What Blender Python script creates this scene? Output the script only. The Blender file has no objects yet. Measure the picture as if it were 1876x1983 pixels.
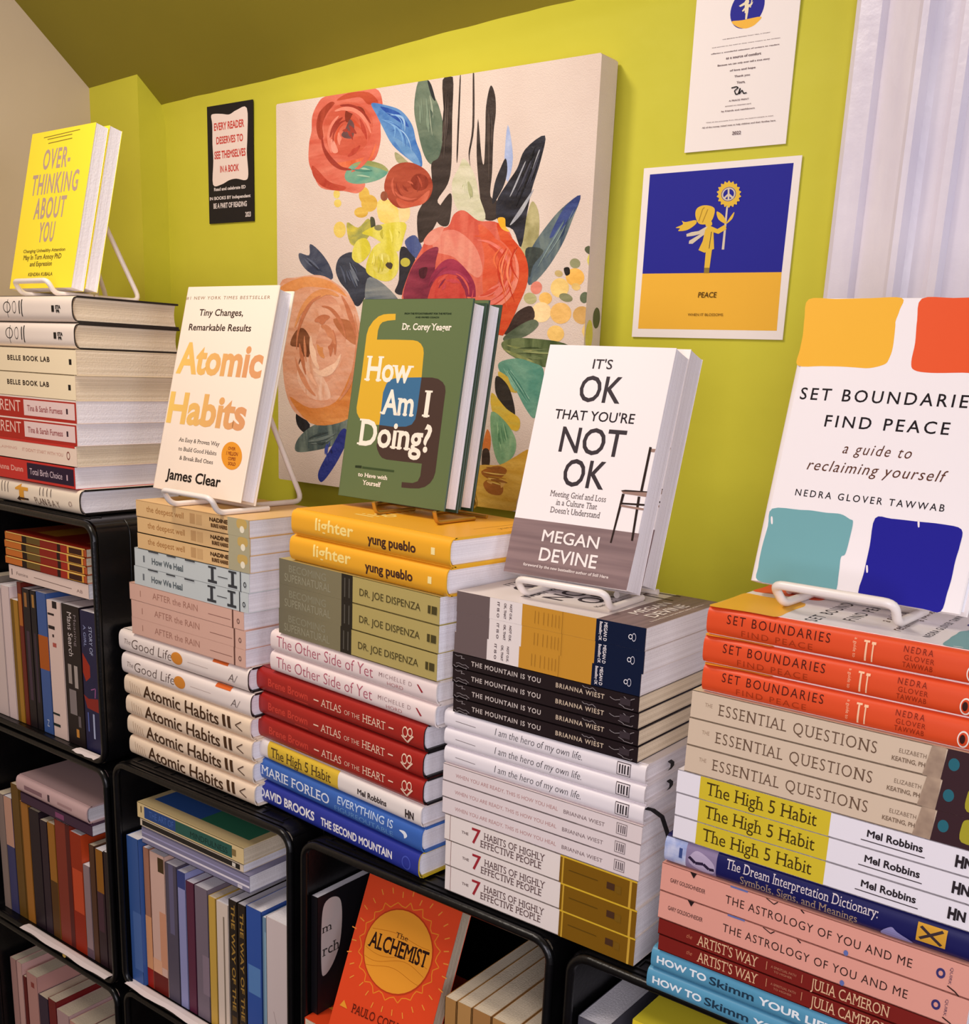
import bpy, bmesh, math, random
from mathutils import Matrix, Vector
from mathutils.geometry import delaunay_2d_cdt

SC = bpy.context.scene
COL = SC.collection
R = math.radians

# ---------------------------------------------------------------- camera, world, lights
cam_data = bpy.data.cameras.new('camera')
cam = bpy.data.objects.new('camera', cam_data)
COL.objects.link(cam)
SC.camera = cam
cam_data.sensor_fit = 'HORIZONTAL'
cam_data.sensor_width = 36.0
cam_data.lens = 39.8092
cam_data.shift_y = 0.13779
cam_data.clip_start = 0.02
cam.matrix_world = Matrix([[0.793358, -0.184903, 0.579995, 0.0], [0.607356, 0.17585, -0.774723, 0.0], [0.041257, 0.966896, 0.251814, 1.575], [0.0, 0.0, 0.0, 1.0]])

SC.view_settings.view_transform = 'Standard'
SC.view_settings.look = 'None'
SC.view_settings.gamma = 1.0
SC.view_settings.exposure = 0.0
SC.view_settings.use_curve_mapping = False

world = bpy.data.worlds.new('room_air')
SC.world = world
world.use_nodes = True
world.node_tree.nodes['Background'].inputs[0].default_value = (1.0, 0.90, 0.92, 1)
world.node_tree.nodes['Background'].inputs[1].default_value = 0.15

def area(name, loc, target, size, power, color, size_y=None, spread=180):
    l = bpy.data.lights.new(name, 'AREA')
    l.energy = power; l.color = color; l.size = size
    l.spread = R(spread)
    if size_y:
        l.shape = 'RECTANGLE'; l.size_y = size_y
    o = bpy.data.objects.new(name, l)
    COL.objects.link(o)
    o.location = loc
    d = Vector(target) - Vector(loc)
    o.rotation_euler = d.to_track_quat('-Z', 'Y').to_euler()
    return o

area('ceiling_lamp_light', (-1.05, 0.46, 2.38), (-0.92, 1.0, 1.35), 0.16, 3.5, (1.0, 0.88, 0.76), spread=135)
area('room_lamp_light', (-1.00, -0.05, 2.60), (-1.0, 0.9, 1.1), 0.4, 7.7, (1.0, 0.90, 0.86))
area('front_fill_light', (0.32, -0.60, 1.55), (-0.6, 0.85, 1.05), 0.9, 18.0, (0.97, 0.91, 1.0), 1.0)  # added fill from beside the camera, brightens lower stacks and page sides
area('side_window_daylight', (1.60, 0.30, 1.80), (-0.6, 0.9, 1.5), 0.8, 11, (0.80, 0.84, 1.0), 0.9)

# ---------------------------------------------------------------- materials
def lin(c):
    return tuple(((x / 255.0) / 12.92 if x / 255.0 <= 0.04045 else ((x / 255.0 + 0.055) / 1.055) ** 2.4) for x in c)

MATS = {}
def mat(name, rgb, rough=0.55, spec=0.35, var=None, scale=(6, 6, 6), detail=3.0, bump=0.0, bump_scale=60.0,
        metal=0.0, coat=0.0, contrast=(0.35, 0.65), distort=0.0):
    """procedural material: base colour, optional second colour mixed in by stretched noise, optional bump"""
    if name in MATS:
        return MATS[name]
    m = bpy.data.materials.new(name)
    m.use_nodes = True
    nt = m.node_tree
    b = nt.nodes['Principled BSDF']
    b.inputs['Base Color'].default_value = (*lin(rgb), 1)
    b.inputs['Roughness'].default_value = rough
    b.inputs['Specular IOR Level'].default_value = spec
    b.inputs['Metallic'].default_value = metal
    if coat:
        b.inputs['Coat Weight'].default_value = coat
        b.inputs['Coat Roughness'].default_value = 0.25
    if var or bump:
        tc = nt.nodes.new('ShaderNodeTexCoord')
    if var:
        mp = nt.nodes.new('ShaderNodeMapping')
        mp.inputs['Scale'].default_value = scale
        nz = nt.nodes.new('ShaderNodeTexNoise')
        nz.inputs['Scale'].default_value = 1.0
        nz.inputs['Detail'].default_value = detail
        nz.inputs['Distortion'].default_value = distort
        rp = nt.nodes.new('ShaderNodeValToRGB')
        rp.color_ramp.elements[0].position = contrast[0]
        rp.color_ramp.elements[1].position = contrast[1]
        rp.color_ramp.elements[0].color = (*lin(rgb), 1)
        rp.color_ramp.elements[1].color = (*lin(var), 1)
        nt.links.new(tc.outputs['Object'], mp.inputs['Vector'])
        nt.links.new(mp.outputs['Vector'], nz.inputs['Vector'])
        nt.links.new(nz.outputs['Fac'], rp.inputs['Fac'])
        nt.links.new(rp.outputs['Color'], b.inputs['Base Color'])
    if bump:
        n2 = nt.nodes.new('ShaderNodeTexNoise')
        n2.inputs['Scale'].default_value = bump_scale
        n2.inputs['Detail'].default_value = 4
        bp = nt.nodes.new('ShaderNodeBump')
        bp.inputs['Strength'].default_value = bump
        bp.inputs['Distance'].default_value = 0.004
        nt.links.new(tc.outputs['Object'], n2.inputs['Vector'])
        nt.links.new(n2.outputs['Fac'], bp.inputs['Height'])
        nt.links.new(bp.outputs['Normal'], b.inputs['Normal'])
    MATS[name] = m
    return m

def C(hexa, rough=0.45):
    """printed ink: plain colour given as hex text"""
    h = hexa.lstrip('#')
    return mat('ink_' + h, tuple(int(h[i:i + 2], 16) for i in (0, 2, 4)), rough, 0.15)

def gradient_mat(name, a, b, axis, p0, p1, rough=0.45):
    """a colour that changes along the printed jacket itself (object coordinates)"""
    if name in MATS:
        return MATS[name]
    m = bpy.data.materials.new(name); m.use_nodes = True
    nt = m.node_tree; bs = nt.nodes['Principled BSDF']
    bs.inputs['Roughness'].default_value = rough
    tc = nt.nodes.new('ShaderNodeTexCoord'); sp = nt.nodes.new('ShaderNodeSeparateXYZ')
    mr = nt.nodes.new('ShaderNodeMapRange')
    mr.inputs['From Min'].default_value = p0; mr.inputs['From Max'].default_value = p1
    rp = nt.nodes.new('ShaderNodeValToRGB')
    rp.color_ramp.elements[0].color = (*lin(a), 1); rp.color_ramp.elements[1].color = (*lin(b), 1)
    nt.links.new(tc.outputs['Object'], sp.inputs[0]); nt.links.new(sp.outputs[axis], mr.inputs[0])
    nt.links.new(mr.outputs[0], rp.inputs[0]); nt.links.new(rp.outputs[0], bs.inputs['Base Color'])
    MATS[name] = m
    return m

PAGE = {
    'white': mat('pages_white', (244, 240, 244), 0.85, 0.1, (226, 220, 224), (3, 3, 1500), 1.0, 0.15, 400),
    'cream': mat('pages_cream', (238, 222, 196), 0.85, 0.1, (212, 194, 166), (3, 3, 1500), 1.0, 0.15, 400),
}
BLACK_PLASTIC = mat('black_plastic', (8, 7, 8), 0.30, 0.38, (13, 12, 13), (30, 30, 30), 3, 0.08, 220)
WHITE_WIRE = mat('white_coated_wire', (236, 226, 218), 0.3, 0.5)
BRASS_WIRE = mat('brass_wire', (196, 150, 62), 0.35, 0.5, metal=0.7)

# ---------------------------------------------------------------- object helpers
def tag(o, label, cat, group=None):
    o['label'] = label; o['category'] = cat
    if group: o['group'] = group
    return o

def structure(o):
    o['kind'] = 'structure'
    return o

def thing(name, label, cat, M, group=None):
    o = bpy.data.objects.new(name, None)
    o.empty_display_size = 0.03
    COL.objects.link(o); o.matrix_world = M
    return tag(o, label, cat, group)

def part(name, mesh, parent):
    o = bpy.data.objects.new(name, mesh)
    COL.objects.link(o)
    if parent: o.parent = parent
    return o

def dup(root, M, label, group=None):
    """copy of a thing together with copies of its parts and sub-parts"""
    r = root.copy(); COL.objects.link(r); r.matrix_world = M; r['label'] = label
    if group: r['group'] = group
    for ch in list(root.children):
        c = ch.copy(); COL.objects.link(c); c.parent = r
        for g in list(ch.children):
            d = g.copy(); COL.objects.link(d); d.parent = c
    return r

class MB:
    def __init__(self):
        self.v = []; self.f = []; self.m = []; self.mats = []; self.sm = []
    def mi(self, m):
        if m not in self.mats: self.mats.append(m)
        return self.mats.index(m)
    def add(self, verts, faces, m, smooth=False):
        b = len(self.v); i = self.mi(m)
        self.v += [tuple(p) for p in verts]
        for f in faces:
            self.f.append([b + k for k in f]); self.m.append(i); self.sm.append(smooth)
    def box(self, lo, hi, m, M=None):
        x0, y0, z0 = lo; x1, y1, z1 = hi
        v = [(x0,y0,z0),(x1,y0,z0),(x1,y1,z0),(x0,y1,z0),(x0,y0,z1),(x1,y0,z1),(x1,y1,z1),(x0,y1,z1)]
        if M: v = [M @ Vector(p) for p in v]
        f = [(0,3,2,1),(4,5,6,7),(0,1,5,4),(1,2,6,5),(2,3,7,6),(3,0,4,7)]
        self.add(v, f, m)
    def prism(self, poly, axis, a, b, m, smooth=False):
        """poly: 2D outline; extruded along axis (0,1,2) from a to b"""
        def P(p, t):
            q = list(p); q.insert(axis, t); return tuple(q)
        n = len(poly)
        v = [P(p, a) for p in poly] + [P(p, b) for p in poly]
        self.add(v, [(i, (i+1) % n, n + (i+1) % n, n + i) for i in range(n)], m, smooth)
        self.add(v[:n], [tuple(range(n))[::-1]], m); self.add(v[n:], [tuple(range(n))], m)
    def loft(self, rings, m, closed=True, smooth=True):
        n = len(rings[0]); v = [p for r in rings for p in r]; f = []
        for k in range(len(rings) - 1):
            for i in range(n if closed else n - 1):
                j = (i + 1) % n
                f.append((k*n+i, k*n+j, (k+1)*n+j, (k+1)*n+i))
        self.add(v, f, m, smooth)
    def tube(self, pts, r, m, seg=10, closed=False):
        pts = [Vector(p) for p in pts]; n = len(pts); rings = []
        up = None
        for i, p in enumerate(pts):
            if closed: t = (pts[(i+1) % n] - pts[i-1]).normalized()
            else: t = (pts[min(i+1, n-1)] - pts[max(i-1, 0)]).normalized()
            if up is None:
                up = t.orthogonal().normalized()
            up = (up - t * up.dot(t)).normalized(); s = t.cross(up)
            rings.append([p + (up*math.cos(a) + s*math.sin(a)) * r for a in [2*math.pi*k/seg for k in range(seg)]])
        if closed: rings.append(rings[0])
        self.loft(rings, m)
        if not closed:
            self.add(rings[0], [tuple(range(seg))[::-1]], m); self.add(rings[-1], [tuple(range(seg))], m)
    def build(self, name):
        me = bpy.data.meshes.new(name)
        me.from_pydata(self.v, [], self.f)
        for m in self.mats: me.materials.append(m)
        for p, i, s in zip(me.polygons, self.m, self.sm):
            p.material_index = i; p.use_smooth = s
        me.update()
        return me

def round_path(pts, r=0.012, k=5, closed=False):
    """polyline with rounded corners"""
    pts = [Vector(p) for p in pts]; out = []; n = len(pts)
    for i, p in enumerate(pts):
        if not closed and i in (0, n-1):
            out.append(p); continue
        a = pts[i-1] - p; b = pts[(i+1) % n] - p
        d = min(r, a.length*0.45, b.length*0.45)
        A = p + a.normalized()*d; B = p + b.normalized()*d
        for t in range(k+1):
            t /= k
            out.append(A*(1-t)**2 + p*2*t*(1-t) + B*t*t)
    return out

def spline(pts, k=4):
    """closed Catmull-Rom outline through 2D points"""
    n = len(pts); out = []
    for i in range(n):
        p0, p1, p2, p3 = (pts[(i+j) % n] for j in (-1, 0, 1, 2))
        for t in range(k):
            t /= k
            out.append(tuple(0.5*((2*p1[c]) + (-p0[c]+p2[c])*t + (2*p0[c]-5*p1[c]+4*p2[c]-p3[c])*t*t + (-p0[c]+3*p1[c]-3*p2[c]+p3[c])*t**3) for c in (0, 1)))
    return out

# ---------------------------------------------------------------- lettering
_cu = bpy.data.curves.new('lettering', 'FONT')
_cu.resolution_u = 3
_ob = bpy.data.objects.new('lettering', _cu)
_gl = {}
def _raw(s, bold):
    _cu.body = s; _cu.offset = bold
    me = _ob.to_mesh()
    v = [(p.co.x, p.co.y) for p in me.vertices]; f = [tuple(p.vertices) for p in me.polygons]
    _ob.to_mesh_clear()
    return v, f
SERIF = {'A':'lb rb','B':'lb lt','D':'lb lt','E':'lb lt','F':'lb lt','H':'lb lt rb rt','I':'cb ct','K':'lb lt rb rt','L':'lb lt',
 'M':'lb lt rb rt','N':'lb lt rt','P':'lb lt','R':'lb lt rb','T':'cb','U':'lt rt','V':'lt rt','W':'lt rt','X':'lb lt rb rt','Y':'lt rt cb',
 'h':'lb lt rb','i':'cb','k':'lb lt rb','l':'cb ct','m':'lb lt cb rb','n':'lb lt rb','r':'lb lt','w':'lt rt','d':'rb rt','b':'lt','f':'cb','p':'lb','v':'lt rt','y':'lt rt','u':'lt rb','x':'lb lt rb rt'}
def union2d(V, F):
    """merge overlapping flat outlines into one clean surface"""
    r = delaunay_2d_cdt([Vector(p) for p in V], [], [list(f) for f in F], 0, 1e-5)
    P = [(p.x, p.y) for p in r[0]]
    T = []
    for f in F:                            # fan, so that every piece is a triangle
        T += [(V[f[0]], V[f[i]], V[f[i+1]]) for i in range(1, len(f)-1)]
    def inside(x, y):
        for a, b, c in T:
            d1 = (x-b[0])*(a[1]-b[1]) - (a[0]-b[0])*(y-b[1])
            d2 = (x-c[0])*(b[1]-c[1]) - (b[0]-c[0])*(y-c[1])
            d3 = (x-a[0])*(c[1]-a[1]) - (c[0]-a[0])*(y-a[1])
            if not ((min(d1, d2, d3) < -1e-9) and (max(d1, d2, d3) > 1e-9)): return True
        return False
    return P, [tuple(f) for f in r[2] if inside(sum(P[i][0] for i in f)/len(f), sum(P[i][1] for i in f)/len(f))]
def glyph(c, bold, serif=False):
    k = (c, bold, serif)
    if k in _gl: return _gl[k]
    join = False
    if bold and c in 'MNWX':               # heavy diagonals: shifted strokes joined together
        v, f = _raw(c, 0.0)
        n = len(v); d = bold*0.9
        v = [(p[0]-d, p[1]) for p in v] + [(p[0]+d, p[1]) for p in v] + list(v)
        f = f + [tuple(i+n for i in q) for q in f] + [tuple(i+2*n for i in q) for q in f]
        join = True
    else:
        v, f = _raw(c, bold)
    w3, _ = _raw('H' + c + 'H', 0.0); w2, _ = _raw('HH', 0.0)
    adv = max(p[0] for p in w3) - max(p[0] for p in w2)
    if serif and c in SERIF and v:
        v = list(v); f = list(f); join = True
        x0 = min(p[0] for p in v); x1 = max(p[0] for p in v); y0 = max(0.0, min(p[1] for p in v)) if c not in 'py' else min(p[1] for p in v)
        y1 = max(p[1] for p in v); st = 0.10
        if c == 'i': y1 = 0.5
        for sp in SERIF[c].split():
            cx = {'l': x0 + st/2, 'r': x1 - st/2, 'c': (x0 + x1)/2}[sp[0]]
            hw = 0.125 if c != 'm' else 0.10
            yy = y0 if sp[1] == 'b' else y1 - 0.05
            b = len(v)
            v += [(cx-hw, yy), (cx+hw, yy), (cx+hw, yy+0.05), (cx-hw, yy+0.05)]; f.append((b, b+1, b+2, b+3))
    if join: v, f = union2d(v, f)
    _gl[k] = (v, f, adv)
    return _gl[k]
def text2d(s, bold=0.0, shear=0.0, serif=False, space=0.0):
    """flat lettering: x from 0 to 1 over the whole line, y = 0 at the baseline and 1 at capital height"""
    V = []; F = []; x = 0.0
    for c in s:
        v, f, adv = glyph(c, bold, serif)
        b = len(V)
        V += [(p[0] + x, p[1]) for p in v]; F += [tuple(i + b for i in q) for q in f]
        x += adv + space
    if not V: return [], []
    V = [(p[0] + shear * p[1], p[1] / 0.682) for p in V]
    a = min(p[0] for p in V); w = max(p[0] for p in V) - a or 1
    return [((p[0] - a) / w, p[1]) for p in V], F

def cut2d(V, F, cuts):
    bm = bmesh.new()
    vs = [bm.verts.new((p[0], p[1], 0)) for p in V]
    for f in F:
        try: bm.faces.new([vs[i] for i in f])
        except ValueError: pass
    for c in cuts:
        bmesh.ops.bisect_plane(bm, geom=bm.verts[:] + bm.edges[:] + bm.faces[:], plane_co=(0, c, 0), plane_no=(0, 1, 0))
    bm.verts.index_update()
    V2 = [(v.co.x, v.co.y) for v in bm.verts]; F2 = [[v.index for v in f.verts] for f in bm.faces]
    bm.free()
    return V2, F2

def poly2d(pts):
    bm = bmesh.new()
    f = bm.faces.new([bm.verts.new((p[0], p[1], 0)) for p in pts])
    f.normal_update()
    bmesh.ops.triangulate(bm, faces=[f], ngon_method='EAR_CLIP')
    bm.verts.index_update()
    V = [(v.co.x, v.co.y) for v in bm.verts]; F = [[v.index for v in q.verts] for q in bm.faces]
    bm.free()
    return V, F

def printed(mb, shapes, fn, cuts=(), step=0.00005, e0=0.00006):
    """lay printed shapes (in 0..1 coordinates) on a surface: fn(u, v, lift) -> point"""
    e = e0
    for s in shapes:
        k = s[0]
        if k == 'rect':
            _, u0, u1, v0, v1, m = s
            V, F = [(u0, v0), (u1, v0), (u1, v1), (u0, v1)], [(0, 1, 2, 3)]
        elif k == 'poly':
            V, F = poly2d(s[1]); m = s[2]
        elif k == 'blob':
            V, F = poly2d(spline(s[1])); m = s[2]
        elif k == 'ell':
            _, c, a, b, m = s      # centre and two conjugate radius vectors
            V, F = poly2d([(c[0]+a[0]*math.cos(t)+b[0]*math.sin(t), c[1]+a[1]*math.cos(t)+b[1]*math.sin(t)) for t in [2*math.pi*i/36 for i in range(36)]])
        elif k == 'ring':
            _, c, a, b, w, m = s
            V = []; n = 36
            for q in (1.0, 1.0 - w):
                V += [(c[0]+q*(a[0]*math.cos(t)+b[0]*math.sin(t)), c[1]+q*(a[1]*math.cos(t)+b[1]*math.sin(t))) for t in [2*math.pi*i/n for i in range(n)]]
            F = [(i, (i+1) % n, n+(i+1) % n, n+i) for i in range(n)]
        elif k == 'line':
            _, pts, w, asp, m = s  # polyline of width w (in v units), asp = length of one u unit / one v unit
            V = []; F = []
            for (a, b) in zip(pts[:-1], pts[1:]):
                dx, dy = (b[0]-a[0])*asp, b[1]-a[1]; L = math.hypot(dx, dy) or 1
                nx, ny = -dy/L*w/2/asp, dx/L*w/2
                i = len(V)
                V += [(a[0]-nx, a[1]-ny), (b[0]-nx, b[1]-ny), (b[0]+nx, b[1]+ny), (a[0]+nx, a[1]+ny)]
                F.append((i, i+1, i+2, i+3))
        elif k == 'text':
            _, t, u0, u1, v0, v1, m = s[:7]
            o = s[7] if len(s) > 7 else {}
            V, F = text2d(t, **{q: o[q] for q in ('bold', 'shear', 'serif', 'space') if q in o})
            if o.get('rot'):       # reads downwards: line runs from v1 to v0
                V = [(u0 + (u1-u0)*p[1], v1 - (v1-v0)*p[0]) for p in V]
            else:
                dv = o.get('slope', 0.0)
                V = [(u0 + (u1-u0)*p[0], v0 + (v1-v0)*p[1] + dv*p[0]) for p in V]
        if not V: continue
        if cuts: V, F = cut2d(V, F, cuts)
        mb.add([fn(u, v, e) for u, v in V], F, m)
        e += step

# ---------------------------------------------------------------- books
# book-local axes: x along the spine (0 = head), y from spine to fore-edge, z from back cover (0) to front cover (T)
def book_meshes(kind, L, D, T, hard, cover, page, edge=None, spine=None, spine_shapes=(), front_shapes=(), back=None, bulge=None):
    edge = edge or cover; spine = spine or cover; back = back or cover
    P = {}
    j = (0.32*T if hard else 0.0006) if bulge is None else bulge
    bt = 0.0026 if hard else 0.0007
    ov = 0.0032 if hard else 0.0004
    # page block
    mb = MB()
    n = 8; ring0 = []; ring1 = []
    prof = []
    for i in range(n+1):
        z = bt + (T-2*bt)*i/n; s = (2*i/n-1)
        prof.append((D - ov - 0.0022*(1-s*s)*(1 if hard else 0.15), z))
    sp = []
    for i in range(n+1):
        z = T-bt - (T-2*bt)*i/n; s = (2*i/n-1)
        sp.append((j*0.9 - (j*0.55)*(1-s*s) if hard else 0.0009, z))
    mb.prism(prof + sp, 0, ov, L-ov, page)
    P['page_block'] = mb.build(kind + '_page_block')
    # boards
    for nm, z0, z1, m in (('front_cover', T-bt, T, cover), ('back_cover', 0.0, bt, back)):
        mb = MB()
        r = bt*0.35
        y0, y1 = (j*0.8 if hard else 0.0), D
        out = [(y0, z0), (y1-r, z0), (y1, z0+r), (y1, z1-r), (y1-r, z1), (y0, z1)]
        mb.prism(out, 0, 0.0, L, edge)
        e = 0.00004
        if nm == 'front_cover':
            mb.add([(0.0003, y0, z1+e), (L-0.0003, y0, z1+e), (L-0.0003, y1-r, z1+e), (0.0003, y1-r, z1+e)], [(0, 1, 2, 3)], m)
            printed(mb, front_shapes, lambda s, t, q: (L*(1-t), D*s, z1+e+q), step=0.00002)
        else:
            mb.add([(0.0003, y0, z0-e*0.3), (L-0.0003, y0, z0-e*0.3), (L-0.0003, y1-r, z0-e*0.3), (0.0003, y1-r, z0-e*0.3)], [(3, 2, 1, 0)], m)
        P[nm] = mb.build(kind + '_' + nm)
    # spine
    mb = MB()
    def prof_y(v):
        s = abs(2*v-1)
        return j*(1-(1-min(s, 1.0)**3.2)**(1/2.2)) if hard else 0.0
    N = 16 if hard else 1
    th = 0.0016 if hard else 0.0006
    o = [(prof_y(i/N), T*i/N) for i in range(N+1)]
    inn = [(max(y, 0)+th, min(max(z, th*0.5), T-th*0.5)) for y, z in o][::-1]
    ring = o + inn
    mb.add([(0, y, z) for y, z in ring] + [(L, y, z) for y, z in ring], [(i, i+1, len(ring)+i+1, len(ring)+i) for i in range(len(ring)-1)], spine, hard)
    nr = len(ring)
    for q in (0, 1):
        x = q*L
        for i in range(N):
            a, b, c_, d = o[i], o[i+1], inn[N-i-1], inn[N-i]
            mb.add([(x, *a), (x, *b), (x, *c_), (x, *d)], [(0, 1, 2, 3)], edge if hard else spine)
    def fn(u, v, e):
        if not hard: return (u*L, -e, v*T)
        y = prof_y(v); d = 1e-3
        dy = (prof_y(min(v+d, 1)) - prof_y(max(v-d, 0))) / (2*d*T) if 0.002 < v < 0.998 else 0
        l = math.hypot(1, dy)
        return (u*L, y - e/l, v*T + e*dy/l)
    printed(mb, spine_shapes, fn, [i/12 for i in range(1, 12)] if hard else (), e0=0.00012 if hard else 0.00006, step=0.00006)
    P['spine'] = mb.build(kind + '_spine')
    return P

def book_thing(name, label, M, meshes, group=None, cat='book'):
    t = thing(name, label, cat, M, group)
    for nm in ('page_block', 'front_cover', 'back_cover', 'spine'):
        part(nm, meshes[nm], t)
    return t

def lying(x, y, z, yaw):
    return Matrix.Translation((x, y, z)) @ Matrix.Rotation(yaw, 4, 'Z')

def facing(x, y, z, yaw, lean, L, T):
    """front cover towards the room, head up, bottom-left corner of the cover at x, y, z"""
    r = Vector((math.cos(yaw), math.sin(yaw), 0)); nb = Vector((-math.sin(yaw), math.cos(yaw), 0))
    u = Vector((0, 0, 1))*math.cos(lean) + nb*math.sin(lean)
    f = r.cross(u)                                   # towards the viewer
    o = Vector((x, y, z)) + u*L - f*T
    M = Matrix.Identity(4)
    for c, a in enumerate((-u, r, f)):
        for k in range(3): M[k][c] = a[k]
    for k in range(3): M[k][3] = o[k]
    return M

def upright(x, y, z, L, yaw=0.0, lean=0.0):
    """standing on its tail, spine towards the room; x = left side of the spine"""
    r = Vector((math.cos(yaw), math.sin(yaw), 0)); d = Vector((-math.sin(yaw), math.cos(yaw), 0))
    up = Vector((0, 0, 1))*math.cos(lean) + r*math.sin(lean); rr = d.cross(up)*1.0
    M = Matrix.Identity(4)
    for c, a in enumerate((-up, d, rr)):
        for k in range(3): M[k][c] = a[k]
    o = Vector((x, y, z)) + up*L
    for k in range(3): M[k][3] = o[k]
    return M

# ================================================================ printed matter (0..1 on each cover, spine or sheet)
def paint(a, b):
    """brushed paint: two related colours streaked together"""
    n = 'paint_%02x%02x%02x_%02x%02x%02x' % (*a, *b)
    k = (a[0]*7 + b[1]*3 + a[2]) % 3
    return mat(n, a, 0.32, 0.45, b, ((9, 9, 60), (60, 9, 14), (26, 9, 40))[k], 5.0, 0.3, 130, contrast=(0.38, 0.66), distort=0.8)

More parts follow.
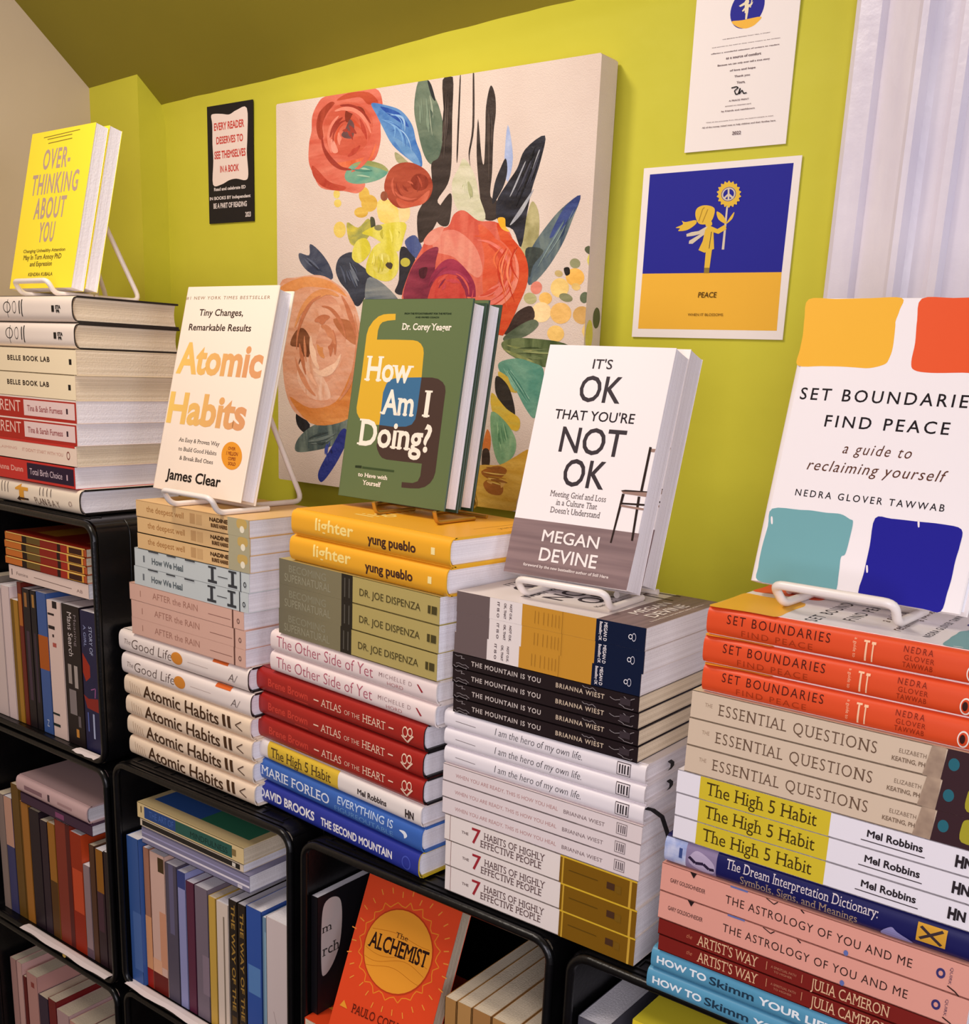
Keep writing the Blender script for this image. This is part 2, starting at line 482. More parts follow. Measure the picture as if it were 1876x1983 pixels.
COVER = {
 'yellow': [
  ('line',[(0.2057, 0.9619), (0.7717, 0.9735)],0.006,0.75,C('8c7c2c')),
  ('line',[(0.2709, 0.9471), (0.6599, 0.9531)],0.006,0.75,C('8c7c2c')),
  ('line',[(0.2941, 0.9204), (0.6692, 0.9281)],0.006,0.75,C('8c7c2c')),
  ('text','OVER-',0.2541,0.6878,0.7578,0.8784,C('b59a8c'),{'bold': 0.02, 'space': 0.08}),
  ('text','THINKING',0.1242,0.8641,0.6,0.7234,C('b59a8c'),{'bold': 0.02, 'space': 0.08}),
  ('text','ABOUT',0.228,0.7263,0.445,0.5704,C('b59a8c'),{'bold': 0.02, 'space': 0.08}),
  ('text','YOU',0.3575,0.6074,0.2952,0.414,C('b59a8c'),{'bold': 0.02, 'space': 0.08}),
  ('text','Changing Unhealthy Attention',0.1469,0.8235,0.2285,0.2486,C('6e5e2a'),{'bold': 0.015}),
  ('text','May In Turn Annoy PhD',0.1651,0.7789,0.1829,0.2139,C('6e5e2a'),{'bold': 0.015}),
  ('text','and Expression',0.2885,0.647,0.14,0.169,C('6e5e2a'),{'bold': 0.015}),
  ('text','KENDRA KUBALA',0.2872,0.6815,0.0772,0.0984,C('6e5e2a'),{'bold': 0.015})],
 'atomic': [
  ('text','#1 NEW YORK TIMES BESTSELLER',0.0311,0.9286,0.9374,0.9524,C('7c5c3c'),{'space': 0.12}),
  ('text','Tiny Changes,',0.2073,0.6847,0.8587,0.8898,C('2a1c14'),{'bold': 0.015}),
  ('text','Remarkable Results',0.1191,0.7947,0.7872,0.8184,C('2a1c14'),{'bold': 0.015}),
  ('text','Atomic',0.0573,0.9759,0.5801,0.7208,gradient_mat('foil_title',(238,196,96),(214,150,100),1,0.0,0.15,0.3),{'bold': 0.035}),
  ('text','Habits',0.045,0.9054,0.3348,0.4761,gradient_mat('foil_title',(238,196,96),(214,150,100),1,0.0,0.15,0.3),{'bold': 0.035}),
  ('text','An Easy & Proven Way',0.2299,0.6842,0.2443,0.2637,C('3a2a20'),{'serif': True}),
  ('text','to Build Good Habits',0.2438,0.668,0.2,0.2194,C('3a2a20'),{'serif': True}),
  ('text','& Break Bad Ones',0.2737,0.6479,0.1565,0.1758,C('3a2a20'),{'serif': True}),
  ('ell',(0.8298, 0.2077),(0.1064, 0.003),(-0.0227, 0.0643),C('e0932c')),
  ('text','OVER',0.78,0.8588,0.2339,0.2478,C('8a3c18'),{'bold': 0.03}),
  ('text','1 MILLION',0.7718,0.8913,0.2091,0.2264,C('8a3c18'),{'bold': 0.03}),
  ('text','COPIES',0.7988,0.8773,0.1872,0.2014,C('8a3c18'),{'bold': 0.03}),
  ('text','SOLD',0.8082,0.8866,0.1639,0.1783,C('8a3c18'),{'bold': 0.03}),
  ('text','James Clear',0.1571,0.7658,0.0551,0.1036,C('1c1410'),{'bold': 0.02})],
 'green': [
  ('poly',[(0.3479, 0.9275), (0.2861, 0.927), (0.2388, 0.9244), (0.193, 0.9141), (0.1499, 0.8915), (0.1153, 0.8579), (0.1033, 0.8217), (0.1039, 0.7892), (0.105, 0.5996), (0.0972, 0.4546), (0.1061, 0.4288), (0.1313, 0.4074), (0.1625, 0.3918), (0.2023, 0.3807), (0.2644, 0.3777), (0.331, 0.3784), (0.3308, 0.4432), (0.3274, 0.5401), (0.3468, 0.5831), (0.3721, 0.6018), (0.4112, 0.6122), (0.5153, 0.6195), (0.6526, 0.6247), (0.6472, 0.6842), (0.6426, 0.7405), (0.632, 0.7652), (0.6078, 0.7843), (0.5762, 0.7963), (0.5347, 0.801), (0.3765, 0.8014), (0.2067, 0.7995), (0.2052, 0.8447), (0.2157, 0.8709), (0.2362, 0.8857), (0.2824, 0.8936), (0.3529, 0.8976)],C('d6a832')),
  ('poly',[(0.6526, 0.6247), (0.7431, 0.6263), (0.7948, 0.6215), (0.8372, 0.6076), (0.8618, 0.5891), (0.8721, 0.5649), (0.8724, 0.5091), (0.8806, 0.179), (0.8709, 0.1499), (0.8489, 0.1247), (0.8089, 0.1033), (0.7604, 0.0919), (0.6811, 0.0864), (0.6058, 0.0845), (0.6027, 0.1111), (0.6976, 0.1134), (0.7406, 0.1256), (0.757, 0.1524), (0.756, 0.2124), (0.5922, 0.2114), (0.4383, 0.2116), (0.3948, 0.2177), (0.3669, 0.233), (0.3431, 0.2558), (0.3312, 0.2744), (0.3317, 0.3265), (0.331, 0.3784), (0.4575, 0.3756), (0.5735, 0.3824), (0.6226, 0.3954), (0.6472, 0.4224), (0.652, 0.4639), (0.6521, 0.5334)],C('48362f')),
  ('poly',[(0.4112, 0.6122), (0.5153, 0.6195), (0.6526, 0.6247), (0.6521, 0.5334), (0.652, 0.4639), (0.6472, 0.4224), (0.6226, 0.3954), (0.5735, 0.3824), (0.4575, 0.3756), (0.331, 0.3784), (0.3308, 0.4432), (0.3274, 0.5401), (0.3468, 0.5831), (0.3721, 0.6018)],C('3d6a8e')),
  ('text','How',0.1368,0.5733,0.596,0.7142,C('f2e4d2'),{'bold': 0.022, 'serif': True}),
  ('text','Am',0.3228,0.6266,0.4363,0.5533,C('f2e4d2'),{'bold': 0.022, 'serif': True}),
  ('text','I',0.7005,0.765,0.4386,0.56,C('f2e4d2'),{'bold': 0.022, 'serif': True}),
  ('text','Doing?',0.145,0.8047,0.2714,0.3974,C('f2e4d2'),{'bold': 0.022, 'serif': True}),
  ('text','Dr. Corey Yeager',0.421,0.8484,0.8508,0.8813,C('f2e4d2'),{'bold': 0.02, 'serif': True}),
  ('text','FROM THE PSYCHOTHERAPIST FOR THE PISTONS',0.4287,0.8324,0.9247,0.9329,C('1e2c1c'),{'bold': 0.03}),
  ('text','AND FAMED COACH',0.5282,0.7319,0.9074,0.9149,C('1e2c1c'),{'bold': 0.03}),
  ('poly',[(0.1568, 0.1633), (0.2183, 0.1659), (0.2191, 0.1527), (0.1571, 0.1521)],C('2a3420')),
  ('poly',[(0.2253, 0.1625), (0.5215, 0.1637), (0.5215, 0.154), (0.2267, 0.1521)],C('3a4a2c')),
  ('text','to Have with',0.1946,0.4723,0.1111,0.1309,C('f2e4d2'),{'bold': 0.02, 'serif': True}),
  ('text','Yourself',0.2452,0.418,0.0721,0.0945,C('f2e4d2'),{'bold': 0.02, 'serif': True})],
 'ok': [
  ('poly',[(-0.002, 0.2372), (0.4367, 0.2377), (1.0081, 0.2373), (0.9997, 0.0014), (0.0003, -0.001)],mat('grey_floorboards',(142,118,116),0.5,0.3,(120,98,98),(140,6,6),2)),
  ('text',"IT'S",0.3863,0.5418,0.9025,0.9423,C('3a3236'),{'bold': 0.012}),
  ('text','OK',0.3201,0.6568,0.7612,0.8693,C('3a3236'),{'bold': 0.012}),
  ('text','NOT',0.2498,0.7621,0.5391,0.6483,C('3a3236'),{'bold': 0.012}),
  ('text','OK',0.3277,0.6674,0.3986,0.5114,C('3a3236'),{'bold': 0.012}),
  ('text',"THAT YOU'RE",0.1601,0.7972,0.68,0.7207,C('241c20'),{'bold': 0.008}),
  ('text','Meeting Grief and Loss',0.2563,0.7066,0.3472,0.372,C('5c504c'),{'serif': True}),
  ('text','in a Culture That',0.318,0.6493,0.3123,0.3369,C('5c504c'),{'serif': True}),
  ('text',"Doesn't Understand",0.2838,0.6857,0.2779,0.3026,C('5c504c'),{'serif': True}),
  ('poly',[(0.9604, 0.5838), (1.0009, 0.5848), (0.9975, 0.5708), (0.9608, 0.5711)],C('9a7c70')),
  ('poly',[(0.951, 0.5915), (0.9699, 0.5901), (0.969, 0.4077), (0.9497, 0.4069)],C('2a1c18')),
  ('poly',[(0.8093, 0.3997), (0.8406, 0.406), (1.0021, 0.4092), (1.0038, 0.3874), (0.8296, 0.3907)],C('9a7c70')),
  ('poly',[(0.8059, 0.4026), (0.8401, 0.4072), (1.0038, 0.4104), (1.0043, 0.4062), (0.8208, 0.399)],C('2a1c18')),
  ('poly',[(0.8196, 0.3903), (0.8402, 0.3893), (0.8169, 0.184), (0.8046, 0.1832)],C('2a1c18')),
  ('poly',[(0.9412, 0.3858), (0.961, 0.3855), (0.9738, 0.2035), (0.9584, 0.2037)],C('2a1c18')),
  ('poly',[(0.8246, 0.3534), (1.0038, 0.3584), (1.0057, 0.3506), (0.8274, 0.3462)],C('2a1c18')),
  ('poly',[(0.8279, 0.345), (1.0042, 0.3402), (1.0052, 0.3318), (0.8311, 0.3365)],C('9a7c70')),
  ('text','MEGAN',0.2643,0.7219,0.1509,0.2009,C('f0e4de'),{'bold': 0.012}),
  ('text','DEVINE',0.2713,0.7366,0.0691,0.1236,C('f0e4de'),{'bold': 0.012}),
  ('text','foreword by the new bestselling author of Still Here',0.1544,0.8464,0.0372,0.0491,C('e8dad4'),{'bold': 0.02})],
 'setb': [
  ('blob',[(0.0036, 0.9973), (0.1386, 0.9981), (0.2999, 1.0), (0.4486, 1.0005), (0.4517, 0.9614), (0.4442, 0.9234), (0.4481, 0.9046), (0.4575, 0.8358), (0.4517, 0.798), (0.4362, 0.7785), (0.3716, 0.7643), (0.3013, 0.7649), (0.2295, 0.7662), (0.1387, 0.7654), (0.019, 0.7654), (0.0138, 0.8193), (0.0127, 0.8723), (0.0029, 0.9319)],C('eeb236')),
  ('blob',[(0.5401, 0.9976), (0.6782, 0.9993), (0.8584, 0.9975), (0.8782, 0.9525), (0.8882, 0.8814), (0.89, 0.8104), (0.8914, 0.7632), (0.7847, 0.7598), (0.6508, 0.7557), (0.5751, 0.7631), (0.5549, 0.7899), (0.5534, 0.8517), (0.5402, 0.9259)],C('e4572c')),
  ('text','SET BOUNDARIES,',0.0647,0.92,0.6482,0.6885,C('1c1418'),{'bold': 0.008, 'space': 0.16}),
  ('text','FIND PEACE',0.2152,0.7853,0.5591,0.5984,C('1c1418'),{'bold': 0.008, 'space': 0.16}),
  ('text','a guide to',0.33,0.6474,0.473,0.5091,C('5a3424'),{'shear': 0.28, 'space': 0.12}),
  ('text','reclaiming yourself',0.1753,0.8213,0.4074,0.4441,C('5a3424'),{'shear': 0.28, 'space': 0.08}),
  ('text','NEDRA GLOVER TAWWAB',0.1457,0.8389,0.3143,0.337,C('1c1418'),{'bold': 0.006, 'space': 0.2}),
  ('blob',[(0.0468, 0.2588), (0.1891, 0.2661), (0.2429, 0.2686), (0.3152, 0.267), (0.3852, 0.2683), (0.4327, 0.2551), (0.4508, 0.2467), (0.4519, 0.1933), (0.4475, 0.1381), (0.4304, 0.1238), (0.4369, 0.07), (0.4346, 0.0001), (0.3293, 0.0004), (0.1937, -0.0), (0.0523, 0.0026), (0.0395, 0.0486), (0.0368, 0.1185), (0.044, 0.1962)],C('70a4a8')),
  ('blob',[(0.5477, 0.2678), (0.6208, 0.2729), (0.7337, 0.2736), (0.8434, 0.2744), (0.9276, 0.2656), (0.936, 0.2164), (0.9316, 0.1646), (0.9324, 0.1079), (0.9279, 0.062), (0.9175, -0.0006), (0.8448, -0.0014), (0.7181, -0.0002), (0.5573, 0.0027), (0.5513, 0.0853), (0.5507, 0.175)],C('1f1c8c')),
  ('blob',[(0.5543, 0.1084), (0.5615, 0.1093), (0.5686, 0.0888), (0.5614, 0.0878)],C('ece2e2')),
  ('blob',[(0.0492, 0.2288), (0.0575, 0.2297), (0.0658, 0.2076), (0.0576, 0.2067)],C('ece2e2')),
  ('blob',[(0.7366, 0.2775), (0.7435, 0.2783), (0.7502, 0.2579), (0.7433, 0.2571)],C('ece2e2'))],
 'alch': [
  ('line',[(0.9186, 0.586), (0.8684, 0.6138), (0.8721, 0.6427), (0.8918, 0.6772), (0.8408, 0.6951), (0.8126, 0.7161), (0.8368, 0.762), (0.763, 0.7578), (0.7397, 0.7799), (0.7342, 0.821), (0.6828, 0.8196), (0.641, 0.8235), (0.6213, 0.869), (0.5709, 0.8531), (0.5284, 0.844), (0.4895, 0.8791), (0.451, 0.8414), (0.4111, 0.8434), (0.3638, 0.856), (0.3305, 0.8351), (0.3003, 0.8146), (0.2376, 0.8279), (0.2307, 0.7865), (0.2007, 0.7674), (0.1578, 0.7541), (0.1694, 0.7149), (0.1403, 0.6945), (0.0997, 0.6744), (0.1125, 0.6419), (0.1139, 0.6135), (0.071, 0.586), (0.1013, 0.5575), (0.1174, 0.5308), (0.101, 0.4979), (0.15, 0.4805), (0.1596, 0.4531), (0.151, 0.4144), (0.2048, 0.4071), (0.2369, 0.3903), (0.2418, 0.3481), (0.3008, 0.358), (0.3338, 0.342), (0.3584, 0.3045), (0.4121, 0.332), (0.4501, 0.3245), (0.4895, 0.2944), (0.5297, 0.3193), (0.5672, 0.3308), (0.619, 0.3079), (0.6452, 0.342), (0.6842, 0.3508), (0.7332, 0.352), (0.7459, 0.3873), (0.7663, 0.4121), (0.8275, 0.4147), (0.8119, 0.4562), (0.8457, 0.4754), (0.8853, 0.4963), (0.8688, 0.5298), (0.8653, 0.5584), (0.9186, 0.586)],.006,0.698,C('e88a2a')),
  ('line',[(0.9481, 0.6181), (0.9978, 0.6216)],.007,0.698,C('e8913a')),
  ('line',[(0.9229, 0.6827), (0.9705, 0.6933)],.007,0.698,C('e8913a')),
  ('line',[(0.9013, 0.7501), (0.9448, 0.7674)],.007,0.698,C('e8913a')),
  ('line',[(0.8598, 0.8164), (0.8971, 0.8396)],.007,0.698,C('e8913a')),
  ('line',[(0.7837, 0.8658), (0.8133, 0.8939)],.007,0.698,C('e8913a')),
  ('line',[(0.6852, 0.8888), (0.7058, 0.9206)],.007,0.698,C('e8913a')),
  ('line',[(0.582, 0.8827), (0.5926, 0.9168)],.007,0.698,C('e8913a')),
  ('line',[(0.4917, 0.9183), (0.492, 0.9532)],.007,0.698,C('e8913a')),
  ('line',[(0.3984, 0.8921), (0.3882, 0.9263)],.007,0.698,C('e8913a')),
  ('line',[(0.2935, 0.8971), (0.2734, 0.929)],.007,0.698,C('e8913a')),
  ('line',[(0.1975, 0.8692), (0.1683, 0.8975)],.007,0.698,C('e8913a')),
  ('line',[(0.1419, 0.8064), (0.1049, 0.8299)],.007,0.698,C('e8913a')),
  ('line',[(0.0777, 0.7537), (0.0345, 0.7713)],.007,0.698,C('e8913a')),
  ('line',[(0.0777, 0.6809), (0.0302, 0.6918)],.007,0.698,C('e8913a')),
  ('line',[(0.0206, 0.6219), (-0.0291, 0.6258)],.007,0.698,C('e8913a')),
  ('line',[(0.0529, 0.5554), (0.0031, 0.552)],.007,0.698,C('e8913a')),
  ('line',[(0.0345, 0.4845), (-0.0131, 0.4739)],.007,0.698,C('e8913a')),
  ('line',[(0.0921, 0.4277), (0.0487, 0.4104)],.007,0.698,C('e8913a')),
  ('line',[(0.1239, 0.3585), (0.0866, 0.3353)],.007,0.698,C('e8913a')),
  ('line',[(0.2337, 0.3428), (0.2041, 0.3147)],.007,0.698,C('e8913a')),
  ('line',[(0.3098, 0.3079), (0.2892, 0.2761)],.007,0.698,C('e8913a')),
  ('line',[(0.3868, 0.2566), (0.3762, 0.2225)],.007,0.698,C('e8913a')),
  ('line',[(0.4873, 0.2583), (0.487, 0.2234)],.007,0.698,C('e8913a')),
  ('line',[(0.5859, 0.2621), (0.5961, 0.2279)],.007,0.698,C('e8913a')),
  ('line',[(0.6891, 0.2692), (0.7092, 0.2373)],.007,0.698,C('e8913a')),
  ('line',[(0.7625, 0.3212), (0.7917, 0.2929)],.007,0.698,C('e8913a')),
  ('line',[(0.8545, 0.3545), (0.8915, 0.331)],.007,0.698,C('e8913a')),
  ('line',[(0.8948, 0.421), (0.938, 0.4034)],.007,0.698,C('e8913a')),
  ('line',[(0.9668, 0.4761), (1.0143, 0.4651)],.007,0.698,C('e8913a')),
  ('line',[(0.9685, 0.5493), (1.0182, 0.5455)],.007,0.698,C('e8913a')),
  ('ell',(0.4895, 0.586),(0.3553,0),(0,0.2479),C('b83a1a')),
  ('ell',(0.4895, 0.586),(0.345,0),(0,0.2407),C('e8982e')),
  ('line',[(0.1655, 0.5465), (0.2117, 0.5369), (0.258, 0.5297), (0.3043, 0.5261), (0.3506, 0.5268), (0.3969, 0.5317), (0.4432, 0.5399), (0.4895, 0.5499), (0.5358, 0.5599), (0.5821, 0.5681), (0.6284, 0.573), (0.6747, 0.5737), (0.721, 0.5701), (0.7673, 0.5629), (0.8135, 0.5533)],.003,0.698,C('c07018')),
  ('line',[(0.1768, 0.4943), (0.2215, 0.4872), (0.2662, 0.4849), (0.3108, 0.4879), (0.3555, 0.4955), (0.4002, 0.5064), (0.4448, 0.5187), (0.4895, 0.5301), (0.5342, 0.5385), (0.5788, 0.5425), (0.6235, 0.5413), (0.6682, 0.5351), (0.7128, 0.525), (0.7575, 0.5129), (0.8022, 0.501)],.003,0.698,C('c07018')),
  ('line',[(0.2057, 0.4467), (0.2462, 0.4498), (0.2868, 0.4557), (0.3273, 0.4635), (0.3679, 0.4716), (0.4084, 0.4787), (0.449, 0.4834), (0.4895, 0.4849), (0.53, 0.4829), (0.5706, 0.4778), (0.6111, 0.4705), (0.6517, 0.4623), (0.6922, 0.4548), (0.7328, 0.4491), (0.7733, 0.4465)],.003,0.698,C('c07018')),
  ('line',[(0.1825, 0.6616), (0.2263, 0.6659), (0.2702, 0.6709), (0.3141, 0.6759), (0.3579, 0.6798), (0.4018, 0.682), (0.4456, 0.682), (0.4895, 0.68), (0.5334, 0.6761), (0.5772, 0.6713), (0.6211, 0.6662), (0.6649, 0.6618), (0.7088, 0.659), (0.7527, 0.6582), (0.7965, 0.6596)],.003,0.698,C('c07018')),
  ('text','The',0.4295,0.5595,0.661,0.691,C('3a1a10'),{'serif': True}),
  ('text','ALCHEMIST',0.1795,0.7995,0.556,0.646,C('2a1410'),{'serif': True, 'bold': 0.02}),
  ('poly',[(0.0627, 0.1632), (0.095, 0.2025), (0.1497, 0.1602)],C('e8982e')),
  ('text','PAULO COELHO',0.1939,0.7854,0.153,0.2041,C('5a1a10'),{'serif': True})],
}

SPINE = {
 'lion': [
  ('ring',(0.2944,0.55),(0.0422,0),(0,0.22),0.16,C('1a1614')),
  ('line',[(0.3019, 0.85), (0.2969, 0.15)],0.035,8,C('1a1614')),
  ('ring',(0.3782,0.55),(0.022,0),(0,0.24),0.14,C('1a1614')),
  ('rect',0.4317,0.4414,0.3,0.8,C('1a1614')),
  ('rect',0.4583,0.468,0.2,0.85,C('1a1614')),
  ('rect',0.7906,0.8178,0.38,0.62,C('1a1614')),
  ('text','STA',0.8313,0.8874,0.5,0.62,C('1a1614'),{'bold': 0.05}),
  ('text','PR',0.8381,0.8785,0.36,0.46,C('1a1614'),{'bold': 0.05})],
 'cream': [
  ('text','BELLE BOOK LAB',0.2459,0.7221,0.47,0.66,C('3a2c20'),{'bold': 0.04, 'space': 0.1}),
  ('rect',0.9268,0.9536,0.4,0.62,C('1a1614'))],
 'parent': [
  ('rect',0.0,1.0,0.0,0.98,C('b02a20')),
  ('rect',0.0,1.0,0.93,1,C('ecd8cc')),
  ('text','PARENT',0.0,0.3724,0.28,0.8,C('f0c4b4'),{'bold': 0.0}),
  ('rect',0.4105,0.984,0.14,0.86,C('e8ccc6')),
  ('text','Tina & Sarah Furness',0.4509,0.8494,0.36,0.62,C('a05a5a'),{'bold': 0.02}),
  ('rect',0.8915,0.9102,0.38,0.62,C('3a2430'))],
 'thin': [
  ('text',"IT DIDN'T START WITH YOU",0.3835,0.8525,0.42,0.58,C('c48a78'),{'bold': 0.0}),
  ('text','RECLAIMING',0.0,0.3189,0.45,0.58,C('d4a494')),
  ('ring',(0.9115,0.5),(0.0187,0),(0,0.2),0.3,C('8a4a40')),
  ('rect',0.0,0.9861,0.88,1,C('c8322a'))],
 'redblack': [
  ('text','Anna Dunn',0.0725,0.3922,0.42,0.66,C('e8a898'),{'bold': 0.02}),
  ('rect',0.4448,0.9905,0.14,0.88,C('2a1830')),
  ('text','Total Birth Choice',0.4761,0.8598,0.36,0.64,C('d8c0c8'),{'bold': 0.0}),
  ('rect',0.9085,0.9231,0.35,0.6,C('c8a8b0'))],
 'arrows': [
  ('rect',0.0723,0.0787,0.42,0.85,C('5a4a44')),
  ('rect',0.108,0.1144,0.42,0.85,C('5a4a44')),
  ('rect',0.1485,0.1548,0.42,0.85,C('5a4a44')),
  ('rect',0.1837,0.19,0.42,0.85,C('5a4a44')),
  ('rect',0.2187,0.225,0.42,0.85,C('5a4a44')),
  ('poly',[(0.3078, 0.66), (0.3761, 0.86), (0.3761, 0.74), (0.4532, 0.74), (0.4532, 0.6), (0.4051, 0.6), (0.4051, 0.2), (0.3518, 0.2), (0.3518, 0.6), (0.3078, 0.6)],C('dc9a34')),
  ('poly',[(0.3176, 0.2), (0.3567, 0.36), (0.3567, 0.3), (0.4532, 0.3), (0.4532, 0.22), (0.3567, 0.22), (0.3567, 0.14)],C('3a2418')),
  ('rect',0.581,0.5868,0.52,0.84,C('5a4a44')),
  ('rect',0.6183,0.6241,0.52,0.84,C('5a4a44')),
  ('rect',0.66,0.6657,0.52,0.84,C('5a4a44')),
  ('rect',0.7013,0.7071,0.52,0.84,C('5a4a44')),
  ('text','PLAN B A Y',0.5198,0.7854,0.16,0.42,C('5a4034'),{'bold': -0.01, 'shear': -0.4}),
  ('ring',(0.9081,0.4),(0.0176,0),(0,0.1),0.3,C('a08a80'))],
 'well': [
  ('text','the deepest well',0.1,0.4453,0.38,0.74,C('a06a34'),{'bold': 0.0}),
  ('rect',0.5006,0.5454,0.2,0.8,C('c49a68')),
  ('rect',0.5553,0.6044,0.2,0.8,C('d0a874')),
  ('text','NADINE',0.6724,0.8267,0.56,0.78,C('4a3018'),{'bold': 0.05}),
  ('text','BURKE HARRIS',0.6845,0.822,0.24,0.44,C('5a3a1c'),{'bold': 0.05}),
  ('rect',0.8267,1.0,0,1,C('b0a888')),
  ('blob',[(0.9076, 0.5), (0.9076, 0.95), (0.976, 0.95), (0.976, 0.5)],C('c8a860')),
  ('ell',(0.9442,0.42),(0.0182,0),(0,0.2),C('efe6cc'))],
 'heal': [
  ('rect',0.0801,0.0962,0.3,0.66,C('6a7074')),
  ('text','How We Heal',0.1628,0.4479,0.3,0.62,C('5a6468'),{'bold': 0.03}),
  ('rect',0.6888,0.7124,0.2,0.86,C('3a3c40')),
  ('rect',0.6626,0.7383,0.1,0.24,C('3a3c40')),
  ('rect',0.6674,0.7336,0.84,0.94,C('3a3c40')),
  ('rect',0.8565,0.8794,0.2,0.86,C('3a3c40')),
  ('rect',0.8313,0.9043,0.1,0.24,C('3a3c40')),
  ('rect',0.8359,0.8998,0.84,0.94,C('3a3c40')),
  ('rect',0.7477,0.829,0.48,0.52,C('3a3c40')),
  ('rect',0.9292,0.9359,0,1,C('3a3c40')),
  ('ring',(0.9673,0.4),(0.0112,0),(0,0.14),0.4,C('3a3c40')),
  ('rect',0.1363,0.2285,0.93,1,C('3a3c40')),
  ('rect',0.3062,0.3877,0.93,1,C('3a3c40')),
  ('rect',0.4703,0.5565,0.93,1,C('3a3c40'))],
 'rain': [
  ('rect',0.1012,0.1065,0.3,0.65,C('9a6a5a')),
  ('text','AFTER the RAIN',0.2182,0.6217,0.36,0.72,C('a87868'),{'bold': 0.0}),
  ('line',[(0.7103, 0.42), (0.894, 0.42)],0.03,8,C('8a5c50')),
  ('rect',0.9077,0.919,0,1,C('6a463c')),
  ('ring',(0.9574,0.45),(0.0112,0),(0,0.14),0.4,C('7a5a50'))],
 'good': [
  ('text','The',0.0475,0.1008,0.42,0.64,C('6a5448'),{'bold': -0.01, 'shear': 0.2}),
  ('text','Good Life',0.1105,0.437,0.3,0.72,C('5a463c'),{'bold': -0.012, 'shear': 0.15}),
  ('ell',(0.4792,0.5),(0.0441,0),(0,0.26),C('d88a34')),
  ('line',[(0.5623, 0.5), (0.7174, 0.5)],0.015,8,C('b09a90')),
  ('rect',0.7444,0.8548,0.84,0.98,C('d8662c')),
  ('text','A/',0.8608,0.9307,0.28,0.6,C('6a5a54'),{'bold': -0.01, 'shear': 0.3})],
 'atomicspine': [
  ('line',[(0.0512, 0.75), (0.0612, 0.22)],0.02,8,C('a07a54')),
  ('line',[(0.0711, 0.71), (0.081, 0.22)],0.02,8,C('a07a54')),
  ('line',[(0.0909, 0.67), (0.1008, 0.22)],0.02,8,C('a07a54')),
  ('line',[(0.1106, 0.63), (0.1205, 0.22)],0.02,8,C('a07a54')),
  ('line',[(0.1303, 0.59), (0.1401, 0.22)],0.02,8,C('a07a54')),
  ('text','Atomic Habits',0.1644,0.7719,0.2,0.78,C('4a301c'),{'bold': 0.012}),
  ('poly',[(0.7972, 0.78), (0.8182, 0.78), (0.8265, 0.25), (0.8056, 0.25)],C('4a301c')),
  ('poly',[(0.8348, 0.78), (0.8556, 0.78), (0.8639, 0.25), (0.8432, 0.25)],C('4a301c')),
  ('line',[(0.9376, 0.72), (0.8968, 0.5), (0.9458, 0.32)],0.05,8,C('5a4030'))],
 'lighter': [
  ('text','lighter',0.1699,0.4264,0.38,0.8,C('fbe08a'),{'bold': 0.02}),
  ('text','yung pueblo',0.5178,0.8102,0.3,0.62,C('4a2c24'),{'bold': 0.03}),
  ('rect',0.8982,0.9198,.36,.6,C('fbe6a0'))],
 'disp': [
  ('rect',0.0,0.4257,0,1,gradient_mat('olive_fade',(112,106,84),(128,120,90),0,0.0,0.09)),
  ('text','BECOMING',0.0704,0.3239,0.54,0.82,C('8e8a72'),{'bold': 0.0}),
  ('text','SUPERNATURAL',0.0391,0.3546,0.16,0.46,C('98937a'),{'bold': 0.0}),
  ('rect',0.4257,0.4954,0.0,1,C('2c2720')),
  ('rect',0.4433,0.4781,0.14,0.86,C('57534a')),
  ('rect',0.4503,0.4712,0.14,0.86,C('2c2720')),
  ('text','DR. JOE DISPENZA',0.5399,0.8977,0.34,0.6,C('4c4224'),{'bold': 0.0}),
  ('rect',0.9387,0.988,0.34,0.62,C('4c4426')),
  ('rect',0.9552,0.9597,0.34,0.62,C('b09a52'))],
 'yet': [
  ('text','The Other Side of Yet',0.0422,0.6545,0.3,0.8,C('b0586a'),{'bold': -0.008}),
  ('text','MICHELLE D',0.6892,0.872,0.48,0.66,C('9a7a78'),{'bold': -0.01, 'space': 0.12}),
  ('text','HORD',0.7359,0.8243,0.2,0.36,C('b46a6a'),{'bold': -0.01}),
  ('poly',[(0.8985, 0.66), (0.9073, 0.66), (0.9335, 0.4), (0.9248, 0.36)],C('9a2c34'))],
 'atlas': [
  ('text','Brene Brown',0.0807,0.3406,0.36,0.66,C('cf4436'),{'bold': 0.02}),
  ('line',[(0.2562, 0.2), (0.3406, 0.2)],0.06,8,C('cf4436')),
  ('line',[(0.3786, 0.5), (0.4093, 0.5)],0.05,8,C('efcfb4')),
  ('text','ATLAS',0.4229,0.5457,0.34,0.64,C('efcfb4'),{'bold': -0.005, 'serif': True}),
  ('text','OF THE',0.5652,0.6545,0.36,0.54,C('efcfb4'),{'bold': -0.01}),
  ('text','HEART',0.6702,0.7989,0.34,0.64,C('efcfb4'),{'bold': -0.005, 'serif': True}),
  ('line',[(0.8168, 0.5), (0.8435, 0.5)],0.05,8,C('efcfb4')),
  ('ring',(0.905,0.55),(0.0145,0),(0,0.2),0.25,C('efcfb4')),
  ('ring',(0.931,0.6),(0.0129,0),(0,0.16),0.3,C('efcfb4')),
  ('line',[(0.8876, 0.4), (0.9166, 0.2), (0.9481, 0.5)],0.06,8,C('efcfb4'))],
 'high': [
  ('rect',0.0571,0.5237,0.03,0.97,C('dcb83c')),
  ('text','The High 5 Habit',0.0805,0.4792,0.28,0.76,C('5a4420'),{'bold': 0.01, 'serif': True}),
  ('text','Mel Robbins',0.644,0.8131,0.34,0.6,C('3a2e2c'),{'bold': 0.03}),
  ('text','HN',0.917,0.9647,0.26,0.6,C('3a2e2c'),{'bold': 0.05})],
 'marie': [
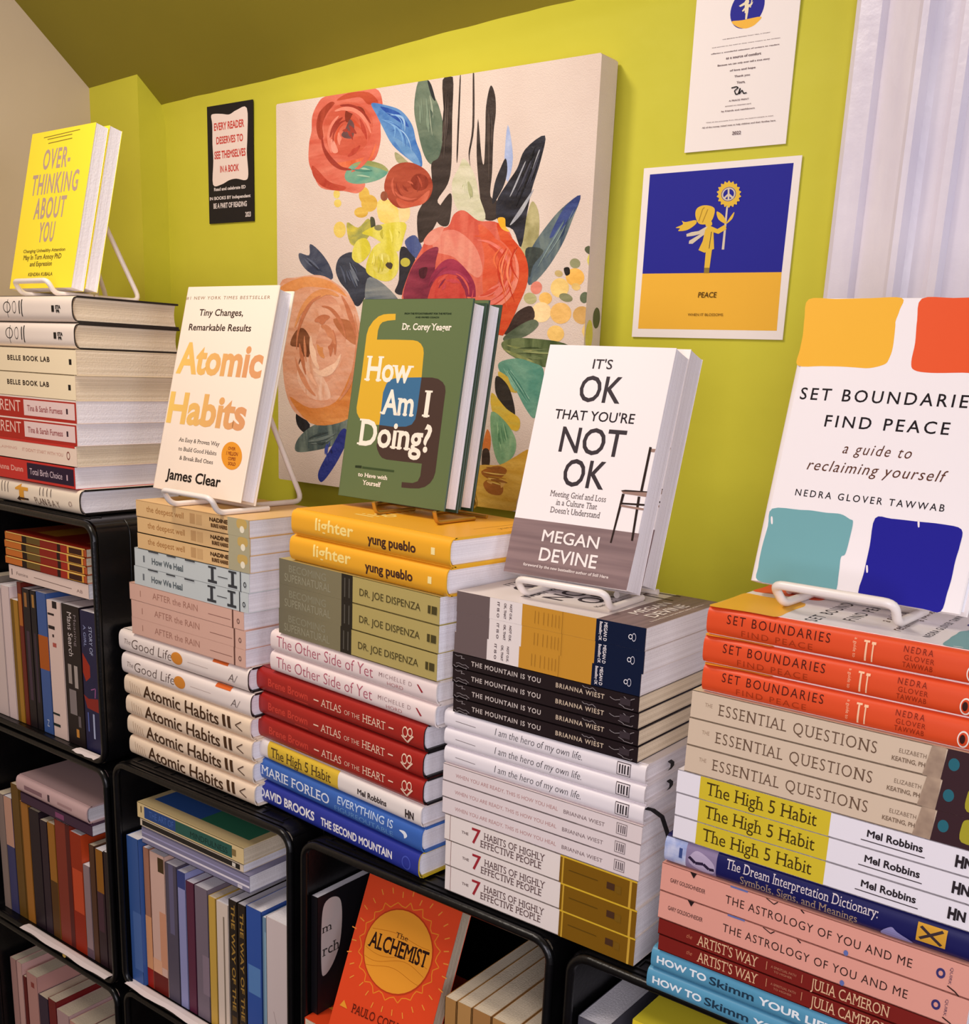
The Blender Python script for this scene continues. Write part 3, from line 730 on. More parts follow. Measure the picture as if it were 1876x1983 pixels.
  ('text','MARIE FORLEO',0.0292,0.4779,0.3,0.7,C('e6ebf4'),{'bold': 0.005, 'serif': True}),
  ('text','EVERYTHING IS',0.5283,0.8477,0.52,0.82,C('c4d6ee'),{'bold': 0.01}),
  ('text','FIGUREOUTABLE',0.5116,0.8507,0.2,0.4,C('6c98cc'),{'bold': 0.0}),
  ('blob',[(0.8836, 0.6), (0.9131, 0.64), (0.9278, 0.5), (0.9131, 0.36), (0.9072, 0.5)],C('e8eef6'))],
 'brooks': [
  ('text','DAVID BROOKS',0.0217,0.3908,0.34,0.68,C('f0ecec'),{'bold': 0.03}),
  ('text','THE SECOND MOUNTAIN',0.4329,0.8569,0.32,0.62,C('f0ecec'),{'bold': 0.03}),
  ('ring',(0.9353,0.45),(0.0238,0),(0,0.26),0.2,C('4a58b8'))],
 'okb': [
  ('rect',0.0,0.1923,0,1,C('6c5c5a')),
  ('rect',0.1923,0.3742,0,1,C('e8dcd6')),
  ('rect',0.3742,0.7603,0,1,C('c88e30')),
  ('rect',0.7603,1.0,0,1,C('101a34')),
  ('text','IT IS O',0.2356,0.2473,0.12,0.86,C('5c4c4c'),{'bold': 0.03, 'rot': 1}),
  ('text','OK, THAT',0.2746,0.2862,0.12,0.86,C('5c4c4c'),{'bold': 0.03, 'rot': 1}),
  ('text','NOT O.K.',0.3068,0.3183,0.12,0.86,C('5c4c4c'),{'bold': 0.03, 'rot': 1}),
  ('rect',0.4442,0.4467,0.22,0.8,C('9c6c24')),
  ('rect',0.4628,0.4653,0.22,0.8,C('9c6c24')),
  ('rect',0.4911,0.4936,0.22,0.8,C('9c6c24')),
  ('rect',0.5143,0.5168,0.22,0.8,C('9c6c24')),
  ('rect',0.5362,0.5387,0.22,0.8,C('9c6c24')),
  ('rect',0.5544,0.5568,0.22,0.8,C('9c6c24')),
  ('rect',0.5724,0.5749,0.22,0.8,C('9c6c24')),
  ('rect',0.5904,0.5922,0,1,C('8a6020')),
  ('text','Bestselling OK',0.7797,0.7934,0.08,0.92,C('e8e0e0'),{'bold': 0.02, 'rot': 1}),
  ('text','MEGAN D',0.8024,0.8183,0.1,0.92,C('e8e0e0'),{'bold': 0.02, 'rot': 1}),
  ('ring',(0.9318,0.52),(0.0099,0),(0,0.11),0.3,C('f0ecec')),
  ('ring',(0.9482,0.52),(0.0098,0),(0,0.18),0.2,C('d0ccd4'))],
 'mount': [
  ('text','THE MOUNTAIN IS YOU',0.1122,0.5032,0.34,0.64,C('c8bcb4'),{'bold': 0.02, 'space': 0.1}),
  ('text','BRIANNA WIEST',0.5845,0.8327,0.34,0.62,C('c8b49c'),{'bold': 0.02, 'space': 0.1}),
  ('line',[(0.0156, 0.8499554774283452), (0.0296, 0.7825986252474392), (0.0552, 0.8551103413440251), (0.0526, 0.6697382907531648), (0.062, 0.7057943624761528), (0.0725, 0.6896399738547307)],0.035,8,C('8c8484')),
  ('line',[(0.0226, 0.29683694783551406), (0.0403, 0.3518070761799241), (0.0453, 0.3241249811178117), (0.0634, 0.26962428728241666), (0.0779, 0.31635310039511905), (0.0991, 0.16764825723399115)],0.035,8,C('8c8484')),
  ('line',[(0.0086, 0.1672755434827281), (0.0228, 0.03), (0.0385, 0.1647320759665033), (0.0704, 0.0813720822190753), (0.088, 0.10298020911036303), (0.0824, 0.03)],0.035,8,C('8c8484')),
  ('line',[(0.7212, 0.8638817829732282), (0.7335, 0.7640130811615596), (0.7466, 0.8025456596878006), (0.756, 0.7400302658141038), (0.7736, 0.8565281391072623), (0.7919, 0.6980370869837303)],0.035,8,C('8c8484')),
  ('line',[(0.8601, 0.5891092981252672), (0.8709, 0.5083308906503375), (0.8865, 0.46093504850739314), (0.8988, 0.50692229097308), (0.9187, 0.5792190935444811), (0.9325, 0.5454032993011794)],0.035,8,C('8c8484')),
  ('line',[(0.9054, 0.29035235313646424), (0.9171, 0.24747052876853), (0.9285, 0.19683481182324766), (0.9338, 0.12824210132424116), (0.9715, 0.10534020904521775), (0.977, 0.18611444597129753)],0.035,8,C('8c8484')),
  ('line',[(0.9278, 0.7940212665522636), (0.9414, 0.6760726617438784), (0.9468, 0.6877542463112988), (0.9581, 0.6440250426995469), (0.9675, 0.7327866556338369), (0.9796, 0.80850429832749)],0.035,8,C('8c8484')),
  ('rect',0.911,0.9613,0.3,0.7,C('3c3236'))],
 'hero': [
  ('line',[(0.0641, 0.5), (0.1743, 0.46)],0.035,8,C('8a7e7e')),
  ('text','I am the hero of my own life.',0.2779,0.7134,0.36,0.74,C('2a2022'),{'bold': -0.012, 'shear': 0.18}),
  ('rect',0.8736,0.9353,0.2,0.84,C('5a4e52')),
  ('rect',0.8767,0.9323,0.24,0.8,C('e8dede')),
  ('rect',0.884,0.8902,0.3,0.74,C('2c2428')),
  ('rect',0.8964,0.9026,0.3,0.74,C('2c2428')),
  ('rect',0.9077,0.9139,0.3,0.74,C('2c2428')),
  ('rect',0.9221,0.9282,0.3,0.74,C('2c2428'))],
 'self': [
  ('text','WHEN YOU ARE READY, THIS IS HOW YOU HEAL',0.071,0.6087,0.36,0.58,C('b4807c'),{'bold': 0.0}),
  ('text','BRIANNA WIEST',0.6372,0.8326,0.34,0.56,C('7a6464'),{'bold': 0.0}),
  ('rect',0.886,0.9344,0.2,0.82,C('8a7c7c')),
  ('rect',0.8891,0.9313,0.24,0.78,C('e0d2d0')),
  ('rect',0.8944,0.8987,0.3,0.72,C('54464a')),
  ('rect',0.905,0.9092,0.3,0.72,C('54464a')),
  ('rect',0.9145,0.9187,0.3,0.72,C('54464a')),
  ('rect',0.9229,0.9271,0.3,0.72,C('54464a'))],
 'seven': [
  ('rect',0.0302,0.033,0,1,C('8a5c58')),
  ('text','THE',0.099,0.1376,0.46,0.56,C('6a5450'),{'bold': 0.02}),
  ('text','7',0.1562,0.206,0.24,0.82,C('a02c34'),{'bold': 0.01}),
  ('text','HABITS OF HIGHLY',0.2242,0.5532,0.52,0.78,C('5a3e3c'),{'bold': 0.0, 'serif': True}),
  ('text','EFFECTIVE PEOPLE',0.206,0.5364,0.2,0.46,C('5a3e3c'),{'bold': 0.0, 'serif': True}),
  ('rect',0.6302,1.0,0,1,C('7e5812')),
  ('rect',0.6302,1.0,0.94,1,C('d8b030')),
  ('rect',0.642,0.6501,0,0.94,C('c89c34')),
  ('rect',0.9661,0.9768,0,0.94,C('d0a43c')),
  ('line',[(0.6757, 0.55), (0.8181, 0.55)],0.03,8,C('5c4210')),
  ('rect',0.8614,0.8988,0.4,0.64,C('4a3020')),
  ('rect',0.9032,0.9293,0.36,0.62,C('7a5818'))],
 'set': [
  ('text','SET BOUNDARIES',0.0712,0.4177,0.5,0.8,C('501c14'),{'bold': 0.0, 'space': 0.14}),
  ('text','FIND PEACE',0.1253,0.3649,0.16,0.36,C('a8391a'),{'bold': 0.0, 'space': 0.12}),
  ('text','a guide to',0.4918,0.5018,0.2,0.82,C('f0b890'),{'rot': 1}),
  ('rect',0.5275,0.5331,0.15,0.78,C('f4c49c')),
  ('rect',0.5218,0.5395,0.74,0.8,C('f4c49c')),
  ('rect',0.5486,0.5529,0.15,0.78,C('f4c49c')),
  ('rect',0.5458,0.5585,0.7,0.78,C('f4c49c')),
  ('text','NEDRA',0.6413,0.7258,0.66,0.84,C('7c2616'),{'space': 0.2}),
  ('text','GLOVER',0.6454,0.7323,0.42,0.58,C('8c2c16'),{'space': 0.1}),
  ('text','TAWWAB',0.6427,0.7297,0.2,0.36,C('8c2c16'),{'space': 0.1}),
  ('ring',(0.8401,0.38),(0.0165,0),(0,0.26),0.2,C('f0e0d0')),
  ('ell',(0.8382,0.38),(0.0076,0),(0,0.14),C('3a1c18'))],
 'ess': [
  ('text','THE',0.0494,0.0757,0.5,0.64,C('9a8068'),{'bold': 0.0}),
  ('text','ESSENTIAL QUESTIONS',0.097,0.606,0.3,0.7,C('6a5240'),{'bold': -0.006, 'serif': True, 'space': 0.08}),
  ('text','ELIZABETH',0.67,0.7466,0.52,0.66,C('7a6450'),{'bold': 0.0, 'space': 0.05}),
  ('text','KEATING, PH.D.',0.6519,0.766,0.24,0.38,C('7a6450'),{'bold': 0.02}),
  ('poly',[(0.7421, 0), (0.7966, 0), (0.7966, 1), (0.7582, 1)],mat('faded_print',(184,158,132),.5,.3,(150,126,106),(60,60,60))),
  ('poly',[(0.7934, 0), (1.0, 0), (1.0, 1), (0.8016, 1)],C('3a2428')),
  ('ell',(0.8231,0.55),(0.015,0),(0,0.2),C('2a6470')),
  ('blob',[(0.8716, 0.7), (0.8839, 0.95), (0.9325, 0.9), (0.9445, 0.3), (0.8777, 0.2)],C('a49a2c'))],
 'hi5': [
  ('rect',0.0839,0.5238,0.02,0.98,C('d2ba30')),
  ('text','The High 5 Habit',0.1083,0.4828,0.26,0.8,C('443414'),{'bold': 0.0, 'serif': True}),
  ('text','Mel Robbins',0.638,0.8009,0.44,0.72,C('2c2428'),{'bold': 0.03}),
  ('line',[(0.6219, 0.28), (0.8101, 0.26)],0.04,8,C('4a4044')),
  ('text','HN',0.8929,0.9422,0.3,0.7,C('2c2428'),{'bold': 0.06})],
 'dream': [
  ('rect',0.0,0.0815,0,1,mat('dream_haze',(150,164,206),.45,.3,(206,208,226),(80,80,80))),
  ('rect',0.0554,0.0676,0.35,0.7,C('3a4a80')),
  ('rect',0.0815,0.1936,0.02,0.98,C('8a7a98')),
  ('blob',[(0.0918, 0.4), (0.1133, 0.75), (0.1474, 0.72), (0.1836, 0.5), (0.1869, 0.2), (0.1516, 0.12), (0.1133, 0.2)],C('b4a4bc')),
  ('line',[(0.0935, 0.5), (0.1176, 0.35), (0.1474, 0.4), (0.1685, 0.28), (0.1869, 0.3)],0.1,8,C('2c2038')),
  ('text','The Dream Interpretation Dictionary:',0.2284,0.7271,0.52,0.84,C('d4c8c8'),{'bold': 0.0, 'serif': True}),
  ('text','Symbols, Signs, and Meanings',0.2808,0.6673,0.16,0.42,C('a48a72'),{'bold': 0.0, 'serif': True}),
  ('rect',0.843,0.9272,0.26,0.82,C('d09a34')),
  ('line',[(0.853, 0.35), (0.9155, 0.75)],0.08,8,C('3a2c30')),
  ('line',[(0.853, 0.72), (0.9155, 0.32)],0.08,8,C('3a2c30')),
  ('blob',[(0.741, 0.08), (0.7686, 0.4), (0.7891, 0.3), (0.8363, 0.1)],C('8c86b4'))],
 'astro': [
  ('text','GARY GOLDSCHNEIDER',0.0349,0.1642,0.4,0.54,C('5c3a34'),{'bold': 0.02}),
  ('text','THE ASTROLOGY OF YOU AND ME',0.2367,0.8309,0.34,0.62,C('3a2420'),{'bold': 0.0, 'space': 0.06}),
  ('ring',(0.9117,0.5),(0.0128,0),(0,0.16),0.5,C('3c3468')),
  ('text','QUIRK',0.936,0.9436,0.25,0.78,C('4a3450'),{'rot': 1}),
  ('rect',0.2489,0.309,0.94,1,C('6470a8')),
  ('poly',[(0.1037, 1), (0.1189, 0.8), (0.1291, 1)],C('2a1c1c')),
  ('line',[(0.3719, 0.98), (0.399, 0.86), (0.4105, 0.97)],0.03,8,C('2a1c1c')),
  ('line',[(0.4863, 0.98), (0.4975, 0.9)],0.04,8,C('2a1c1c')),
  ('ell',(0.6392,0.1),(0.0071,0),(0,0.09),C('6470a8')),
  ('line',[(0.9347, 0.2), (0.9569, 0.1), (0.9695, 0.0)],0.04,8,C('3a2420'))],
 'artist': [
  ('text','the',0.1039,0.1239,0.4,0.66,C('c8805c'),{'bold': -0.01, 'shear': 0.3}),
  ('text',"ARTIST'S WAY",0.1421,0.3526,0.2,0.82,C('dcb48c'),{'bold': 0.0, 'serif': True}),
  ('rect',0.3802,0.3825,0.3,0.8,C('c08864')),
  ('text','A SPIRITUAL PATH',0.3954,0.4776,0.52,0.66,C('a86850'),{'bold': 0.02}),
  ('text','TO HIGHER',0.406,0.4658,0.3,0.42,C('a86850'),{'bold': 0.02}),
  ('rect',0.4953,0.4975,0.3,0.8,C('c08864')),
  ('text','JULIA CAMERON',0.5259,0.7618,0.2,0.82,C('dcb48c'),{'bold': 0.0, 'serif': True})],
 'skimm': [
  ('text','HOW TO',0.0219,0.2041,0.38,0.68,C('e8eef0'),{'bold': 0.03}),
  ('text','Skimm',0.2148,0.3697,0.36,0.7,C('22384a'),{'bold': 0.02}),
  ('text','YOUR LIFE',0.3852,0.6213,0.36,0.66,C('e8eef0'),{'bold': 0.03})],
}

ART = {
 'painting': [
  ('blob',[(0.0762, 0.1924), (0.1275, 0.1641), (0.107, 0.1399), (0.0761, 0.1608)],paint((28, 28, 36),(40, 40, 50))),
  ('blob',[(0.0695, 0.0864), (0.0822, 0.1237), (0.1478, 0.1655), (0.2465, 0.1858), (0.304, 0.1784), (0.2276, 0.1174), (0.1275, 0.0896)],paint((72, 88, 88),(120, 134, 124))),
  ('blob',[(0.1684, 0.0078), (0.1622, 0.0377), (0.2178, 0.1166), (0.2545, 0.1613), (0.2759, 0.142), (0.2378, 0.0758), (0.1926, 0.0217)],paint((30, 42, 120),(50, 64, 150))),
  ('blob',[(0.0857, 0.6201), (0.1246, 0.6138), (0.1285, 0.6423), (0.1706, 0.6178), (0.2047, 0.581), (0.2087, 0.5499), (0.1324, 0.5666), (0.0935, 0.5936)],paint((52, 60, 82),(86, 92, 108))),
  ('blob',[(0.2235, 0.5755), (0.238, 0.6059), (0.2818, 0.6174), (0.2966, 0.5944), (0.3543, 0.5581), (0.3408, 0.523), (0.3127, 0.4849), (0.2909, 0.4874), (0.2685, 0.5184), (0.2386, 0.5444)],paint((30, 34, 48),(62, 68, 82))),
  ('blob',[(0.3367, 0.5508), (0.3827, 0.5427), (0.446, 0.4974), (0.4468, 0.4675), (0.3561, 0.4671), (0.3307, 0.4874)],paint((84, 96, 108),(140, 144, 140))),
  ('blob',[(0.4446, 0.5469), (0.4492, 0.625), (0.4967, 0.5995), (0.4815, 0.5562), (0.4626, 0.5122), (0.4318, 0.5173)],paint((30, 30, 36),(46, 46, 56))),
  ('blob',[(0.4622, 0.6391), (0.495, 0.6514), (0.5191, 0.6182), (0.5068, 0.5945), (0.4763, 0.6146)],paint((56, 70, 122),(80, 94, 140))),
  ('blob',[(0.0083, 0.5381), (0.0777, 0.5577), (0.1664, 0.5617), (0.224, 0.5412), (0.2712, 0.5121), (0.3034, 0.4664), (0.3172, 0.4076), (0.3057, 0.3143), (0.2883, 0.2186), (0.2368, 0.181), (0.1678, 0.1682), (0.1071, 0.1771), (0.0555, 0.2055), (0.0246, 0.2756), (0.0153, 0.4025)],paint((214, 150, 116),(228, 176, 148))),
  ('blob',[(0.0124, 0.5326), (0.1076, 0.5586), (0.2049, 0.5454), (0.2657, 0.5056), (0.2051, 0.5256), (0.1076, 0.5318), (0.0368, 0.5106)],paint((218, 140, 78),(230, 160, 100))),
  ('blob',[(0.1274, 0.5263), (0.2243, 0.4992), (0.263, 0.4199), (0.2449, 0.3391), (0.1872, 0.2824), (0.1474, 0.3637), (0.1668, 0.4456)],paint((226, 170, 140),(206, 136, 104))),
  ('blob',[(0.0503, 0.378), (0.071, 0.4145), (0.1034, 0.4232), (0.1314, 0.3907), (0.1234, 0.3492), (0.0829, 0.3258), (0.0952, 0.3679)],paint((110, 62, 40),(140, 86, 58))),
  ('blob',[(0.2152, 0.4487), (0.2814, 0.444), (0.3078, 0.4206), (0.3009, 0.3835), (0.2518, 0.4065)],paint((172, 100, 62),(190, 120, 80))),
  ('blob',[(0.0453, 0.2365), (0.1275, 0.2096), (0.2266, 0.2318), (0.2832, 0.3134), (0.3051, 0.3543), (0.2958, 0.219), (0.2388, 0.1756), (0.1275, 0.1684)],paint((206, 124, 58),(222, 150, 84))),
  ('blob',[(0.1073, 0.3488), (0.1673, 0.3092), (0.207, 0.2418), (0.1275, 0.2378), (0.0766, 0.2919)],paint((234, 192, 166),(214, 150, 116))),
  ('blob',[(0.2372, 0.7617), (0.2346, 0.7548), (0.2277, 0.7515), (0.2197, 0.7532), (0.2145, 0.7592), (0.2145, 0.7667), (0.2196, 0.7722), (0.2275, 0.773), (0.2344, 0.7689)],paint((226, 206, 110),(226, 190, 90))),
  ('blob',[(0.2425, 0.7391), (0.2395, 0.7328), (0.2318, 0.7298), (0.2229, 0.7314), (0.217, 0.737), (0.2169, 0.7438), (0.2227, 0.7487), (0.2316, 0.7494), (0.2394, 0.7456)],paint((226, 206, 110),(226, 190, 90))),
  ('blob',[(0.2593, 0.6734), (0.2543, 0.6607), (0.2414, 0.6543), (0.2265, 0.6572), (0.2166, 0.6681), (0.2165, 0.682), (0.2262, 0.6921), (0.241, 0.6939), (0.254, 0.6865)],paint((226, 206, 110),(226, 190, 90))),
  ('blob',[(0.3681, 0.7325), (0.3619, 0.7198), (0.3456, 0.7135), (0.3266, 0.7169), (0.314, 0.7283), (0.3138, 0.7424), (0.326, 0.7525), (0.3448, 0.7538), (0.3614, 0.746)],paint((206, 160, 58),(226, 190, 90))),
  ('blob',[(0.3407, 0.7534), (0.3366, 0.7411), (0.326, 0.735), (0.3136, 0.738), (0.3053, 0.7487), (0.3051, 0.7621), (0.313, 0.7718), (0.3253, 0.7734), (0.3362, 0.7661)],paint((206, 160, 58),(226, 190, 90))),
  ('blob',[(0.3365, 0.7122), (0.3311, 0.7043), (0.3169, 0.7005), (0.3006, 0.7028), (0.2899, 0.71), (0.2897, 0.7188), (0.3003, 0.725), (0.3165, 0.7257), (0.3308, 0.7207)],paint((206, 160, 58),(226, 190, 90))),
  ('blob',[(0.3681, 0.735), (0.4056, 0.7387), (0.4401, 0.7121), (0.4409, 0.6833), (0.3795, 0.6883)],paint((230, 196, 84),(238, 214, 130))),
  ('blob',[(0.4399, 0.7169), (0.4731, 0.72), (0.474, 0.6914), (0.4476, 0.683)],paint((234, 206, 140),(236, 214, 160))),
  ('blob',[(0.2627, 0.6908), (0.3025, 0.6767), (0.3375, 0.6975), (0.3521, 0.6674), (0.3103, 0.6341), (0.2742, 0.6403)],paint((214, 196, 70),(150, 150, 80))),
  ('blob',[(0.3445, 0.6996), (0.3585, 0.6965), (0.3625, 0.6719), (0.3485, 0.6724)],paint((60, 62, 50),(90, 90, 60))),
  ('blob',[(0.423, 0.848), (0.4432, 0.8394), (0.4701, 0.8188), (0.4571, 0.8151), (0.4303, 0.8264)],paint((176, 170, 130),(140, 140, 100))),
  ('blob',[(0.4933, 1.0), (0.5217, 1.0), (0.5417, 0.9672), (0.5616, 0.934), (0.5772, 0.8833), (0.5716, 0.8388), (0.5444, 0.8112), (0.5181, 0.8337), (0.4971, 0.8858), (0.4824, 0.9418)],paint((80, 100, 84),(120, 134, 112))),
  ('blob',[(0.5217, 1.0), (0.5347, 0.9879), (0.5484, 0.9531), (0.5356, 0.9634)],paint((30, 36, 40),(40, 48, 50))),
  ('blob',[(0.5684, 0.9952), (0.5988, 0.9983), (0.6008, 0.908), (0.6026, 0.8093), (0.5933, 0.7644), (0.5633, 0.7293), (0.5767, 0.7101), (0.5591, 0.6736), (0.5344, 0.6462), (0.5087, 0.6352), (0.5002, 0.695), (0.5186, 0.7271), (0.5428, 0.7676), (0.5411, 0.8137), (0.5657, 0.8301), (0.5765, 0.9013)],paint((44, 36, 34),(66, 56, 52))),
  ('blob',[(0.5943, 0.7392), (0.6069, 0.7362), (0.6055, 0.6948), (0.5972, 0.6697), (0.5718, 0.6731), (0.5582, 0.697)],paint((44, 36, 34),(66, 56, 52))),
  ('blob',[(0.6191, 0.9895), (0.6228, 0.9869), (0.6215, 0.8259), (0.617, 0.8307)],paint((44, 36, 34),(66, 56, 52))),
  ('blob',[(0.6573, 0.999), (0.6614, 0.9985), (0.6669, 0.8842), (0.6567, 0.8232), (0.6624, 0.7907), (0.6529, 0.828), (0.661, 0.8848)],paint((44, 36, 34),(66, 56, 52))),
  ('blob',[(0.7095, 0.9674), (0.7232, 0.9471), (0.7276, 0.909), (0.7235, 0.8661), (0.7239, 0.7829), (0.722, 0.7298), (0.752, 0.7148), (0.7591, 0.6922), (0.7307, 0.6755), (0.7005, 0.6859), (0.6911, 0.7315), (0.6771, 0.8217), (0.6774, 0.9008), (0.6908, 0.8206), (0.6994, 0.8023), (0.7001, 0.8682), (0.699, 0.9247)],paint((44, 36, 34),(66, 56, 52))),
  ('blob',[(0.6401, 0.8178), (0.6719, 0.782), (0.6893, 0.7316), (0.7097, 0.681), (0.6648, 0.6761), (0.6203, 0.7125), (0.6057, 0.7637), (0.6257, 0.7986)],paint((186, 186, 144),(214, 208, 180))),
  ('blob',[(0.7629, 0.8799), (0.7811, 0.8095), (0.7698, 0.7579), (0.7578, 0.7981)],paint((160, 176, 214),(190, 200, 224))),
  ('blob',[(0.7612, 0.8088), (0.7669, 0.78), (0.7561, 0.7456), (0.7288, 0.7115), (0.7323, 0.7559), (0.7479, 0.7901)],paint((34, 34, 40),(50, 50, 58))),
  ('blob',[(0.8404, 0.7123), (0.8606, 0.683), (0.8609, 0.626), (0.8339, 0.5913), (0.8125, 0.6142), (0.8258, 0.6758)],paint((150, 142, 92),(190, 180, 130))),
  ('blob',[(0.8657, 0.8487), (0.8572, 0.7952), (0.8386, 0.7406), (0.8279, 0.6889), (0.8154, 0.6141), (0.7902, 0.6529), (0.7486, 0.6703), (0.7403, 0.7154), (0.7672, 0.7537), (0.7939, 0.7847), (0.814, 0.8241)],paint((26, 26, 34),(52, 54, 66))),
  ('blob',[(0.8105, 0.79), (0.8158, 0.794), (0.7906, 0.7435), (0.7773, 0.7267)],paint((150, 152, 160),(190, 190, 190))),
  ('blob',[(0.8364, 0.7321), (0.8393, 0.7298), (0.8111, 0.6853), (0.7809, 0.6645)],paint((150, 152, 160),(190, 190, 190))),
  ('blob',[(0.8503, 0.817), (0.8532, 0.8147), (0.8392, 0.7751), (0.8362, 0.7796)],paint((150, 152, 160),(190, 190, 190))),
  ('blob',[(0.968, 0.7182), (0.9496, 0.6661), (0.9264, 0.6152), (0.8863, 0.5613), (0.8422, 0.5296), (0.8355, 0.5823), (0.8491, 0.6176), (0.8852, 0.6602), (0.921, 0.6931)],paint((50, 70, 92),(110, 124, 120))),
  ('blob',[(0.968, 0.7182), (0.949, 0.6747), (0.9138, 0.6417), (0.8925, 0.6337), (0.9264, 0.6928)],paint((44, 58, 112),(66, 82, 136))),
  ('blob',[(0.8274, 0.6049), (0.8494, 0.6131), (0.8779, 0.6035), (0.8519, 0.573), (0.8423, 0.5463)],paint((40, 46, 48),(74, 84, 76))),
  ('blob',[(0.1836, 1.0), (0.2694, 1.0), (0.3556, 1.0), (0.38, 0.9658), (0.3743, 0.9199), (0.3752, 0.8776), (0.3556, 0.8366), (0.3071, 0.8305), (0.2862, 0.8126), (0.3255, 0.781), (0.3012, 0.7605), (0.2509, 0.7683), (0.1699, 0.7806), (0.1398, 0.8175), (0.1231, 0.8488), (0.1246, 0.8935), (0.1336, 0.9224), (0.1358, 0.9565), (0.1544, 0.9839)],paint((204, 92, 72),(222, 126, 104))),
  ('blob',[(0.1508, 0.9307), (0.1618, 0.9638), (0.1983, 0.9843), (0.2164, 0.9801), (0.1912, 0.9609), (0.173, 0.9335), (0.1768, 0.9039), (0.162, 0.9002)],paint((150, 52, 34),(176, 70, 48))),
  ('blob',[(0.2235, 0.9865), (0.2625, 0.9991), (0.332, 0.994), (0.3665, 0.9672), (0.3325, 0.966), (0.3046, 0.9852), (0.2556, 0.9856)],paint((176, 64, 40),(196, 84, 56))),
  ('blob',[(0.1767, 0.9234), (0.1985, 0.9602), (0.2486, 0.9792), (0.3049, 0.9688), (0.3468, 0.9318), (0.3408, 0.89), (0.3066, 0.8594), (0.25, 0.8541), (0.199, 0.8727)],paint((196, 84, 62),(214, 112, 88))),
  ('blob',[(0.2559, 0.9594), (0.284, 0.9661), (0.3154, 0.9583), (0.3298, 0.9263), (0.3089, 0.9354), (0.2842, 0.951), (0.2669, 0.9322), (0.2548, 0.9357)],paint((128, 44, 28),(150, 60, 40))),
  ('blob',[(0.2689, 0.9367), (0.2845, 0.9282), (0.2822, 0.8949), (0.2567, 0.8942), (0.2408, 0.9033), (0.255, 0.9165)],paint((96, 62, 62),(120, 84, 84))),
  ('blob',[(0.1952, 0.8926), (0.212, 0.8941), (0.2297, 0.8654), (0.2101, 0.8645)],paint((226, 140, 120),(232, 160, 140))),
  ('blob',[(0.2029, 0.838), (0.2573, 0.839), (0.3347, 0.8477), (0.3617, 0.874), (0.3486, 0.8419), (0.3072, 0.8257), (0.2358, 0.8268)],paint((206, 84, 44),(226, 120, 80))),
  ('blob',[(0.136, 0.8378), (0.1623, 0.821), (0.1996, 0.7937), (0.258, 0.7778), (0.2364, 0.7692), (0.1736, 0.7843), (0.1398, 0.8125)],paint((168, 52, 38),(190, 76, 56))),
  ('blob',[(0.3427, 0.9673), (0.3868, 0.9596), (0.4403, 0.9414), (0.4771, 0.9059), (0.4912, 0.868), (0.5085, 0.8345), (0.5094, 0.8077), (0.4698, 0.8281), (0.4159, 0.8649), (0.3813, 0.9099), (0.3603, 0.9399)],paint((52, 106, 178),(96, 144, 196))),
  ('blob',[(0.3734, 0.9572), (0.4338, 0.9374), (0.4675, 0.9022), (0.4411, 0.9138), (0.4008, 0.936)],paint((30, 74, 160),(50, 96, 176))),
  ('blob',[(0.4154, 0.8836), (0.4622, 0.8612), (0.4923, 0.8357), (0.506, 0.8116), (0.4631, 0.8333)],paint((120, 162, 204),(90, 140, 190))),
  ('blob',[(0.2541, 0.8075), (0.2789, 0.8301), (0.328, 0.8348), (0.3764, 0.8232), (0.4013, 0.8039), (0.3704, 0.7878), (0.3079, 0.7821), (0.2651, 0.7896)],paint((92, 152, 132),(130, 170, 140))),
  ('blob',[(0.2789, 0.8277), (0.328, 0.8357), (0.3833, 0.8227), (0.404, 0.8046), (0.3629, 0.817), (0.3212, 0.8247)],paint((130, 140, 80),(170, 170, 110))),
  ('blob',[(0.404, 0.8046), (0.437, 0.8212), (0.4831, 0.8188), (0.529, 0.7962), (0.5474, 0.7626), (0.5326, 0.731), (0.4928, 0.7199), (0.4466, 0.7165), (0.4126, 0.7326), (0.39, 0.7674)],paint((146, 52, 34),(176, 80, 56))),
  ('blob',[(0.5337, 0.7718), (0.5276, 0.7597), (0.511, 0.754), (0.4916, 0.7574), (0.4786, 0.7685), (0.4782, 0.782), (0.4905, 0.7915), (0.5097, 0.7925), (0.5267, 0.7848)],paint((118, 36, 24),(146, 56, 38))),
  ('blob',[(0.4326, 0.7411), (0.486, 0.7288), (0.5369, 0.754), (0.5251, 0.7267), (0.4863, 0.7184), (0.4466, 0.7189)],paint((190, 84, 58),(206, 110, 84))),
  ('blob',[(0.4027, 0.7475), (0.4, 0.7403), (0.3928, 0.7367), (0.3845, 0.7385), (0.3789, 0.7449), (0.3788, 0.7528), (0.384, 0.7586), (0.3923, 0.7594), (0.3997, 0.7551)],paint((128, 66, 48),(150, 84, 60))),
  ('blob',[(0.6149, 0.6944), (0.6453, 0.7021), (0.689, 0.6774), (0.7368, 0.673), (0.7788, 0.6512), (0.7979, 0.6192), (0.8282, 0.5915), (0.838, 0.5419), (0.8222, 0.5012), (0.8017, 0.4552), (0.7743, 0.4176), (0.6517, 0.4252), (0.5538, 0.468), (0.4598, 0.4899), (0.4748, 0.5563), (0.5158, 0.6183), (0.5468, 0.66), (0.5973, 0.6674)],paint((202, 84, 66),(218, 112, 90))),
  ('blob',[(0.7428, 0.6705), (0.7914, 0.6328), (0.8312, 0.5891), (0.8383, 0.5373), (0.8146, 0.4829), (0.7745, 0.4152), (0.7243, 0.4546), (0.7684, 0.5244), (0.7673, 0.5975)],paint((204, 62, 30),(216, 92, 50))),
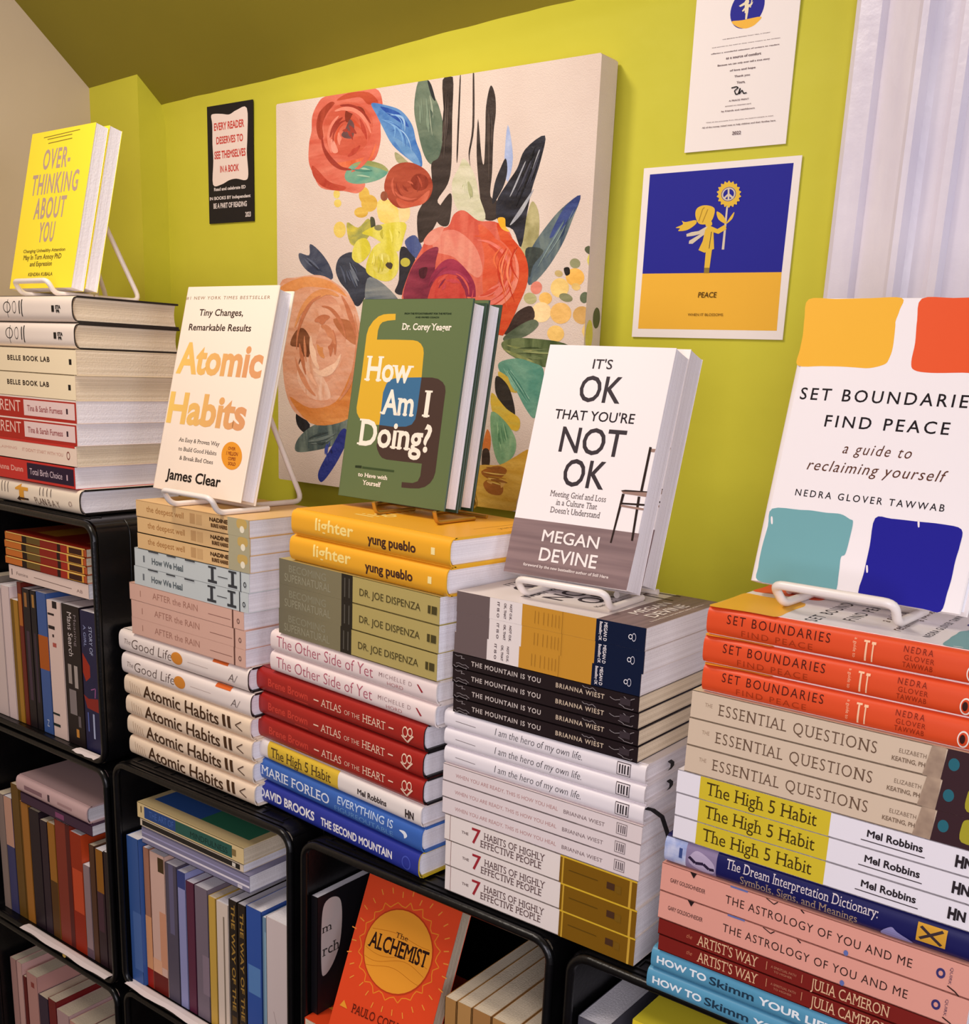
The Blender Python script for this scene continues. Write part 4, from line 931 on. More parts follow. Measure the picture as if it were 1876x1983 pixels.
  ('blob',[(0.6894, 0.6682), (0.7386, 0.6391), (0.7592, 0.584), (0.7504, 0.5292), (0.7229, 0.4828), (0.7079, 0.5389), (0.7109, 0.5989)],paint((210, 74, 44),(220, 104, 70))),
  ('blob',[(0.5537, 0.6456), (0.6164, 0.6597), (0.6795, 0.6228), (0.7063, 0.5714), (0.6953, 0.5483), (0.664, 0.5628), (0.6191, 0.5966), (0.5614, 0.6122)],paint((218, 122, 104),(226, 146, 124))),
  ('blob',[(0.5218, 0.6348), (0.5468, 0.66), (0.5847, 0.6679), (0.5729, 0.6449), (0.548, 0.6268)],paint((226, 150, 130),(216, 128, 108))),
  ('blob',[(0.4631, 0.4949), (0.4812, 0.5659), (0.5163, 0.6039), (0.5482, 0.6197), (0.5707, 0.619), (0.5636, 0.5884), (0.5589, 0.5406), (0.55, 0.4826)],paint((112, 32, 56),(150, 56, 76))),
  ('blob',[(0.5476, 0.5504), (0.5816, 0.5856), (0.6193, 0.5919), (0.6577, 0.5676), (0.6871, 0.5298), (0.6863, 0.4827), (0.6616, 0.4827), (0.6499, 0.5348), (0.6016, 0.5639), (0.5641, 0.5406)],paint((140, 34, 66),(168, 56, 80))),
  ('blob',[(0.5444, 0.5118), (0.5639, 0.5454), (0.6017, 0.5615), (0.6401, 0.5444), (0.6585, 0.4827), (0.5469, 0.4777)],paint((196, 58, 54),(210, 86, 70))),
  ('blob',[(0.5109, 0.5703), (0.5369, 0.5746), (0.5312, 0.5506), (0.5148, 0.5508)],paint((60, 20, 34),(90, 30, 44))),
  ('blob',[(0.7452, 0.6794), (0.7656, 0.6794), (0.7696, 0.6605), (0.7818, 0.6488), (0.7582, 0.6564)],paint((236, 172, 40),(240, 190, 80))),
  ('blob',[(0.3169, 0.6638), (0.3796, 0.681), (0.461, 0.6824), (0.4586, 0.6489), (0.4427, 0.6155), (0.4084, 0.6262), (0.3524, 0.6526)],paint((210, 198, 58),(226, 216, 104))),
  ('blob',[(0.2819, 0.6048), (0.2958, 0.6421), (0.3314, 0.6494), (0.3475, 0.6181), (0.311, 0.59)],paint((210, 198, 58),(226, 216, 104))),
  ('blob',[(0.3313, 0.5735), (0.353, 0.6229), (0.3944, 0.6389), (0.4375, 0.6108), (0.4407, 0.5666), (0.4105, 0.5434), (0.3615, 0.552)],paint((210, 198, 58),(226, 216, 104))),
  ('blob',[(0.3538, 0.5831), (0.3812, 0.6122), (0.4159, 0.6015), (0.4099, 0.5672), (0.3753, 0.5628)],paint((222, 214, 120),(206, 192, 70))),
  ('blob',[(0.3992, 0.5822), (0.4093, 0.5904), (0.4232, 0.5842), (0.4166, 0.572)],paint((120, 100, 60),(70, 60, 50))),
  ('blob',[(0.4811, 0.5878), (0.4776, 0.581), (0.4682, 0.5775), (0.4573, 0.579), (0.45, 0.5848), (0.4498, 0.5922), (0.4567, 0.5976), (0.4676, 0.5986), (0.4772, 0.5948)],paint((206, 196, 70),(190, 180, 70))),
  ('blob',[(0.3867, 0.6734), (0.3836, 0.6691), (0.3754, 0.6671), (0.366, 0.6683), (0.3598, 0.6721), (0.3597, 0.6768), (0.3658, 0.6801), (0.3751, 0.6806), (0.3834, 0.6779)],paint((140, 134, 90),(100, 100, 80))),
  ('blob',[(0.9512, 0.517), (0.9416, 0.5054), (0.9253, 0.502), (0.9098, 0.5085), (0.9026, 0.5218), (0.907, 0.5357), (0.9209, 0.5436), (0.9377, 0.5418), (0.9496, 0.5313)],paint((236, 200, 120),(254, 218, 138))),
  ('blob',[(0.9902, 0.5392), (0.981, 0.5289), (0.965, 0.5263), (0.9494, 0.5327), (0.9418, 0.5451), (0.9457, 0.5577), (0.9592, 0.5644), (0.976, 0.5623), (0.9882, 0.5524)],paint((236, 180, 84),(254, 198, 102))),
  ('blob',[(1.0, 0.5771), (1.0, 0.5664), (1.0, 0.5632), (1.0, 0.5691), (0.9952, 0.5814), (0.9991, 0.5942), (1.0, 0.6015), (1.0, 0.5999), (1.0, 0.5903)],paint((204, 192, 74),(222, 210, 92))),
  ('blob',[(0.9076, 0.4958), (0.9009, 0.4885), (0.8893, 0.4866), (0.878, 0.491), (0.8725, 0.4997), (0.8754, 0.5085), (0.8852, 0.5133), (0.8973, 0.5119), (0.9061, 0.505)],paint((232, 180, 90),(250, 198, 108))),
  ('blob',[(0.9071, 0.4631), (0.8967, 0.4507), (0.8788, 0.4469), (0.8619, 0.4537), (0.8539, 0.4679), (0.8587, 0.4828), (0.874, 0.4913), (0.8924, 0.4895), (0.9054, 0.4784)],paint((240, 206, 148),(255, 224, 166))),
  ('blob',[(0.9615, 0.4607), (0.9507, 0.448), (0.932, 0.4442), (0.914, 0.4514), (0.9054, 0.4661), (0.9102, 0.4814), (0.9261, 0.49), (0.9455, 0.488), (0.9594, 0.4765)],paint((228, 178, 98),(246, 196, 116))),
  ('blob',[(1.0, 0.4574), (1.0, 0.4468), (0.9898, 0.4439), (0.9742, 0.45), (0.9666, 0.4624), (0.9705, 0.4752), (0.984, 0.4823), (1.0, 0.4805), (1.0, 0.4707)],paint((206, 160, 90),(224, 178, 108))),
  ('blob',[(0.9458, 0.417), (0.9371, 0.4071), (0.9219, 0.4042), (0.9073, 0.4098), (0.9001, 0.4213), (0.9038, 0.4332), (0.9167, 0.44), (0.9325, 0.4384), (0.9439, 0.4294)],paint((240, 196, 110),(255, 214, 128))),
  ('blob',[(1.0, 0.4259), (1.0, 0.416), (1.0, 0.4128), (0.9985, 0.4178), (0.9929, 0.4287), (0.9964, 0.4403), (1.0, 0.4472), (1.0, 0.4462), (1.0, 0.4378)],paint((236, 200, 120),(254, 218, 138))),
  ('blob',[(0.8788, 0.5197), (0.8724, 0.5118), (0.8618, 0.5094), (0.852, 0.5136), (0.8476, 0.5225), (0.8506, 0.5319), (0.8597, 0.5374), (0.8706, 0.5364), (0.8781, 0.5294)],paint((214, 124, 104),(232, 142, 122))),
  ('blob',[(0.9777, 0.5715), (0.9726, 0.566), (0.9635, 0.5647), (0.9547, 0.5683), (0.9504, 0.5751), (0.9525, 0.5819), (0.9601, 0.5855), (0.9695, 0.5842), (0.9765, 0.5787)],paint((144, 144, 104),(162, 162, 122))),
  ('blob',[(1.0, 0.5983), (1.0, 0.594), (1.0, 0.5935), (0.9924, 0.5971), (0.9874, 0.6031), (0.9892, 0.6087), (0.9967, 0.6112), (1.0, 0.6095), (1.0, 0.6044)],paint((84, 90, 64),(102, 108, 82))),
  ('blob',[(0.9631, 0.4972), (0.9573, 0.4928), (0.9458, 0.4925), (0.9339, 0.4966), (0.9274, 0.503), (0.9292, 0.5088), (0.9385, 0.5113), (0.9509, 0.5092), (0.9606, 0.5036)],paint((124, 124, 86),(142, 142, 104))),
  ('blob',[(1.0, 0.4984), (1.0, 0.4916), (0.9938, 0.4894), (0.9859, 0.4929), (0.9823, 0.5005), (0.9847, 0.5085), (0.992, 0.5132), (1.0, 0.5124), (1.0, 0.5066)],paint((94, 104, 78),(112, 122, 96))),
  ('blob',[(1.0, 0.5487), (1.0, 0.5436), (1.0, 0.5423), (1.0, 0.5453), (1.0, 0.5514), (1.0, 0.5575), (1.0, 0.5609), (1.0, 0.56), (1.0, 0.5552)],paint((94, 96, 60),(112, 114, 78))),
  ('blob',[(0.8656, 0.4959), (0.859, 0.4891), (0.8472, 0.4875), (0.8357, 0.4918), (0.83, 0.5001), (0.8327, 0.5084), (0.8426, 0.5128), (0.855, 0.5113), (0.864, 0.5046)],paint((170, 164, 112),(188, 182, 130))),
  ('blob',[(0.9331, 0.5513), (0.9293, 0.5476), (0.9223, 0.5469), (0.9154, 0.5496), (0.9118, 0.5543), (0.9132, 0.5589), (0.919, 0.5612), (0.9264, 0.5601), (0.932, 0.5562)],paint((196, 170, 110),(214, 188, 128))),
  ('blob',[(1.0, 0.4806), (1.0, 0.4742), (1.0, 0.472), (1.0, 0.475), (1.0, 0.4818), (1.0, 0.4892), (1.0, 0.4938), (1.0, 0.4933), (1.0, 0.4881)],paint((120, 96, 60),(138, 114, 78))),
  ('blob',[(0.9819, 0.5219), (0.9778, 0.5178), (0.9702, 0.5169), (0.9628, 0.5198), (0.9589, 0.5251), (0.9605, 0.5302), (0.9668, 0.5328), (0.9748, 0.5317), (0.9807, 0.5274)],paint((222, 186, 110),(240, 204, 128))),
  ('blob',[(0.9354, 0.5648), (0.9487, 0.5667), (0.9523, 0.5535), (0.9419, 0.5493)],paint((30, 26, 24),(44, 40, 34))),
  ('blob',[(0.8125, 0.4691), (0.8519, 0.4829), (0.8586, 0.4501), (0.7832, 0.4177), (0.791, 0.4365)],paint((48, 34, 32),(70, 54, 48))),
  ('blob',[(0.7796, 0.4139), (0.8286, 0.4428), (0.8626, 0.453), (0.8743, 0.4393), (0.8402, 0.415), (0.7853, 0.4027)],paint((74, 88, 66),(108, 120, 96))),
  ('blob',[(0.7727, 0.3996), (0.8154, 0.4105), (0.89, 0.4087), (0.9482, 0.4012), (0.9977, 0.3802), (0.988, 0.3718), (0.9135, 0.347), (0.8439, 0.3548), (0.7868, 0.3775)],paint((66, 82, 46),(112, 126, 82))),
  ('blob',[(0.7858, 0.3938), (0.8419, 0.387), (0.9117, 0.3748), (0.8575, 0.3773)],paint((170, 170, 110),(130, 140, 84))),
  ('blob',[(0.776, 0.3854), (0.8432, 0.3669), (0.8688, 0.3556), (0.818, 0.3662)],paint((170, 170, 110),(130, 140, 84))),
  ('blob',[(0.7675, 0.3524), (0.8181, 0.3641), (0.8638, 0.3554), (0.8943, 0.3424), (0.8949, 0.2961), (0.8793, 0.2292), (0.8504, 0.2489), (0.8117, 0.3005), (0.774, 0.3279)],paint((84, 142, 122),(116, 164, 140))),
  ('blob',[(0.766, 0.3317), (0.8059, 0.3126), (0.8239, 0.2846), (0.781, 0.295)],paint((210, 180, 70),(190, 160, 60))),
  ('blob',[(0.7614, 0.3212), (0.7963, 0.2999), (0.8169, 0.2553), (0.8186, 0.2255), (0.789, 0.2455), (0.7609, 0.2816)],paint((36, 32, 30),(58, 52, 46))),
  ('blob',[(0.7493, 0.2811), (0.7942, 0.2458), (0.8347, 0.2232), (0.8256, 0.1934), (0.7585, 0.2269)],paint((214, 174, 50),(200, 180, 80))),
  ('blob',[(0.7502, 0.2348), (0.7961, 0.2124), (0.8269, 0.1725), (0.8214, 0.134), (0.7834, 0.1094), (0.7579, 0.1588)],paint((110, 158, 116),(150, 186, 140))),
  ('blob',[(0.7391, 0.1916), (0.7517, 0.1754), (0.7497, 0.141), (0.7281, 0.1436)],paint((214, 124, 56),(200, 100, 50))),
  ('blob',[(0.7283, 0.1393), (0.748, 0.143), (0.7515, 0.1066), (0.7308, 0.0895)],paint((44, 34, 30),(70, 54, 44))),
  ('blob',[(0.7005, 0.0933), (0.7808, 0.1092), (0.8216, 0.1298), (0.8675, 0.1525), (0.8547, 0.0945), (0.8382, 0.0244), (0.8246, 0.0), (0.7062, 0.0)],paint((208, 156, 50),(226, 182, 84))),
  ('blob',[(0.7281, 0.0893), (0.7756, 0.1066), (0.8052, 0.0976), (0.7826, 0.0748), (0.7452, 0.0734)],paint((150, 86, 30),(180, 110, 44))),
  ('blob',[(0.735, 0.0593), (0.7614, 0.0728), (0.7942, 0.0587), (0.7901, 0.0365), (0.7525, 0.037)],paint((150, 86, 30),(180, 110, 44))),
  ('blob',[(0.7456, 0.0647), (0.756, 0.0723), (0.7621, 0.0598)],paint((224, 176, 100),(214, 160, 70))),
  ('blob',[(0.7906, 0.0756), (0.8017, 0.0659), (0.7891, 0.0538)],paint((224, 176, 100),(214, 160, 70))),
  ('blob',[(0.3536, 0.8767), (0.3484, 0.8575), (0.3376, 0.8405), (0.3219, 0.8267), (0.3022, 0.817), (0.2796, 0.8121), (0.2789, 0.8152), (0.2984, 0.8239), (0.3131, 0.8364), (0.3266, 0.8482), (0.3407, 0.8608), (0.3502, 0.8774)],paint((206, 96, 76),(220, 110, 90))),
  ('blob',[(0.2749, 0.8169), (0.2429, 0.8198), (0.2127, 0.8322), (0.1884, 0.8526), (0.173, 0.8784), (0.1688, 0.9062), (0.1728, 0.9057), (0.182, 0.88), (0.2003, 0.8595), (0.2206, 0.8425), (0.2447, 0.8274), (0.2742, 0.8203)],paint((150, 48, 36),(164, 62, 50))),
  ('blob',[(0.2381, 0.9746), (0.2627, 0.9741), (0.2869, 0.9682), (0.3091, 0.9573), (0.3278, 0.9421), (0.3418, 0.9238), (0.3387, 0.9226), (0.3216, 0.9377), (0.3018, 0.9478), (0.2829, 0.9571), (0.2625, 0.9667), (0.2389, 0.9714)],paint((150, 48, 36),(164, 62, 50))),
  ('blob',[(0.2186, 0.9638), (0.2495, 0.9689), (0.2814, 0.9637), (0.3101, 0.9493), (0.3318, 0.9275), (0.3438, 0.9014), (0.3398, 0.9011), (0.3237, 0.9238), (0.3009, 0.9392), (0.2775, 0.951), (0.2507, 0.9604), (0.2207, 0.9605)],paint((222, 128, 106),(236, 142, 120))),
  ('blob',[(0.2637, 0.9582), (0.2881, 0.9511), (0.3093, 0.9378), (0.3249, 0.9197), (0.3334, 0.8989), (0.3338, 0.8776), (0.3313, 0.8781), (0.3274, 0.8985), (0.3163, 0.9163), (0.3027, 0.932), (0.2858, 0.9464), (0.2636, 0.956)],paint((206, 96, 76),(220, 110, 90))),
  ('blob',[(0.3057, 0.9358), (0.3144, 0.9274), (0.3213, 0.9179), (0.3264, 0.9078), (0.3294, 0.8972), (0.3303, 0.8866), (0.3267, 0.887), (0.321, 0.8969), (0.3133, 0.9052), (0.3092, 0.9133), (0.3078, 0.9233), (0.3034, 0.9336)],paint((176, 60, 44),(190, 74, 58))),
  ('blob',[(0.204, 0.8647), (0.1936, 0.8839), (0.191, 0.9044), (0.1966, 0.9235), (0.2096, 0.9391), (0.2285, 0.9493), (0.2302, 0.9464), (0.2159, 0.9335), (0.2094, 0.9176), (0.205, 0.9023), (0.2019, 0.8852), (0.207, 0.8663)],paint((222, 128, 106),(236, 142, 120))),
  ('blob',[(0.1995, 0.9016), (0.2019, 0.9143), (0.2081, 0.9256), (0.2175, 0.9349), (0.2296, 0.9415), (0.2435, 0.9452), (0.2445, 0.9423), (0.2338, 0.9351), (0.227, 0.9258), (0.2197, 0.9186), (0.21, 0.9115), (0.203, 0.9012)],paint((150, 48, 36),(164, 62, 50))),
  ('blob',[(0.2758, 0.9389), (0.2838, 0.9355), (0.2913, 0.9311), (0.2981, 0.9258), (0.3039, 0.9198), (0.3087, 0.9132), (0.3064, 0.9123), (0.299, 0.9169), (0.2911, 0.92), (0.2856, 0.9243), (0.2811, 0.9308), (0.275, 0.9367)],paint((196, 72, 44),(210, 86, 58))),
  ('blob',[(0.3069, 0.8717), (0.3014, 0.8642), (0.2942, 0.8581), (0.2855, 0.8535), (0.2756, 0.8507), (0.2649, 0.8497), (0.2646, 0.853), (0.2729, 0.8582), (0.2785, 0.8648), (0.2848, 0.8681), (0.2944, 0.8694), (0.3035, 0.8733)],paint((176, 60, 44),(190, 74, 58))),
  ('blob',[(0.2106, 0.8904), (0.2101, 0.905), (0.2153, 0.9183), (0.2256, 0.9288), (0.2397, 0.9354), (0.2561, 0.9373), (0.2562, 0.9356), (0.2417, 0.9316), (0.2309, 0.9236), (0.2222, 0.9146), (0.2149, 0.904), (0.2126, 0.8905)],paint((150, 48, 36),(164, 62, 50))),
  ('blob',[(0.2224, 0.8838), (0.2191, 0.8949), (0.22, 0.9059), (0.2249, 0.9157), (0.2332, 0.9233), (0.2442, 0.9281), (0.245, 0.9264), (0.2364, 0.92), (0.2316, 0.9117), (0.2276, 0.9037), (0.224, 0.8948), (0.2243, 0.8844)],paint((196, 72, 44),(210, 86, 58))),
  ('blob',[(0.2687, 0.9238), (0.2752, 0.9212), (0.2812, 0.9177), (0.2864, 0.9133), (0.2907, 0.9082), (0.2938, 0.9027), (0.29, 0.9018), (0.2826, 0.9045), (0.2751, 0.9051), (0.2721, 0.9076), (0.2712, 0.9141), (0.2677, 0.9205)],paint((150, 48, 36),(164, 62, 50))),
  ('blob',[(0.2336, 0.88), (0.2298, 0.8859), (0.2276, 0.8922), (0.2271, 0.8987), (0.2283, 0.9049), (0.2311, 0.9105), (0.2345, 0.9087), (0.237, 0.902), (0.2418, 0.8968), (0.2421, 0.8932), (0.2382, 0.8882), (0.2367, 0.8817)],paint((222, 128, 106),(236, 142, 120))),
  ('blob',[(0.2449, 0.9136), (0.2482, 0.9151), (0.2518, 0.916), (0.2555, 0.9165), (0.2593, 0.9165), (0.2632, 0.916), (0.2629, 0.914), (0.2595, 0.9116), (0.2572, 0.9086), (0.2548, 0.9083), (0.2509, 0.9105), (0.2464, 0.9118)],paint((150, 48, 36),(164, 62, 50))),
  ('blob',[(0.2585, 0.9126), (0.2661, 0.9112), (0.273, 0.9075), (0.2782, 0.9022), (0.2809, 0.8957), (0.2809, 0.8892), (0.2783, 0.8898), (0.2748, 0.8953), (0.2696, 0.8984), (0.2669, 0.9012), (0.2644, 0.9062), (0.2587, 0.9103)],paint((150, 48, 36),(164, 62, 50))),
  ('blob',[(0.4123, 0.7618), (0.4106, 0.7684), (0.4104, 0.775), (0.4117, 0.7814), (0.4146, 0.7874), (0.4188, 0.793), (0.4199, 0.7925), (0.4172, 0.7866), (0.4162, 0.7804), (0.415, 0.7745), (0.4134, 0.7684), (0.4135, 0.762)],paint((168, 70, 48),(182, 84, 62))),
  ('blob',[(0.4279, 0.7457), (0.4199, 0.7541), (0.4151, 0.7634), (0.4136, 0.773), (0.4155, 0.7823), (0.4208, 0.7907), (0.4225, 0.7899), (0.4201, 0.7811), (0.4212, 0.7724), (0.4225, 0.7641), (0.4242, 0.7553), (0.4294, 0.7464)],paint((188, 88, 64),(202, 102, 78))),
  ('blob',[(0.497, 0.7369), (0.4816, 0.7339), (0.465, 0.7347), (0.449, 0.7391), (0.4353, 0.7467), (0.4257, 0.7567), (0.4278, 0.7572), (0.4394, 0.7491), (0.4531, 0.7443), (0.4662, 0.7407), (0.4805, 0.7377), (0.4958, 0.7384)],paint((188, 88, 64),(202, 102, 78))),
  ('blob',[(0.4986, 0.7888), (0.5048, 0.7842), (0.5095, 0.779), (0.5128, 0.7733), (0.5144, 0.7674), (0.5143, 0.7616), (0.5124, 0.7618), (0.51, 0.7675), (0.5059, 0.7724), (0.5032, 0.7772), (0.5013, 0.7826), (0.4975, 0.7879)],paint((168, 70, 48),(182, 84, 62))),
  ('blob',[(0.4509, 0.7445), (0.4425, 0.7493), (0.4357, 0.7552), (0.4312, 0.7619), (0.4291, 0.769), (0.4295, 0.776), (0.4311, 0.7757), (0.4329, 0.7689), (0.4371, 0.7628), (0.441, 0.7571), (0.4451, 0.751), (0.4517, 0.7454)],paint((134, 46, 32),(148, 60, 46))),
  ('blob',[(0.493, 0.7848), (0.5002, 0.7789), (0.5046, 0.7721), (0.5059, 0.7648), (0.5039, 0.7579), (0.4989, 0.7519), (0.4977, 0.7527), (0.5006, 0.759), (0.5002, 0.7654), (0.4991, 0.7714), (0.4972, 0.7778), (0.4921, 0.7841)],paint((134, 46, 32),(148, 60, 46))),
  ('blob',[(0.462, 0.7483), (0.4549, 0.751), (0.4488, 0.7548), (0.444, 0.7593), (0.4409, 0.7644), (0.4397, 0.7698), (0.441, 0.7697), (0.4439, 0.7648), (0.4483, 0.7607), (0.4523, 0.7569), (0.4565, 0.7527), (0.4624, 0.7491)],paint((168, 70, 48),(182, 84, 62))),
  ('blob',[(0.4849, 0.7528), (0.481, 0.7518), (0.4768, 0.7512), (0.4725, 0.7511), (0.4681, 0.7516), (0.4638, 0.7526), (0.4642, 0.7534), (0.4685, 0.7536), (0.4723, 0.7544), (0.4758, 0.7545), (0.4799, 0.7537), (0.4842, 0.7536)],paint((168, 70, 48),(182, 84, 62))),
  ('blob',[(0.4696, 0.7545), (0.4637, 0.756), (0.4585, 0.7585), (0.4544, 0.7619), (0.4519, 0.7658), (0.4511, 0.77), (0.4532, 0.7698), (0.4566, 0.7664), (0.4611, 0.7643), (0.4636, 0.7623), (0.4656, 0.7589), (0.4698, 0.7559)],paint((134, 46, 32),(148, 60, 46))),
  ('blob',[(0.4665, 0.7781), (0.4713, 0.7783), (0.4761, 0.7775), (0.4804, 0.7757), (0.4838, 0.7731), (0.4859, 0.7699), (0.4841, 0.7697), (0.4803, 0.7717), (0.4763, 0.7722), (0.474, 0.7731), (0.4714, 0.7754), (0.4671, 0.7768)],paint((188, 88, 64),(202, 102, 78))),
  ('blob',[(0.2956, 0.4575), (0.309, 0.411), (0.3104, 0.3614), (0.2996, 0.3131), (0.2774, 0.2706), (0.2455, 0.2382), (0.2436, 0.2425), (0.2707, 0.2785), (0.2863, 0.3208), (0.2959, 0.3636), (0.3002, 0.4089), (0.2923, 0.4553)],paint((202, 130, 92),(216, 144, 106))),
  ('blob',[(0.069, 0.4309), (0.0897, 0.4737), (0.1203, 0.5056), (0.1573, 0.5232), (0.1964, 0.525), (0.2334, 0.5112), (0.2314, 0.5061), (0.1951, 0.5115), (0.1612, 0.5015), (0.1299, 0.4864), (0.0986, 0.4648), (0.0736, 0.4288)],paint((212, 140, 84),(226, 154, 98))),
  ('blob',[(0.2477, 0.509), (0.2641, 0.4935), (0.278, 0.4749), (0.2893, 0.4537), (0.2976, 0.4304), (0.3026, 0.4057), (0.2987, 0.4049), (0.2887, 0.4266), (0.2759, 0.4445), (0.2661, 0.4631), (0.2577, 0.4847), (0.2456, 0.5047)],paint((188, 112, 76),(202, 126, 90))),
  ('blob',[(0.1472, 0.2429), (0.1257, 0.2537), (0.1063, 0.2697), (0.09, 0.2903), (0.0774, 0.3147), (0.0692, 0.3418), (0.073, 0.3431), (0.0858, 0.3199), (0.1019, 0.3019), (0.1161, 0.2839), (0.1302, 0.2637), (0.1484, 0.2475)],paint((202, 130, 92),(216, 144, 106))),
  ('blob',[(0.0742, 0.3708), (0.0773, 0.4102), (0.0896, 0.4467), (0.11, 0.4769), (0.1363, 0.4985), (0.1663, 0.5096), (0.1668, 0.506), (0.1394, 0.4908), (0.1177, 0.4667), (0.0996, 0.4396), (0.0843, 0.4083), (0.0773, 0.3711)],paint((188, 112, 76),(202, 126, 90))),
  ('blob',[(0.1534, 0.2708), (0.1412, 0.2766), (0.1298, 0.2845), (0.1195, 0.2943), (0.1104, 0.3059), (0.1027, 0.319), (0.1056, 0.3212), (0.1165, 0.3123), (0.1282, 0.3062), (0.1371, 0.2978), (0.1447, 0.2855), (0.1544, 0.2748)],paint((226, 170, 138),(240, 184, 152))),
  ('blob',[(0.1103, 0.3001), (0.1015, 0.3141), (0.0945, 0.3296), (0.0895, 0.3463), (0.0867, 0.3637), (0.086, 0.3815), (0.0897, 0.3814), (0.0954, 0.3653), (0.1032, 0.3514), (0.1075, 0.3372), (0.1089, 0.3202), (0.1131, 0.3033)],paint((188, 112, 76),(202, 126, 90))),
  ('blob',[(0.1751, 0.4833), (0.1995, 0.4815), (0.2222, 0.4711), (0.2415, 0.4531), (0.2557, 0.429), (0.2637, 0.4008), (0.2612, 0.4002), (0.2504, 0.4255), (0.2346, 0.4446), (0.2176, 0.4605), (0.1982, 0.4741), (0.1753, 0.4801)],paint((188, 112, 76),(202, 126, 90))),
  ('blob',[(0.1125, 0.334), (0.1079, 0.3468), (0.1049, 0.3603), (0.1035, 0.3742), (0.1038, 0.3882), (0.1057, 0.402), (0.1082, 0.4013), (0.11, 0.3876), (0.1135, 0.375), (0.1148, 0.3629), (0.1138, 0.3495), (0.1148, 0.3355)],paint((202, 130, 92),(216, 144, 106))),
  ('blob',[(0.2458, 0.3547), (0.2337, 0.3276), (0.2143, 0.3075), (0.1903, 0.2976), (0.165, 0.2992), (0.1419, 0.3123), (0.1449, 0.3173), (0.168, 0.3132), (0.1882, 0.3206), (0.2056, 0.3278), (0.225, 0.3366), (0.2413, 0.3566)],paint((236, 194, 164),(250, 208, 178))),
  ('blob',[(0.1454, 0.4456), (0.1558, 0.453), (0.1671, 0.4578), (0.1788, 0.46), (0.1907, 0.4596), (0.2022, 0.4564), (0.2006, 0.4504), (0.1892, 0.4447), (0.18, 0.4358), (0.1719, 0.4342), (0.1609, 0.4393), (0.1484, 0.4404)],paint((188, 112, 76),(202, 126, 90))),
  ('blob',[(0.1613, 0.3155), (0.1465, 0.326), (0.1349, 0.3417), (0.1278, 0.3611), (0.1258, 0.3822), (0.1291, 0.4031), (0.1343, 0.401), (0.1389, 0.3819), (0.1483, 0.3684), (0.1527, 0.3563), (0.1548, 0.3387), (0.1634, 0.3218)],paint((236, 194, 164),(250, 208, 178))),
  ('blob',[(0.2159, 0.4212), (0.2227, 0.4102), (0.2271, 0.3975), (0.2289, 0.3838), (0.2281, 0.37), (0.2246, 0.3567), (0.2209, 0.3589), (0.2185, 0.3723), (0.2132, 0.3828), (0.212, 0.3918), (0.2143, 0.404), (0.2129, 0.4176)],paint((188, 112, 76),(202, 126, 90))),
  ('blob',[(0.1707, 0.4321), (0.1861, 0.4341), (0.2009, 0.4294), (0.2134, 0.4185), (0.222, 0.403), (0.2256, 0.3846), (0.2207, 0.3842), (0.2113, 0.397), (0.1999, 0.402), (0.1929, 0.408), (0.1852, 0.4196), (0.1721, 0.4262)],paint((202, 130, 92),(216, 144, 106))),
  ('blob',[(0.2156, 0.3917), (0.2167, 0.383), (0.2162, 0.3742), (0.2143, 0.3657), (0.211, 0.3578), (0.2065, 0.3509), (0.2031, 0.3553), (0.2014, 0.3657), (0.1969, 0.3741), (0.1978, 0.3779), (0.2051, 0.3823), (0.2109, 0.3901)],paint((188, 112, 76),(202, 126, 90))),
  ('blob',[(0.1832, 0.3459), (0.1742, 0.3473), (0.1661, 0.3522), (0.1597, 0.36), (0.1557, 0.37), (0.1544, 0.381), (0.1596, 0.381), (0.1675, 0.3747), (0.176, 0.3748), (0.1779, 0.3725), (0.178, 0.362), (0.1831, 0.3524)],paint((212, 140, 84),(226, 154, 98))),
  ('blob',[(0.7976, 0.6035), (0.8105, 0.5767), (0.8131, 0.5485), (0.805, 0.5215), (0.7869, 0.498), (0.7602, 0.4803), (0.7584, 0.4828), (0.7808, 0.5025), (0.7931, 0.5261), (0.8003, 0.5501), (0.8028, 0.5757), (0.7947, 0.6023)],paint((226, 132, 108),(240, 146, 122))),
  ('blob',[(0.8116, 0.5479), (0.8048, 0.5242), (0.7901, 0.5031), (0.7686, 0.4861), (0.7416, 0.4748), (0.711, 0.4699), (0.7107, 0.4729), (0.7384, 0.4815), (0.7601, 0.4956), (0.779, 0.5104), (0.7969, 0.5271), (0.808, 0.5484)],paint((226, 132, 108),(240, 146, 122))),
  ('blob',[(0.757, 0.6307), (0.7763, 0.6167), (0.7913, 0.5998), (0.8011, 0.5807), (0.8053, 0.5606), (0.8036, 0.5405), (0.7999, 0.5413), (0.7965, 0.5607), (0.7875, 0.5782), (0.779, 0.5947), (0.77, 0.6121), (0.755, 0.6282)],paint((214, 100, 74),(228, 114, 88))),
  ('blob',[(0.793, 0.5213), (0.7827, 0.5079), (0.7693, 0.4965), (0.7532, 0.4875), (0.7349, 0.4812), (0.7152, 0.478), (0.7146, 0.4814), (0.7317, 0.4889), (0.7451, 0.4989), (0.7588, 0.5065), (0.775, 0.513), (0.7893, 0.5229)],paint((196, 66, 44),(210, 80, 58))),
  ('blob',[(0.6821, 0.6441), (0.7116, 0.643), (0.7399, 0.6353), (0.7647, 0.6217), (0.7841, 0.6033), (0.7966, 0.5817), (0.7938, 0.5811), (0.7782, 0.6004), (0.7574, 0.6149), (0.7354, 0.6269), (0.7109, 0.6372), (0.6827, 0.6416)],paint((206, 80, 48),(220, 94, 62))),
